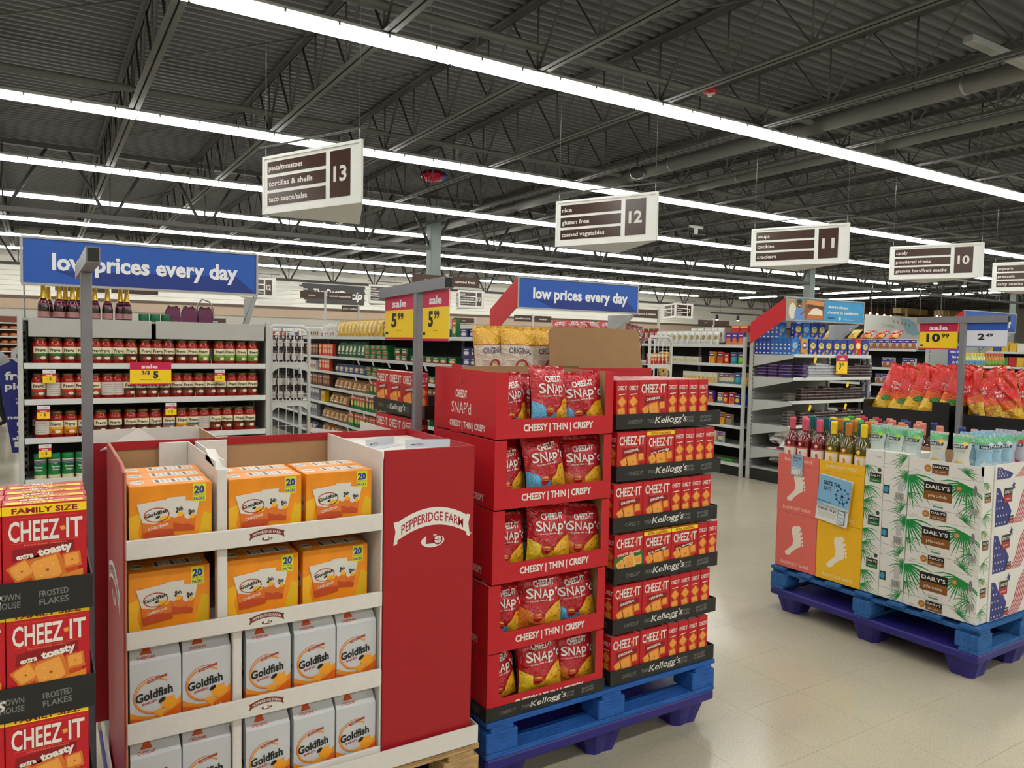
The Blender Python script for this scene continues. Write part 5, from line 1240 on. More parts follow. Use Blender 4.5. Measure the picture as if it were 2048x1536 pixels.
# --- overhead end signs
def endsign(x0, x1, y, z0, z1, label, text, col, side='red', yb=6.6):
    t = thing('overhead_sign', label, 'sign'); FRm = mat((168, 168, 166), rough=.35, metal=.3); W = x1-x0; H = z1-z0
    mb = MB().box(x0, x1, y, y+.02, z0, z1, col); mb.at(FRONT(x0, y, z0))
    if text:
        dk = ink(26, 54, 132)
        mb.poly([(W*.12, H*.30), (W*.28, 0), (W*.93, 0), (W, 0), (W*.90, H*.42)], dk, 1)
        mb.text(text, W*.51, H*.33, H*.38, ink(236, 238, 240), w=W*.80, z=2, bold=.035)
    obj('board', mb, t)
    obj('frame', MB().box(x0-.012, x1+.012, y-.008, y+.026, z1+.0005, z1+.016, FRm).box(x0-.012, x1+.012, y-.008, y+.026, z0-.016, z0-.0005, FRm).box(x0-.016, x0-.0005, y-.006, y+.024, z0, z1, FRm).box(x1+.0005, x1+.016, y-.006, y+.024, z0, z1, FRm), t)
    for x, nm in ((x0-.022, 'side_wing'), (x1+.018, 'side_wing')):
        if x < x1 and side is None: continue
        m = card(206, 30, 42) if x < x1 else UPR
        P = [(y, z1), (y, z0), (yb-.02, 1.77), (yb-.02, 1.80+(z1-z0)*.9)] if x < x1 else [(y+.05, z0-.017), (yb-.06, z0-.35), (yb-.02, z0-.35), (yb-.02, z0-.017)]
        obj(nm, MB().add([(x, a, b) for a, b in P]+[(x+.004, a, b) for a, b in P], [(0,1,2,3), (7,6,5,4), (0,4,5,1), (1,5,6,2), (2,6,7,3), (3,7,4,0)], m), t)
    for x in (x0+.003, x1-.003): obj('support_rod', MB().tube((x, y+.035, z0), (x, yb-.03, 1.79), .005, CHROME), t)
    return t
BLU = ink(34, 86, 176)
endsign(-.085, 1.44, 6.08, 2.055, 2.352, 'blue overhead sign reading low prices every day above the jars', 'low prices every day', BLU, None)
endsign(3.87, 5.35, 6.08, 2.06, 2.335, 'blue overhead sign reading low prices every day with a red side wing', 'low prices every day', BLU)
t4 = endsign(11.86, 13.42, 6.08, 2.06, 2.345, 'blue overhead sign partly hidden behind the 2.49 sign', 'low prices every day', BLU)
t3 = endsign(7.73, 9.28, 6.06, 2.075, 2.34, 'light blue overhead sign with a photo and the words always s’more to celebrate', None, ink(52, 150, 206))
mb = MB(); W, H = 1.55, .265; mb.at(FRONT(7.73, 6.0595, 2.075))
# printed picture: someone in a blue shirt and a big sandwich of crackers, melted filling and chocolate
mb.rect(.01, .01, W*.47, H-.01, ink(146, 132, 84), 1); mb.rect(.01, .01, W*.10, H-.01, ink(170, 150, 110), 2); mb.ell(W*.07, H*.4, W*.045, H*.38, ink(222, 214, 200), 3)
mb.ell(W*.155, H*.22, W*.06, H*.42, ink(92, 140, 204), 4); mb.ell(W*.152, H*.74, W*.032, H*.19, ink(112, 68, 44), 5); mb.ell(W*.152, H*.86, W*.032, H*.10, ink(30, 24, 20), 6); mb.ell(W*.155, H*.66, W*.013, H*.03, ink(236, 220, 210), 6); mb.line(W*.17, H*.25, W*.22, H*.42, .02, ink(120, 76, 50), 6)
mb.rect(W*.225, .01, W*.47, H-.01, ink(150, 84, 44), 3); mb.poly([(W*.23, H*.78), (W*.45, H*.70), (W*.47, H*.9), (W*.25, H*.97)], ink(206, 138, 70), 4); mb.poly([(W*.25, H*.56), (W*.45, H*.50), (W*.46, H*.68), (W*.26, H*.74)], ink(92, 44, 26), 4); mb.poly([(W*.26, H*.28), (W*.32, H*.56), (W*.37, H*.60), (W*.44, H*.5), (W*.45, H*.25)], ink(236, 222, 196), 5); mb.poly([(W*.24, H*.04), (W*.46, H*.06), (W*.45, H*.26), (W*.26, H*.3)], ink(190, 112, 52), 4)
mb.text("there's always", W*.655, H*.64, H*.13, WHITE, w=W*.27, z=2, bold=.03); mb.text("s'more to celebrate", W*.725, H*.38, H*.13, WHITE, w=W*.42, z=2, bold=.03); mb.text("HERSHEY'S", W*.57, H*.12, H*.09, ink(40, 40, 60), w=W*.10, z=2, bold=.03); mb.ell(W*.68, H*.16, H*.09, H*.09, ink(230, 220, 120), 2); mb.text('#smoreslovers', W*.80, H*.1, H*.05, WHITE, w=W*.14, z=2)
obj('picture', mb, t3)
# --- wire racks
def rack(M, label, n=6, w=.345, jars=True):
    t = thing('wire_rack', label, 'rack', M); Wt = mat((206, 206, 202), rough=.35)
    r = .017; obj('frame', MB().path([(0, 0, 0.01), (0, 0, 1.80), (.02, 0, 1.825), (w-.06, 0, 1.825), (w-.015, 0, 1.80), (w, 0, 1.75), (w, 0, .01)], r, Wt, n=8), t)
    g = MB()
    for i in range(1, 5): g.tube((i*w/5, 0, .1), (i*w/5, 0, 1.81), .0035, Wt, n=5)
    for z in (.35, .62, .92, 1.21, 1.47, 1.68): g.tube((0, -.004, z), (w, -.004, z), .0035, Wt, n=5)
    obj('wire_grid', g, t)
    for z in (.62, 1.15, 1.50): 
        obj('shelf', MB().box(0, w, .01, .28, z-.012, z, Wt, c=.002), t); obj('arched_bracket', MB().add([(0,-.008,z-.1),(w*.2,-.008,z-.05),(w*.8,-.008,z-.05),(w,-.008,z-.1),(w,-.008,z-.01),(0,-.008,z-.01)], [(0,1,2,3,4,5)], Wt), t)
    obj('rear_frame', MB().path([(0, .29, .01), (0, .29, 1.8), (w, .29, 1.8), (w, .29, .01)], .012, Wt), t)
    obj('foot_rail', MB().box(-.02, w+.02, -.02, .31, 0, .0099, Wt), t)
    return t
rack(TR(1.765, 6.9, 0), 'white wire rack of dark jars right of the jar shelving')
rack(TR(6.11, 6.7, 0), 'white wire rack of red packets right of the kraft flap')
jd = jarkind(gl(60, 16, 12), mat((30, 22, 22), rough=.4), ink(216, 210, 204), False, r=.028, h=.12)
for s_, z in enumerate((1.501, 1.623, 1.151, 1.273, .621)):
    for i in range(5): jd.put(TR(1.80+.064*i, 6.98, z, rz=U(-.5, .5)), 'small dark jar in the white wire rack, %s from left, %s row' % (ORD[i], ['second', 'top', 'fourth', 'third', 'lowest'][s_]), 'dark jars in the left wire rack')
def sbox(nm, w, h, d, c, band=None, disc=None, foot=None, cat='box', word=None, side=None, rough=None):
    mb = MB().box(0, w, 0, d, 0, h, card(*c), c=.001); mb.at(FRONT())
    if foot: mb.rect(0, 0, w, h*.3, ink(*foot), 1)
    if band: mb.rect(0, h*.62, w, h*.95, ink(*band), 1)
    if disc: mb.ell(w*.5, h*.42, w*.36, min(w*.4, h*.2), ink(*disc), 2, n=10)
    if word: mb.text(word, w*.5, h*.70, h*.10, WHITE, w=w*.75, z=3, bold=.02)
    else: mb.rect(w*.2, h*.74, w*.8, h*.82, WHITE, 2)
    mb.at(LEFT(0, d, 0)); 
    if side: mb.rect(d*.1, h*.08, d*.9, h*.92, ink(*side), 1)
    return Kind(nm, cat, mb)
red_pk = sbox('packet', .05, .13, .02, (186, 30, 36), (220, 190, 150), (226, 180, 60), cat='packet')
for s_, z in enumerate((1.501, 1.151)):
    for i in range(6): red_pk.put(TR(6.13+.055*i, 6.76, z), 'red and tan packet in the right wire rack, %s from left, %s shelf' % (ORD[i], ['top', 'second'][s_]), 'red packets in the wire rack')
# --- pasta gondola (looking to -X)
G2z = [.452, .716, .963, 1.218, 1.456, 1.76]
shelf_unit('gondola', 'long grey gondola of pasta boxes and bags in the aisle under sign 13', 'shelving', 11.2, .5, G2z, 1.80, MX(3.87, 18.0), base=.196, back_rgb=(40, 40, 40))
shelf_unit('gondola', 'far side of the pasta gondola, hidden from the front', 'shelving', 11.2, .5, [.7, 1.2, 1.7], 1.80, Matrix.Translation((4.93, 6.8, 0)) @ Matrix.Rotation(PI/2, 4, 'Z'), base=.196)
obj('end_panel', MB().box(0, .01, 0, 1.05, .1, 1.83, UPR), None, None).name
ep = bpy.data.objects['end_panel']; ep.matrix_local = Matrix.Translation((3.88, 6.78, 0)) @ Matrix.Rotation(-PI/2, 4, 'Z'); tag(ep, 'grey end panel of the pasta gondola behind the yellow chip bags', 'panel'); ep.name = 'gondola_end_panel'
GREEN, ORG = (22, 112, 52), (222, 80, 50)
kinds = {
 'gbox': sbox('pasta_box', .115, .21, .05, GREEN, (214, 80, 60), (230, 200, 110), side=(150, 156, 150), cat='box'),
 'glow': sbox('pasta_box', .20, .065, .12, GREEN, None, (226, 110, 80), cat='box'),
 'gcream': sbox('pasta_box', .19, .085, .11, (30, 92, 56), None, (226, 206, 140), foot=(150, 34, 44), cat='box'),
 'obox': sbox('pasta_box', .13, .20, .05, (218, 62, 44), (240, 130, 80), (240, 200, 150), side=(150, 120, 90), cat='box'),
 'brown': sbox('pasta_box', .12, .20, .06, (92, 54, 34), (140, 90, 60), (180, 130, 80), side=(80, 60, 50), cat='box'),
 'grey': sbox('pasta_box', .11, .20, .06, (150, 152, 156), (196, 198, 200), (90, 90, 110), cat='box'),
 'navy': sbox('pasta_box', .17, .10, .10, (34, 42, 98), None, (226, 220, 230), foot=(70, 60, 110), cat='box'),
 'white': sbox('rice_box', .10, .16, .05, (222, 220, 212), None, (150, 40, 44), foot=(206, 190, 150), cat='box'),
 'yel': sbox('pasta_box', .18, .18, .08, (228, 186, 30), None, (220, 150, 40), cat='box')}
def plain_paint(c1, c2):
    def p(d, w, h):
        d.ell(0, h*.55, w*.3, h*.2, fink(*c1), 1); d.rect(-w*.3, h*.2, w*.3, h*.3, fink(*c2), 1)
    return p
kinds['gold'] = bag_kind('pasta_bag', .17, .24, .08, plain_paint((236, 210, 120), (214, 150, 40)), foil(222, 178, 60), 41, cat='bag')
kinds['greenbag'] = bag_kind('pasta_bag', .16, .23, .08, plain_paint((230, 220, 180), (214, 206, 160)), foil(30, 100, 60), 42, cat='bag')
kinds['brownbag'] = bag_kind('pasta_bag', .22, .16, .09, plain_paint((214, 170, 110), (240, 230, 210)), foil(170, 120, 60), 43, cat='bag')
kinds['whitebag'] = bag_kind('pasta_bag', .12, .22, .06, plain_paint((206, 200, 190), (160, 60, 60)), foil(224, 220, 212), 44, cat='bag')
kinds['bluebag'] = bag_kind('pasta_bag', .22, .12, .08, plain_paint((214, 180, 120), (220, 220, 220)), foil(70, 86, 130), 45, cat='bag')
wd = {'gbox': ('green upright pasta box', .118), 'glow': ('green flat pasta box', .205), 'gcream': ('green and cream pasta box', .2), 'obox': ('orange-red pasta box', .135), 'brown': ('brown pasta box', .125), 'grey': ('pale grey pasta box', .12), 'navy': ('navy blue pasta box', .18), 'white': ('white and red rice box', .11), 'yel': ('big yellow box', .19),
      'gold': ('golden pasta bag', .165), 'greenbag': ('green and cream pasta bag', .17), 'brownbag': ('brown noodle bag', .2), 'whitebag': ('white bag', .13), 'bluebag': ('blue noodle bag', .21)}
def stock(X, z, runs, shelfname, place, group, K=None, W=None):
    K = K or kinds; W = W or wd; cnt = {}
    for (k, ya, yb, tiers) in runs:
        nm, st = W[k]; y = ya
        while y-st > yb:
            for q in range(tiers):
                hh = max(v.co.z for v in K[k].body.vertices)
                n = cnt.get(k, 0); cnt[k] = n+1
                isbag = 'bag' in k or k == 'gold'
                K[k].put(TR(X+.025+(0.05 if isbag else 0)+U(0, .015), y-(st/2 if isbag else 0), z+q*(hh+.001), -PI/2, rx=(-.15 if isbag else 0)), '%s, %s of its kind from left, %s shelf, %s' % (nm, ORD[n], shelfname, place), group)
            y -= st
shn = ['bottom', 'sixth', 'fifth', 'fourth', 'third', 'second', 'top']
runs = {
 6: [('white', 12.9, 12.2, 1), ('whitebag', 12.2, 11.5, 1), ('gold', 11.45, 9.55, 1), ('gbox', 9.5, 9.0, 1), ('gcream', 8.9, 8.0, 1), ('navy', 7.98, 7.55, 1), ('gbox', 7.52, 7.38, 1), ('navy', 7.3, 6.85, 1)],
 5: [('brown', 12.9, 12.25, 1), ('obox', 12.2, 11.45, 1), ('greenbag', 11.4, 10.2, 1), ('glow', 10.15, 9.15, 3), ('gcream', 9.1, 8.7, 2), ('gcream', 8.6, 7.3, 1), ('navy', 7.25, 6.85, 2)],
 4: [('white', 12.9, 12.25, 1), ('obox', 12.2, 11.6, 1), ('bluebag', 11.5, 10.15, 1), ('glow', 10.1, 9.4, 2), ('gcream', 9.3, 7.2, 1), ('navy', 7.2, 6.85, 1)],
 3: [('brown', 12.9, 11.6, 1), ('brownbag', 11.5, 10.0, 1), ('gbox', 9.95, 9.2, 1), ('brown', 9.1, 7.0, 1)],
 2: [('grey', 12.9, 12.15, 1), ('yel', 12.1, 11.75, 1), ('brownbag', 11.7, 10.75, 1), ('gbox', 10.7, 9.5, 1), ('white', 9.5, 9.2, 1), ('gbox', 9.1, 8.0, 1)],
 1: [('grey', 12.9, 12.2, 1), ('brownbag', 12.1, 10.8, 1), ('gbox', 10.8, 9.7, 1), ('white', 9.6, 9.0, 1)],
 0: [('bluebag', 12.8, 12.2, 1), ('brownbag', 12.1, 10.5, 1), ('brown', 10.4, 9.5, 1)]}
G2all = [.196]+G2z
for s_, rr in runs.items(): stock(3.87, G2all[s_], rr, shn[s_], 'pasta aisle', 'pasta goods on the %s shelf' % shn[s_])
# shelf talkers sticking out of the rails
for i in range(26):
    z = G2z[i % 5]; y = 10.6-(i//5)*.55-(i % 5)*.1
    thing('shelf_talker', 'small white curled tag sticking out of a pasta shelf rail', 'price tag', TR(3.85, y, z-.085, rz=0, ry=-.35), 'curled tags in the pasta aisle', MB().box(-.003, 0, 0, .05, 0, .08, ink(226, 224, 216) if i else ink(226, 224, 216)).rect(0, 0, 0, 0, SYEL).mesh('shelf_talker') if i == 0 else bpy.data.meshes['shelf_talker'])
# --- gondola of dinners (looking to -X)
G3z = [.415, .666, .95, 1.22, 1.491, 1.748]
t = shelf_unit('gondola', 'grey gondola of boxed dinners in the aisle under sign 12', 'shelving', 11.2, .5, G3z, 1.80, MX(7.87, 18.0), base=.17, back_rgb=(34, 34, 34))
shelf_unit('gondola', 'far side of the boxed dinner gondola, hidden from the front', 'shelving', 11.2, .5, [.7, 1.2, 1.7], 1.80, Matrix.Translation((9.05, 6.8, 0)) @ Matrix.Rotation(PI/2, 4, 'Z'), base=.17)
obj('end_panel', MB().box(-.02, .02, 0, .04, 0, 1.86, UPR, c=.003), t, (11.2, -.02, 0))
K3 = {'pouch': bag_kind('white_pouch', .12, .19, .05, plain_paint((150, 130, 60), (190, 190, 186)), foil(226, 224, 218), 51, cat='pouch'),
 'purple': sbox('dinner_box', .10, .17, .05, (100, 44, 130), None, (226, 120, 50), foot=(226, 130, 60)), 'redtop': sbox('noodle_box', .13, .09, .1, (196, 30, 36), (240, 160, 50), None, foot=(210, 60, 40)),
 'yelp': sbox('dinner_box', .10, .165, .05, (240, 170, 30), (100, 50, 120), (226, 150, 40)), 'orp': sbox('dinner_box', .09, .165, .05, (226, 110, 30), (96, 40, 110), (200, 80, 30)), 'teal': sbox('dinner_box', .10, .165, .05, (40, 130, 150), (90, 50, 120), (60, 170, 180)), 'grn': sbox('dinner_box', .09, .165, .05, (80, 170, 50), (96, 50, 110), (150, 200, 60)),
 'wy': sbox('dinner_box', .07, .15, .05, (222, 216, 196), (226, 222, 210), (230, 180, 50), foot=(214, 190, 110)), 'wt': sbox('dinner_box', .08, .15, .05, (220, 218, 210), (120, 60, 110), (224, 200, 120), foot=(70, 130, 150)), 'rd': sbox('dinner_box', .08, .15, .05, (196, 34, 40), (150, 20, 40), (240, 190, 60)), 'bl': sbox('dinner_box', .09, .15, .05, (40, 60, 150), (60, 40, 110), (240, 190, 60)),
 'gy': sbox('dinner_box', .10, .15, .05, (140, 134, 126), (110, 50, 60), (160, 130, 90)), 'wbx': sbox('dinner_box', .13, .09, .06, (216, 212, 204), None, (220, 206, 90))}
W3 = {'pouch': ('white stand-up pouch', .115), 'purple': ('purple dinner box', .105), 'redtop': ('red and orange noodle box', .135), 'yelp': ('yellow and purple dinner box', .105), 'orp': ('orange dinner box', .095), 'teal': ('teal dinner box', .105), 'grn': ('green dinner box', .095), 'wy': ('white and yellow dinner box', .073), 'wt': ('white and teal dinner box', .085), 'rd': ('red dinner box', .085), 'bl': ('blue dinner box', .095), 'gy': ('grey dinner box', .11), 'wbx': ('low white dinner box', .14)}
K3['pouchbag'] = K3.pop('pouch'); W3['pouchbag'] = W3.pop('pouch')
r3 = {6: [('pouchbag', 8.6, 7.25, 1), ('purple', 7.17, 6.83, 1)], 5: [('wbx', 8.2, 7.5, 1), ('yelp', 7.46, 7.34, 1), ('orp', 7.30, 7.19, 1), ('rd', 7.18, 7.08, 1), ('teal', 7.06, 6.94, 1), ('grn', 6.94, 6.76, 1)],
 4: [('wy', 7.95, 7.28, 1), ('wt', 7.25, 6.98, 1), ('teal', 6.98, 6.86, 1), ('yelp', 6.87, 6.76, 1)], 3: [('pouchbag', 7.9, 7.6, 1), ('purple', 7.55, 7.3, 1), ('wt', 7.27, 7.18, 1), ('rd', 7.17, 7.08, 1), ('orp', 7.07, 6.97, 1), ('bl', 6.97, 6.76, 1)],
 2: [('gy', 7.8, 7.3, 1), ('yelp', 7.25, 7.13, 1), ('gy', 7.12, 6.9, 1)], 1: [('wy', 7.5, 7.25, 1), ('wt', 7.24, 7.12, 1)], 0: [('gy', 7.8, 7.4, 1)]}
G3all = [.17]+G3z
for s_, rr in r3.items(): stock(7.87, G3all[s_], rr, shn[s_], 'dinner aisle', 'boxed dinners on the %s shelf' % shn[s_], K3, W3)
for i in range(2): K3['redtop'].put(TR(7.99, 7.14-.14*i, 1.925, -PI/2), 'red and orange noodle box on top of the purple boxes, %s one' % ['left', 'right'][i], 'noodle boxes high on the dinner gondola')
for i in range(5): sb = K3['pouchbag'].put(TR(8.05, 7.9-.13*i, 1.79, -PI/2), 'white pouch in the raised second row, %s from left, dinner gondola' % ORD[i], 'raised white pouches')
thing('green_packet', 'lone green packet lying on the bottom shelf of the dinner gondola', 'packet', TR(7.93, 7.0, .171), None, MB().box(0, .06, 0, .25, 0, .035, card(70, 150, 60), c=.006).mesh('green_packet'))
mb = MB().lathe([(.06, 0), (.07, .01), (.07, .33), (.06, .34)], mat((222, 176, 70), rough=.4), n=16)
for i in range(26):
    a = U(PI*.7, PI*1.6); z = U(.02, .32); mb.at(face((.0705*math.cos(a), .0705*math.sin(a), z), (-math.sin(a), math.cos(a), 0), (0, 0, 1))); mb.ell(0, 0, .010, .014, BLACK, 1, n=7)
mb.at(I4); thing('spotted_pillar', 'yellow black-spotted display tube beside the dinner gondola', 'display tube', TR(7.62, 8.05, 1.30), None, None)
sp = [o for o in bpy.data.objects if o.name.startswith('spotted_pillar')][0]; obj('tube', mb, sp); obj('stem', MB().tube((0, 0, -1.29), (0, 0, 0), .02, UPR).box(-.12, .12, -.12, .12, -1.3, -1.29, UPR), sp)
# --- third end unit: graham boxes, candy bars, marshmallows
E3 = [.43, .74, 1.05, 1.35, 1.64]
t = shelf_unit('shelf_unit', 'grey end unit with blue cracker boxes, candy bar stacks and marshmallow bags', 'shelving', 1.60, .66, E3, 1.84, TR(7.92, 6.08, 0), base=.17, back_rgb=(150, 150, 146), dep={.74: .6, 1.05: .6})
def shelfside(z0, z1): pass
for z in E3: obj('shelf_bracket', MB().add([(0,.0,z-.002),(0,.62,z-.002),(0,.62,z-.16),(0,0,z-.04),(.004,.0,z-.002),(.004,.62,z-.002),(.004,.62,z-.16),(.004,0,z-.04)], [(0,3,2,1),(4,5,6,7),(0,4,7,3),(3,7,6,2)], UPR), t)
def graham(c, ov, foot, w=.145, h=.205, d=.062):
    mb = MB().box(0, w, 0, d, 0, h, card(*c), c=.001)
    mb.at(FRONT()); mb.ell(w*.5, h*.58, w*.36, h*.20, ink(*ov), 1, n=14); mb.ell(w*.5, h*.60, w*.24, h*.10, ink(60, 110, 70) if c[2] > 120 else WHITE, 2, n=12); mb.text('Honey', w*.5, h*.60, h*.06, WHITE, w=w*.42, z=3, bold=.03); mb.text('Maid', w*.5, h*.53, h*.06, WHITE, w=w*.34, z=3, bold=.03)
    mb.poly([(w*.5, 0), (w, 0), (w, h*.32)], ink(*foot), 1); mb.ell(w*.28, h*.26, w*.16, h*.09, ink(214, 160, 90), 2); mb.rect(0, 0, w*.4, h*.12, ink(60, 150, 210), 1)
    mb.at(LEFT(0, d, 0)); mb.ell(d*.5, h*.55, d*.36, h*.3, ink(60, 100, 190), 1); mb.ell(d*.5, h*.62, d*.22, d*.22, WHITE, 2); mb.ell(d*.5, h*.38, d*.22, d*.2, WHITE, 2); mb.rect(d*.2, h*.06, d*.8, h*.14, WHITE, 2)
    return Kind('graham_box', 'cracker box', mb)
GB = graham((30, 56, 150), (240, 206, 40), (206, 160, 100)); GL = graham((40, 110, 190), (120, 190, 230), (60, 160, 220)); GO = graham((206, 150, 84), (30, 60, 150), (226, 180, 110)); GRd = graham((198, 36, 34), (250, 220, 90), (226, 60, 40), h=.225)
for i in range(10):
    k = GB if i < 5 else GL; k.put(TR(7.935, 6.70-.0635*i, 1.64), '%s blue cracker box side-on, %s from the back on the graham shelf' % ('dark' if i < 5 else 'light', ORD[i]), 'side-on graham boxes')
GO.put(TR(8.09, 6.10, 1.64, rz=.1), 'tan cracker box with an oval, first at the front of the graham shelf')
xs3 = [8.18, 8.26, 8.33, 8.40, 8.56, 8.72, 8.87, 9.02, 9.17, 9.32, 9.47]
for i, x in enumerate((8.25, 8.42, 8.575, 8.735, 8.89, 9.045, 9.20, 9.355)):
    k = GRd if i == 6 else GB; k.put(TR(x, 6.10+U(0, .01), 1.64), '%s graham cracker box, %s in the front row' % ('red' if i == 6 else 'blue and yellow', ORD[i]), 'front row of graham boxes')
    GB.put(TR(x-.1, 6.22, 1.64), 'blue graham cracker box in the second row, %s from left' % ORD[i], 'second row of graham boxes')
    if i > 2: GB.put(TR(x-.1, 6.29, 1.64+.0+.0, rz=0) if False else TR(x-.15, 6.30, 1.64), 'blue graham cracker box in the third row, %s from left' % ORD[i], 'third row of graham boxes')
for i in range(4): GB.put(TR(8.13+.16*i, 6.24, 1.847), 'blue graham cracker box on top of the stack, %s from left' % ORD[i], 'raised graham boxes') if i != 1 else GL.put(TR(8.13+.16*i, 6.24, 1.847), 'light blue graham cracker box on top of the stack', 'raised graham boxes')
for i in range(6): GL.put(TR(7.95, 6.66-.064*i, 1.847), 'light blue cracker box laid over the side-on boxes, %s from the back' % ORD[i], 'raised graham boxes')
def stackk(c1, c2, n, seed):
    rnd = random.Random(seed); mb = MB()
    for i in range(n):
        a, b = rnd.uniform(-.006, .006), rnd.uniform(-.006, .006); m = mat(c1, rough=.3) if i % 3 else mat(c2, rough=.3)
        mb.box(-.07+a, .07+a, b, .075+b, i*.0125, i*.0125+.010, m, c=.002)
    return mb.mesh('bar_stack')
wst = [stackk((214, 214, 218), (150, 150, 170), n, n) for n in (13, 15, 14, 12)]; bst = [stackk((56, 34, 36), (140, 130, 130), n, n+9) for n in (13, 14, 12, 15)]; pst = [stackk((60, 40, 96), (150, 120, 160), n, n+3) for n in (15, 13)]; gst = [stackk((120, 116, 112), (70, 60, 60), n, n+5) for n in (8, 16)]
def put_stack(me, x, y, z, desc, g, rz=0): 
    o = thing('candy_stack', desc, 'candy bars', TR(x, y, z, rz), g, me); o['kind'] = 'stuff'
for i in range(10):
    x = 8.32+.135*i
    if i < 5: put_stack(wst[i % 4], x, 6.10, 1.35, 'stack of white candy bars, %s from left on the upper candy shelf' % ORD[i], 'candy stacks on the upper candy shelf', PI/2*0)
    else: put_stack(bst[i % 4], x, 6.10, 1.35, 'stack of dark candy bars, %s from left on the upper candy shelf' % ORD[i], 'candy stacks on the upper candy shelf')
for i in range(3): put_stack(pst[i % 2], 8.03+.0*i, 6.25+.17*i, 1.35, 'stack of purple candy bars near the left end, %s from the front' % ORD[i], 'purple candy stacks', PI/2)
put_stack(pst[0], 8.17, 6.14, 1.35, 'stack of purple candy bars beside the white ones', 'purple candy stacks', PI/2)
for s_, z in enumerate((1.05, .74)):
    put_stack(gst[s_], 8.09, 6.22, z, 'loose stack of grey wrapped bars at the left end, %s candy shelf' % ['middle', 'lower'][s_], 'grey candy stacks')
    for i in range(9): put_stack(bst[(i+s_) % 4], 8.28+.145*i, 6.17, z, 'stack of dark candy bars, %s from left on the %s candy shelf' % (ORD[i], ['middle', 'lower'][s_]), 'dark candy stacks')
mm = bag_kind('marshmallow_bag', .26, .20, .12, lambda d, w, h: (d.ell(0, h*.5, w*.2, h*.2, fink(226, 90, 140), 1), d.ell(w*.1, h*.4, w*.1, h*.12, fink(240, 150, 60), 2), d.rect(-w*.3, h*.7, -w*.1, h*.9, fink(190, 40, 60), 1)), foil(230, 226, 224), 61, cat='bag')
for s_, z in enumerate((.43, .17)):
    for i in range(22):
        mm.put(TR(7.99+.13*(i % 8)+(.07 if i > 7 else 0), 6.14+.09*(i % 3)+.03*(i//8), z+.045+.06*(i//8), U(-1.6, .2), rx=-1.15+U(-.15, .1)), 'white and pink marshmallow bag lying in a heap, %s on the %s shelf' % (ORD[i], ['upper marshmallow', 'lowest'][s_]), 'heaped marshmallow bags')
m = price_sign('sale', .235, .25, '3', 'x', '03'); thing('price_sign', 'small red and yellow sale sign reading 3.03 on the graham shelf', 'price sign', Matrix.Translation((8.98, 6.055, 1.395)) @ Matrix.Rotation(PI/2, 4, 'Z'), None, m)
for i, (x, z) in enumerate(((8.27, 1.58), (8.96, 1.27), (8.20, .98), (8.93, .98))):
    thing('shelf_talker', 'small yellow tag clipped to the candy end unit, %s counted downwards' % ORD[i], 'price tag', TR(x, 6.05, z-.03, 0, ry=.4), None, MB().box(0, .045, -.002, 0, 0, .075, SYEL).mesh('candy_talker'))
# hanging packs on the right edge of the end unit
for i, z in enumerate((1.36, 1.06)):
    bag_k = bag_kind('snack_pack', .14, .26, .05, plain_paint((214, 214, 220), (60, 100, 170)), foil(44, 40, 66), 70+i, cat='bag') if i == 0 else bag_k
    for q in range(2): bag_k.put(TR(9.62+.02*q, 6.16+.1*q, z, .1), 'dark blue and silver pack hanging at the end unit edge, %s %s' % (['upper', 'lower'][i], ['front', 'back'][q]), 'packs at the end unit edge')
hk = thing('pack_strip', 'thin strip holding silver packs at the edge of the candy end unit', 'strip', None, None, MB().box(9.56, 9.565, 6.10, 6.13, .5, 1.62, UPR).mesh('pack_strip'))
# --- gondola four and its end unit
G4z = [.45, .68, .921, 1.166, 1.435, 1.744]
shelf_unit('gondola', 'grey gondola of blue-topped white boxes behind the chip bags', 'shelving', 11.2, .5, G4z, 1.80, MX(11.87, 18.0), base=.17, back_rgb=(40, 40, 40))
K4 = {'wb': sbox('cereal_box', .105, .17, .05, (220, 216, 206), (56, 44, 140), (170, 100, 60), foot=(160, 110, 80))}; W4 = {'wb': ('blue-topped white box', .112)}
for s_, ya, yb, nm in ((6, 8.6, 6.75, 'top'), (5, 7.4, 7.1, 'second'), (5, 7.05, 6.72, 'second'), (4, 7.5, 6.8, 'third'), (3, 7.4, 6.8, 'fourth')): stock(11.87, ([.17]+G4z)[s_], [('wb', ya, yb, 1)], nm, 'behind chip bags', 'blue-topped boxes on the %s shelf' % nm, K4, W4)
for i in range(6): (kinds['gold'] if i < 3 else KS['orange']).put(TR(12.1, 8.6-.25*i, 1.93, -PI/2, rx=-.9), '%s chip bag lying on top of the blue-topped boxes, %s from left' % ('yellow' if i < 3 else 'red', ORD[i]), 'bags on top of the far gondola')
t = shelf_unit('shelf_unit', 'pale end unit of lemonade bottles behind the 2.49 sign', 'shelving', 1.55, .5, [.8, 1.1, 1.50], 1.86, TR(11.9, 6.15, 0), back_rgb=(190, 196, 192))
ab = MB().lathe([(0, 0), (.036, .001), (.037, .09), (.03, .13), (.016, .165), (.016, .19)], mat((200, 206, 130), rough=.15), n=12, cap=False)
KLm = Kind('lemonade_bottle', 'bottle', ab, [('cap', MB().lathe([(.018, .185), (.018, .212), (0, .212)], ink(226, 190, 40), n=10)), ('label', MB().lathe([(.0375, .03), (.0375, .09)], ink(90, 150, 190), n=12, cap=False))])
KLb = Kind('tea_bottle', 'bottle', MB().lathe([(0, 0), (.036, .001), (.037, .09), (.03, .13), (.016, .165), (.016, .19)], mat((190, 120, 50), rough=.15), n=12, cap=False), [('cap', MB().lathe([(.018, .185), (.018, .212), (0, .212)], ink(196, 60, 40), n=10)), ('label', MB().lathe([(.0375, .03), (.0375, .09)], ink(110, 170, 60), n=12, cap=False))])
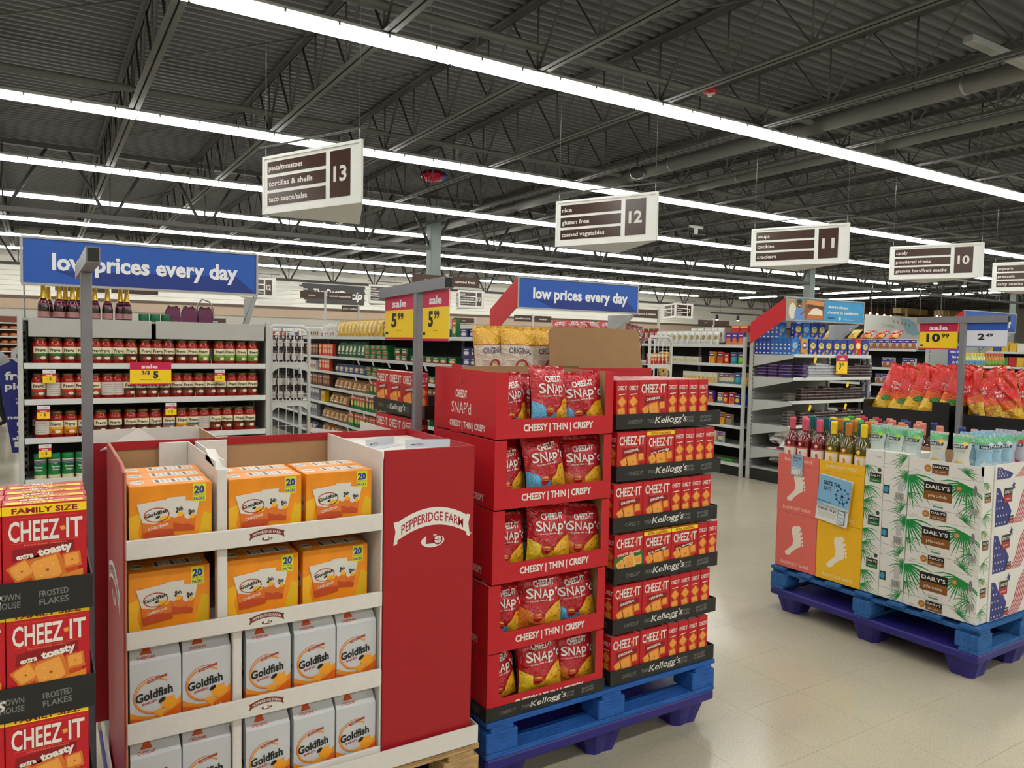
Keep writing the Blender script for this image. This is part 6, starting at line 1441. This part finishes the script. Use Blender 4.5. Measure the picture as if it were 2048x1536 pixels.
for i in range(17): (KLm if i < 10 else KLb).put(TR(11.98+.086*i, 6.22, 1.50), '%s bottle on the pale end unit, %s from left' % ('yellow lemonade' if i < 10 else 'amber tea', ORD[i]), 'bottles on the pale end unit')
mb = MB().box(0, .42, -.01, 0, 0, .40, ink(40, 44, 150)); mb.at(FRONT(0, -.01, 0)); 
for i, s in enumerate(('next time,', 'let us', 'do the', 'shopping')): mb.text(s, .21, .30-.078*i, .036, WHITE, w=.40*len(s)/11, z=1, bold=.03)
mb.at(I4).box(.19, .23, 0, .01, -1.40, .05, UPR).box(.05, .37, -.1, .1, -1.41, -1.40, UPR)
thing('floor_sign', 'blue sign reading next time, let us do the, above the chip bags', 'sign', TR(11.30, 6.0, 1.41), None, mb.mesh('floor_sign'))
# --- blue pickup sign at the far left
mb = MB(); P = [(-.175, .83), (.03, .83), (.12, 1.45), (.0, 1.52), (-.13, 1.53), (-.26, 1.46)]
n = len(P); mb.add([(a, 6.64, b) for a, b in P]+[(a, 6.65, b) for a, b in P], [tuple(range(n)), tuple(range(2*n-1, n-1, -1))]+[(i, i+n, (i+1) % n+n, (i+1) % n) for i in range(n)], ink(30, 36, 120))
mb.at(FRONT(0, 6.64, 0)); mb.text('free', -.125, 1.37, .062, WHITE, w=.18, z=1, bold=.03); mb.text('pickup', -.085, 1.30, .05, WHITE, w=.26, z=1, bold=.03); mb.text('on orders', -.05, 1.22, .02, WHITE, w=.2, z=1); mb.text('$35 or more', -.05, 1.19, .02, WHITE, w=.2, z=1)
for i, s in enumerate(('next time,', 'let us', 'do the', 'shopping')): mb.text(s, -.06, 1.08-.052*i, .028, WHITE, w=.028*len(s), z=1, bold=.03)
mb.ell(-.08, 1.555, .095, .075, ink(196, 200, 206), 3); mb.text('pick', -.10, 1.54, .03, BLACK, w=.08, z=4, bold=.02); mb.rect(-.16, .87, -.10, .91, WHITE, 1)
mb.at(I4).box(-.07, -.05, 6.652, 6.665, .01, .9, UPR).box(-.16, .03, 6.60, 6.72, 0, .01, UPR)
thing('floor_sign', 'dark blue tapered pickup sign standing left of the jar shelving', 'sign', None, None, mb.mesh('floor_sign'))
# --- gondola one body behind the jars
shelf_unit('gondola', 'gondola behind the jar end unit, mostly hidden', 'shelving', 11.0, .5, [.7, 1.2, 1.7], 1.80, MX(.12, 18.0), base=.17)
thing('pegboard_panel', 'pale pegboard panel between the jars and the wire rack', 'panel', None, None, MB().box(1.55, 1.74, 6.86, 6.87, .1, 1.82, mat((196, 196, 190), rough=.5), c=.002).box(1.56, 1.60, 6.87, 7.0, 0, 1.0, UPR).mesh('pegboard_panel'))
# --- bread shelves far left
t = shelf_unit('bread_shelves', 'distant white shelves of packed buns at the far left edge', 'shelving', 3.6, .5, [.72, .95, 1.17, 1.41, 1.64, 1.87, 2.08], 2.3, TR(-4.1, 29, 0), back_rgb=(120, 70, 50))
bun = MB().lathe([(0, .0), (.10, .01), (.115, .05), (.08, .10), (0, .115)], mat((200, 120, 56), rough=.3, noise=.3, scale=14), n=9).mesh('bun_pack')
for s_, z in enumerate((.72, .95, 1.17, 1.41, 1.64, 1.87)):
    for i in range(8): thing('bun_pack', 'golden pack of buns on the distant far left shelves', 'bread', TR(-2.3+.23*i, 29.15, z), 'buns on the far left shelves', bun)
# ================================================================= aisle signs
SW = mat((246, 246, 240), rough=.4, noise=.02); BRW = mat((70, 46, 36), rough=.22, noise=0, spec=.6)
def prism(A, lines, num, label, z0=3.1, h=.635, mirror=False, cables=True, group=None):
    s = -1 if mirror else 1
    P = [(0, 0), (.63, -1.40*s), (1.10, -.05*s)]
    t = thing('aisle_sign', label, 'aisle sign', (A[0], A[1], z0), group)
    mb = MB(); vs = [(a, b, 0) for a, b in P]+[(a, b, h) for a, b in P]; f = [(0,2,1), (3,4,5), (0,1,4,3), (1,2,5,4), (2,0,3,5)]
    mb.add(vs, f if not mirror else [tuple(reversed(q)) for q in f], SW)
    obj('body', mb, t)
    pr = [(0, 1), (1, 2), (2, 0)] if not mirror else [(1, 0), (0, 2), (2, 1)]
    for a, b in pr:
        p, q = Vector((*P[a], 0)), Vector((*P[b], 0)); d = q-p; L = d.length; dn = d.normalized(); nrm = dn.cross(Vector((0, 0, 1)))
        if mirror and False: nrm = -nrm
        T = face(p+nrm*.001, dn, (0, 0, 1))
        fr = MB().at(T); e = .012
        for x0, y0, x1, y1 in ((0, 0, L, .03), (0, h-.03, L, h), (0, .03, .03, h-.03), (L-.03, .03, L, h-.03)): fr.add([(x0,y0,0),(x1,y0,0),(x1,y1,0),(x0,y1,0),(x0,y0,e),(x1,y0,e),(x1,y1,e),(x0,y1,e)], [(4,5,6,7),(0,1,5,4),(1,2,6,5),(2,3,7,6),(3,0,4,7)], SW)
        obj('frame', fr, t)
        bx = MB().at(T)
        for i, s_ in enumerate(lines):
            y = h*(.68-.27*i); bx.rect(L*.05, y, L*.66, y+h*.215, BRW, 3); bx.text(s_, L*.065, y+h*.065, h*.095, ink(232, 228, 218), w=min(L*.56, h*.062*len(s_)), al='l', z=5, bold=.02)
        bx.rect(L*.70, h*.14, L*.895, h*.895, BRW, 3); bx.text(num, L*.797, h*.40, h*.25, ink(232, 228, 218), w=L*.125, z=5, bold=.03)
        obj('sign_face', bx, t)
    if cables:
        bar = MB().box(-.05, 1.2, -.012, .012, h+.10, h+.125, STEEL) if mirror else MB().tube((.0-.03, .06, h+.11), (.66, -1.46, h+.11), .012, STEEL, n=4)
        obj('hanging_bar', bar, t)
        a, b = ((.02, 0), (.95, 0)) if mirror else ((.02, -.04), (.615, -1.37))
        for x, y in (a, b):
            obj('hook', MB().tube((x, y, h), (x, y, h+.11), .006, GALV, n=5), t)
            obj('cable', MB().tube((x, y, h+.11), (x, y, 5.9-z0), .0022, GALV, n=4), t)
    return t
prism((2.15, 8.76), ['pasta/tomatoes', 'tortillas & shells', 'taco sauce/salsa'], '13', 'three-sided white aisle sign reading pasta and tomatoes')
prism((6.24, 8.86), ['rice', 'gluten free', 'canned vegetables'], '12', 'three-sided white aisle sign reading rice and gluten free')
prism((10.28, 8.82), ['soups', 'cookies', 'crackers'], '11', 'three-sided white aisle sign reading soups, cookies, crackers')
prism((14.0, 8.62), ['candy', 'powdered drinks', 'granola bars/fruit snacks'], '10', 'three-sided white aisle sign reading candy and powdered drinks')
prism((18.1, 8.72), ['popcorn', 'pretzels', 'salty snacks'], '9', 'three-sided white aisle sign cut by the right edge, reading popcorn')
for x, y, L, n, lb in ((5.3, 24.4, ['rice', 'gluten free', 'canned vegetables'], '12', 'distant white aisle sign right of the low prices sign'), (9.55, 24.5, ['soups', 'cookies', 'crackers'], '11', 'distant white aisle sign beside the dark wall mural'), (13.0, 24.5, ['candy', 'powdered drinks', 'granola bars/fruit snacks'], '10', 'distant white aisle sign left of the red sign wing'), (23.6, 24.3, ['pet', 'cat food', 'dog food'], '7', 'distant white aisle sign with number 7'), (41.0, 24.9, ['juice', 'water', 'soda'], '4', 'distant aisle sign among the bulbs at right')):
    prism((x, y), L, n, lb, mirror=True, z0=3.02)
# category flags on posts above the gondolas
PST = mat((190, 192, 188), rough=.4)
def catsign(y, xl0, xl1, xr0, xr1, xp, z0, h, tl, tr, label, zb=1.8):
    t = thing('category_sign', label, 'category sign')
    obj('post', MB().box(xp-.02, xp+.02, y+.006, y+.04, zb, z0+h+.03, PST, c=.003), t)
    for x0, x1, s, dz, al in ((xl0, xl1, tl, 0, .1), (xr0, xr1, tr, 0, .5)):
        if x1 <= x0: continue
        mb = MB().box(x0, x1, y-.005, y+.005, z0, z0+h, mat((74, 50, 40), rough=.4)); mb.at(FRONT(x0, y-.005, z0)); w = x1-x0
        if s: mb.text(s, w*.5, h*.36, h*.28, WHITE, w=min(w*.85, h*.2*len(s)), z=1, bold=.02)
        obj('flag', mb, t)
catsign(9.9, 4.50, 5.04, 5.10, 5.60, 5.07, 2.535, .145, 'pasta', 'canned fruit', 'brown pasta and canned fruit flags on a post behind the sale signs')
catsign(16, 4.70, 5.21, 5.29, 5.85, 5.25, 2.60, .15, 'pasta', 'canned vegetables', 'brown pasta and canned vegetables flags before the wall mural')
catsign(13, .21, .86, .94, 1.59, .9, 2.36, .17, 'asian cuisine', 'international cuisine', 'brown flags naming two cuisines above the gold-necked bottles')
catsign(17.4, 6.10, 6.50, 0, 0, 6.53, 2.41, .14, 'gravy & stuffing', '', 'small distant brown flag reading gravy and stuffing')
catsign(14, 8.80, 9.26, 9.34, 9.79, 9.30, 2.21, .14, 'pasta & rice sides', 'crackers', 'brown flags reading pasta and rice sides and crackers')
catsign(10, 8.70, 9.28, 0, 0, 9.33, 2.21, .15, '', 'x', 'brown flag reading macaroni and cheese')
mb = MB().at(FRONT(8.70, 9.9945, 2.21)); mb.text('macaroni & cheese', .29, .055, .04, WHITE, w=.5, z=1, bold=.02); obj('lettering', mb, [o for o in bpy.data.objects if o.get('label') == 'brown flag reading macaroni and cheese'][0])
catsign(12, 12.35, 12.81, 12.87, 13.33, 12.84, 2.22, .11, 'soup', '', 'brown soup flag under the distant number 7 sign')
catsign(17.5, 9.15, 9.75, 0, 0, 9.80, 2.24, .13, 'rice', '', 'small brown rice flag left of the red wing')
catsign(20, 2.5, 3.2, 3.3, 4.0, 3.25, 2.05, .16, 'beans', 'condiments', 'distant low brown flags right of the jar shelving')
# ================================================================= back wall dressing
t = thing('wall_mural', 'dark brush-stroke mural on the back wall with white script lettering', 'mural', (0, 0, 0))
mb = MB().at(FRONT(0, YW1-.062, 0)); rnd = random.Random(4)
DKB = ink(62, 60, 58)
for i in range(12):
    z = 3.52+.078*i; x0 = 10.9+rnd.uniform(0, .35)+(.0 if i < 9 else -.2); mb.poly([(x0-.15*(i/12), z), (13.95+rnd.uniform(-.05, .1), z), (13.95, z+.09), (x0-.15*(i/12)-.05, z+.09)], DKB, 1+i % 2)
obj('brushwork', mb, t)
mb = MB().at(FRONT(0, YW1-.062, 0)); mb.text('The Dott', 11.95, 3.93, .32, ink(230, 228, 222), w=1.35, z=5, bold=.03, shear=.25); mb.text('Decip', 13.2, 3.80, .40, ink(230, 228, 222), w=1.25, z=5, bold=.03, shear=.25)
obj('lettering', mb, t)
mb = MB().at(FRONT(0, YW1-.060, 0))
for i in range(9): z = 3.35+.2*i; x = 8.3+rnd.uniform(-.5, .5); mb.poly([(x, z), (x+2.0+rnd.uniform(-.6, .4), z+.02), (x+2.0, z+.16), (x+.1, z+.15)], ink(206, 204, 196), 1)
tag(obj('paint_strokes', mb), 'pale grey brush strokes painted on the back wall left of the mural', 'mural')
# pale service counters and coolers along the back wall
CW_ = mat((206, 206, 198), rough=.4)
for i in range(9):
    x = -6+5.2*i; t = thing('cooler', 'white wall cooler along the back wall below the tan band', 'cooler', (x, 35.4, 0), 'wall coolers at the back')
    obj('cabinet', MB().box(0, 5.1, .3, 1.0, 0, 2.35, CW_, c=.02).box(0, 5.1, -.1, .2999, 2.1, 2.35, CW_, c=.02).box(0, 5.1, -.2, .2999, 0, .5, CW_, c=.02), t)
    for k in range(3): obj('shelf', MB().box(.05, 5.05, -.05, .2999, .8+.42*k, .84+.42*k, CW_), t)
    g = MB()
    for k in range(3):
        for q in range(30): g.box(.1+q*.165, .24+q*.165, -.03, .15, .841+.42*k, 1.1+.42*k, card(*rnd.choice([(200, 60, 50), (226, 222, 210), (80, 110, 160), (220, 190, 80), (90, 140, 80)])))
    tag(obj('packages', g, t), kind='stuff')
# suspended light booms seen on the wall under the roof
for i, (x, y, z, L) in enumerate(((26.0, 24.5, 3.30, 4.2), (28.2, 23.4, 3.42, 3.8))):
    t = thing('track_light', 'black light track with white spotlights left of the red wing, %s one' % ['lower', 'upper'][i], 'track light', (x, y, z))
    obj('track', MB().box(0, L, -.03, .03, 0, .07, DARK), t)
    for k in range(3):
        s = obj('spot_head', MB().lathe([(.06, -.02), (.07, -.18), (.075, -.24), (0, -.24)], DARK, n=10), t, (.4+k*L/3, 0, -.02)); obj('lamp', MB().lathe([(.06, -.245), (.05, -.27), (0, -.275)], mat((255, 250, 235), emit=10, noise=0), n=10), s)
    obj('stem', MB().tube((.6, 0, .07), (.6, 0, 5.8-z), .01, DARK).tube((L-.6, 0, .07), (L-.6, 0, 5.8-z), .01, DARK), t)
# department on the far right: soffits, spots, strings of bulbs, big map mural
BRS = mat((120, 86, 52), rough=.35, noise=.1, scale=1.5); GLD = mat((196, 160, 100), rough=.3, noise=.08, scale=1.5)
for x0, x1, y, z0, z1, m, lb in ((48.5, 61, 32, 4.15, 4.85, BRS, 'long brown wooden soffit over the far right counters'), (48.6, 51.8, 29, 4.3, 4.66, GLD, 'shorter tan wooden soffit box in the far right department'), (50, 57.5, 27, 4.1, 4.5, GLD, 'upper tan wooden soffit box behind the 10.99 sign')):
    t = thing('soffit', lb, 'soffit'); obj('beam', MB().box(x0, x1, y, y+.6, z0, z1, m, c=.02), t)
    for k in range(int((x1-x0)/1.6)): obj('fin', MB().box(x0+.5+1.6*k, x0+.62+1.6*k, y-.12, y-.001, z0-.25, z1-.02, m), t)
    for k in range(2): obj('stem', MB().tube((x0+1+k*(x1-x0-2), y+.3, z1), (x0+1+k*(x1-x0-2), y+.3, 5.9), .03, DARK), t)
BULB = mat((255, 236, 200), emit=14, noise=0); sp = MB().lathe([(0, -.05), (.05, -.03), (.055, 0), (.03, .05), (0, .06)], BULB, n=8).mesh('bulb')
rnd = random.Random(9)
for s_ in range(6):
    t = thing('string_light', 'sagging string of small warm bulbs, far right department, %s of six' % ORD[s_], 'string lights'); x0, x1, y = 34.5+1.2*s_, 42+1.0*s_, 23+.35*s_; P = []
    for i in range(12): q = i/11; P.append((x0+(x1-x0)*q, y, 3.75-.9*(1-(2*q-1)**2)*(.5+.1*s_)))
    P = [(x0, y, 5.9)]+P+[(x1, y, 5.9)]; obj('wire', MB().path(P, .012, DARK, n=4), t)
    for p in P[1:-1:1]: obj('bulb', sp, t, (p[0], p[1], p[2]-.05))
hd = MB().lathe([(.07, .16), (.10, .0), (.10, -.02)], DARK, n=9, cap=False).mesh('spot_head'); hl = MB().lathe([(.09, -.02), (.07, -.05), (0, -.06)], mat((255, 250, 235), emit=14, noise=0), n=9).mesh('lamp')
for r_ in range(3):
    t = thing('track_light', 'dark track with bright spots under the far right roof, %s of three' % ORD[r_], 'track light'); y = 14+3.2*r_; z = 4.75
    obj('track', MB().box(27+3*r_, 44, y-.03, y+.03, z, z+.06, DARK).tube((30+3*r_, y, z), (30+3*r_, y, 5.9), .012, DARK).tube((42, y, z), (42, y, 5.9), .012, DARK), t)
    for k in range(7-r_): s = obj('spot_head', hd, t, (28.2+3*r_+2.2*k, y, z-.17)); obj('lamp', hl, s)
t = thing('map_board', 'pale hanging board with a blue map shape, reading comes naturally', 'mural', (0, 0, 0)); W_ = 5.2
mb = MB().box(33.9, 39.1, 22, 22.05, 2.35, 3.5, mat((206, 206, 198), rough=.5)); mb.at(FRONT(33.9, 22, 2.35)); mb.poly([(2.9, 1.08), (3.8, 1.02), (4.4, .8), (4.5, .5), (4.9, .3), (4.2, .2), (3.5, .34), (3.3, .6)], ink(150, 184, 200), 1)
mb.text('COMES', 1.9, .56, .17, ink(120, 122, 120), w=1.1, z=2); mb.text('NATURALLY', 2.0, .2, .17, ink(120, 122, 120), w=2.1, z=2)
for i in range(5): mb.line(2.3+.35*i, .98-.05*i, 2.42+.35*i, .84-.05*i, .04, BLACK, 2)
obj('board', mb, t); obj('stem', MB().tube((34.4, 22.02, 3.5), (34.4, 22.02, 5.9), .012, GALV).tube((38.6, 22.02, 3.5), (38.6, 22.02, 5.9), .012, GALV), t)
t = thing('menu_board', 'dark menu boards over the far right counter', 'menu board'); obj('board', MB().box(42.2, 49, 26, 26.05, 2.7, 3.6, mat((120, 120, 118), rough=.5)), t); obj('stem', MB().tube((43, 26.02, 3.6), (43, 26.02, 5.9), .012, GALV).tube((48, 26.02, 3.6), (48, 26.02, 5.9), .012, GALV), t)
for k in range(3):
    mb = MB().box(43+1.8*k, 44.5+1.8*k, 25.98, 25.999, 2.95, 3.5, BLACK); mb.at(FRONT(43+1.8*k, 25.98, 2.95))
    for i in range(4): mb.line(.15, .45-.11*i, 1.2-.1*(i % 2), .45-.11*i, .03, WHITE, 1)
    obj('panel', mb, t)
# low clutter of the far aisles: more gondola runs, so that the middle distance is not empty
for i, x in enumerate((15.9, 19.95, 24.0, 28.0)):
    shelf_unit('gondola', 'grey gondola further right, %s beyond the blue-topped boxes' % ORD[i], 'shelving', 11.2, .5, [.45, .7, .95, 1.2, 1.45, 1.74], 1.80, MX(x, 18.0), base=.17, back_rgb=(60, 50, 44))
    for s_, z in enumerate((1.2, 1.45, 1.74)):
        g = MB(); y = 17.8
        while y > 6.9: c = rnd.choice([(190, 40, 40), (226, 222, 210), (60, 90, 160), (226, 180, 60), (80, 140, 80), (120, 60, 110), (40, 140, 150)]); g.box(x+.02, x+.14, y-.13, y-.005, z, z+rnd.uniform(.14, .2), card(*c)); y -= .14
        tag(obj('grocery_row', g), 'mixed coloured packages on a far gondola, %s run, %s shelf down' % (ORD[i], ORD[2-s_]), 'groceries', None, 'stuff')
for i, x in enumerate((.12, 3.9, 7.9, 11.9, 15.9, 19.95, 24.0)):
    shelf_unit('gondola', 'grey gondola in the rear half of the store, %s from left' % ORD[i], 'shelving', 10.0, .55, [.7, 1.1, 1.5, 1.8], 1.95, MX(x, 31.5), base=.17, back_rgb=(150, 146, 140))
    g = MB(); 
    for s_, z in enumerate((1.1, 1.5, 1.8)):
        y = 31.3
        while y > 21.7: c = rnd.choice([(190, 40, 40), (226, 222, 210), (60, 90, 160), (226, 180, 60), (226, 224, 216), (120, 60, 50)]); g.box(x+.02, x+.3, y-.19, y-.005, z, z+rnd.uniform(.14, .24), card(*c)); y -= .2
    tag(obj('grocery_row', g), 'mixed packages on the %s gondola of the rear half' % ORD[i], 'groceries', None, 'stuff')
# top goods on the dinner gondola further back, and red bags right of the flap
for i in range(14):
    J['plain' if i % 3 else 'red'].put(TR(8.25, 8.9+.12*i, 1.81), 'red-lidded jar on top of the dinner gondola, %s from the front' % ORD[i], 'jars on top of the dinner gondola')
rb = KS['orange']
for i in range(9): rb.put(TR(5.25+.16*(i % 5), 7.0+.3*(i//5), 1.83, U(-.6, .6), rx=-.7), 'red snack bag heaped behind the kraft flap, %s' % ORD[i], 'red bags behind the kraft flap')
thing('maroon_bag', 'maroon chip bag with a cream emblem leaning right of the kraft flap', 'chip bag', TR(2.74, 3.16, 1.55, .2, ry=.12), None, bag_kind('maroon_bag', .16, .26, .06, lambda d, w, h: (d.ell(0, h*.55, w*.3, w*.3, fink(206, 190, 150), 1), d.ell(0, h*.55, w*.2, w*.2, fink(110, 24, 34), 2), d.text('BBQ', 0, h*.8, h*.08, FW, w=w*.6, z=2)), foil(110, 22, 34), 88).body)
# shopper at the far left edge, bent over a cart, mostly outside the frame
def person(loc, rz):
    bm_v = [(0, 0, .95), (0, -.05, 1.12), (0, -.16, 1.28), (0, -.27, 1.38), (0, -.33, 1.46), (-.17, -.24, 1.33), (-.22, -.36, 1.10), (-.17, -.55, 1.02), (-.15, -.62, 1.0), (.17, -.24, 1.33), (.22, -.36, 1.10), (.17, -.55, 1.02), (.15, -.62, 1.0),
            (-.10, 0, .88), (-.11, -.05, .50), (-.11, .06, .09), (-.11, -.08, .04), (.10, 0, .88), (.12, .10, .50), (.12, .26, .11), (.12, .12, .05)]
    E_ = [(0,1),(1,2),(2,3),(3,4),(2,5),(5,6),(6,7),(7,8),(2,9),(9,10),(10,11),(11,12),(0,13),(13,14),(14,15),(15,16),(0,17),(17,18),(18,19),(19,20)]
    rad = [.15,.15,.16,.075,.06,.08,.055,.04,.035,.08,.055,.04,.035,.10,.068,.045,.035,.10,.068,.045,.035]
    me = bpy.data.meshes.new('body'); me.from_pydata(bm_v, E_, []); me.materials.append(mat((34, 36, 44), rough=.8))
    o = bpy.data.objects.new('person', me); COL.objects.link(o)
    m = o.modifiers.new('skin', 'SKIN'); sk = me.skin_vertices[0].data if me.skin_vertices else None
    if sk is None:
        bpy.context.view_layer.objects.active = o; o.select_set(True); bpy.ops.mesh.customdata_skin_add(); sk = me.skin_vertices[0].data
    for i, r in enumerate(rad): sk[i].radius = (r, r)
    sk[0].use_root = True
    s = o.modifiers.new('sub', 'SUBSURF'); s.levels = 2; s.render_levels = 2
    o.matrix_local = Matrix.Translation(loc) @ Matrix.Rotation(rz, 4, 'Z')
    tag(o, 'person in a grey hooded top bent over a cart at the left edge', 'person')
    G_ = mat((150, 150, 150), rough=.85)
    obj('hood', MB().lathe([(.0, -.10), (.10, -.08), (.135, 0), (.12, .09), (.05, .14), (0, .145)], G_, n=14), o, Matrix.Translation((0, -.24, 1.42)) @ Matrix.Rotation(.5, 4, 'X'))
    obj('jacket', MB().lathe([(.17, -.16), (.185, 0), (.20, .2), (.17, .34), (.09, .42)], G_, n=16, cap=False), o, Matrix.Translation((0, 0, 1.02)) @ Matrix.Rotation(.55, 4, 'X'))
    h = obj('head', MB().lathe([(0, -.12), (.05, -.11), (.075, -.05), (.08, .02), (.06, .09), (0, .115)], mat((196, 150, 126), rough=.6), n=14), o, Matrix.Translation((0, -.37, 1.50)) @ Matrix.Rotation(.4, 4, 'X'))
    obj('nose', MB().lathe([(.014, -.02), (.008, .015), (0, .02)], mat((196, 150, 126), rough=.6), n=6), h, (0, -.08, 0)); obj('hair', MB().lathe([(.082, .0), (.082, .05), (.05, .105), (0, .125)], mat((50, 36, 28), rough=.8), n=14), h, (0, .012, .0))
    for s in (-1, 1):
        hn = MB().box(-.04, .04, -.09, 0, -.014, .014, mat((196, 150, 126), rough=.6), c=.008)
        for f in range(4): hn.path([(-.03+.02*f, -.085, 0), (-.03+.02*f, -.12+.004*abs(f-1.5), -.01), (-.03+.02*f, -.12, -.04)], .008, mat((196, 150, 126), rough=.6), n=6)
        hn.path([(-.035*s, -.03, 0), (-.06*s, -.06, -.01), (-.05*s, -.08, -.03)], .009, mat((196, 150, 126), rough=.6), n=6); obj('hand', hn, o, (.15*s, -.60, 1.0))
    return o
person((-.56, 16.6, 0), -1.2)
t = thing('shopping_cart', 'dark wire shopping cart pushed by the person at the left edge', 'cart', Matrix.Translation((-.56, 16.6, 0)) @ Matrix.Rotation(-1.2, 4, 'Z'))
g = MB()
for i in range(9): z = .55+.05*i; w = .22+.008*i; g.path([(-w, -.72, z), (w, -.72, z), (w*.8, -1.5, z), (-w*.8, -1.5, z), (-w, -.72, z)], .004, GALV, n=4)
for i in range(12): x = -.22+.04*i; g.tube((x, -.72, .55), (x*1.25, -.72, .95), .003, GALV, n=4)
obj('basket', g, t); obj('handle', MB().tube((-.28, -.68, .97), (.28, -.68, .97), .016, mat((40, 60, 140))), t); obj('chassis', MB().path([(-.24, -.7, .95), (-.26, -.72, .12), (-.2, -1.5, .12), (-.2, -1.45, .55)], .012, GALV).path([(.24, -.7, .95), (.26, -.72, .12), (.2, -1.5, .12), (.2, -1.45, .55)], .012, GALV), t)
for a, b in ((-.26, -.72), (.26, -.72), (-.2, -1.5), (.2, -1.5)): obj('wheel', MB().tube((a-.012, b, .06), (a+.012, b, .06), .06, DARK, n=12), t)
print('LONG', sorted(set(o.get('label') for o in SC.objects if o.get('label') and not 4 <= len(o['label'].split()) <= 16))[:40], len(SC.objects))
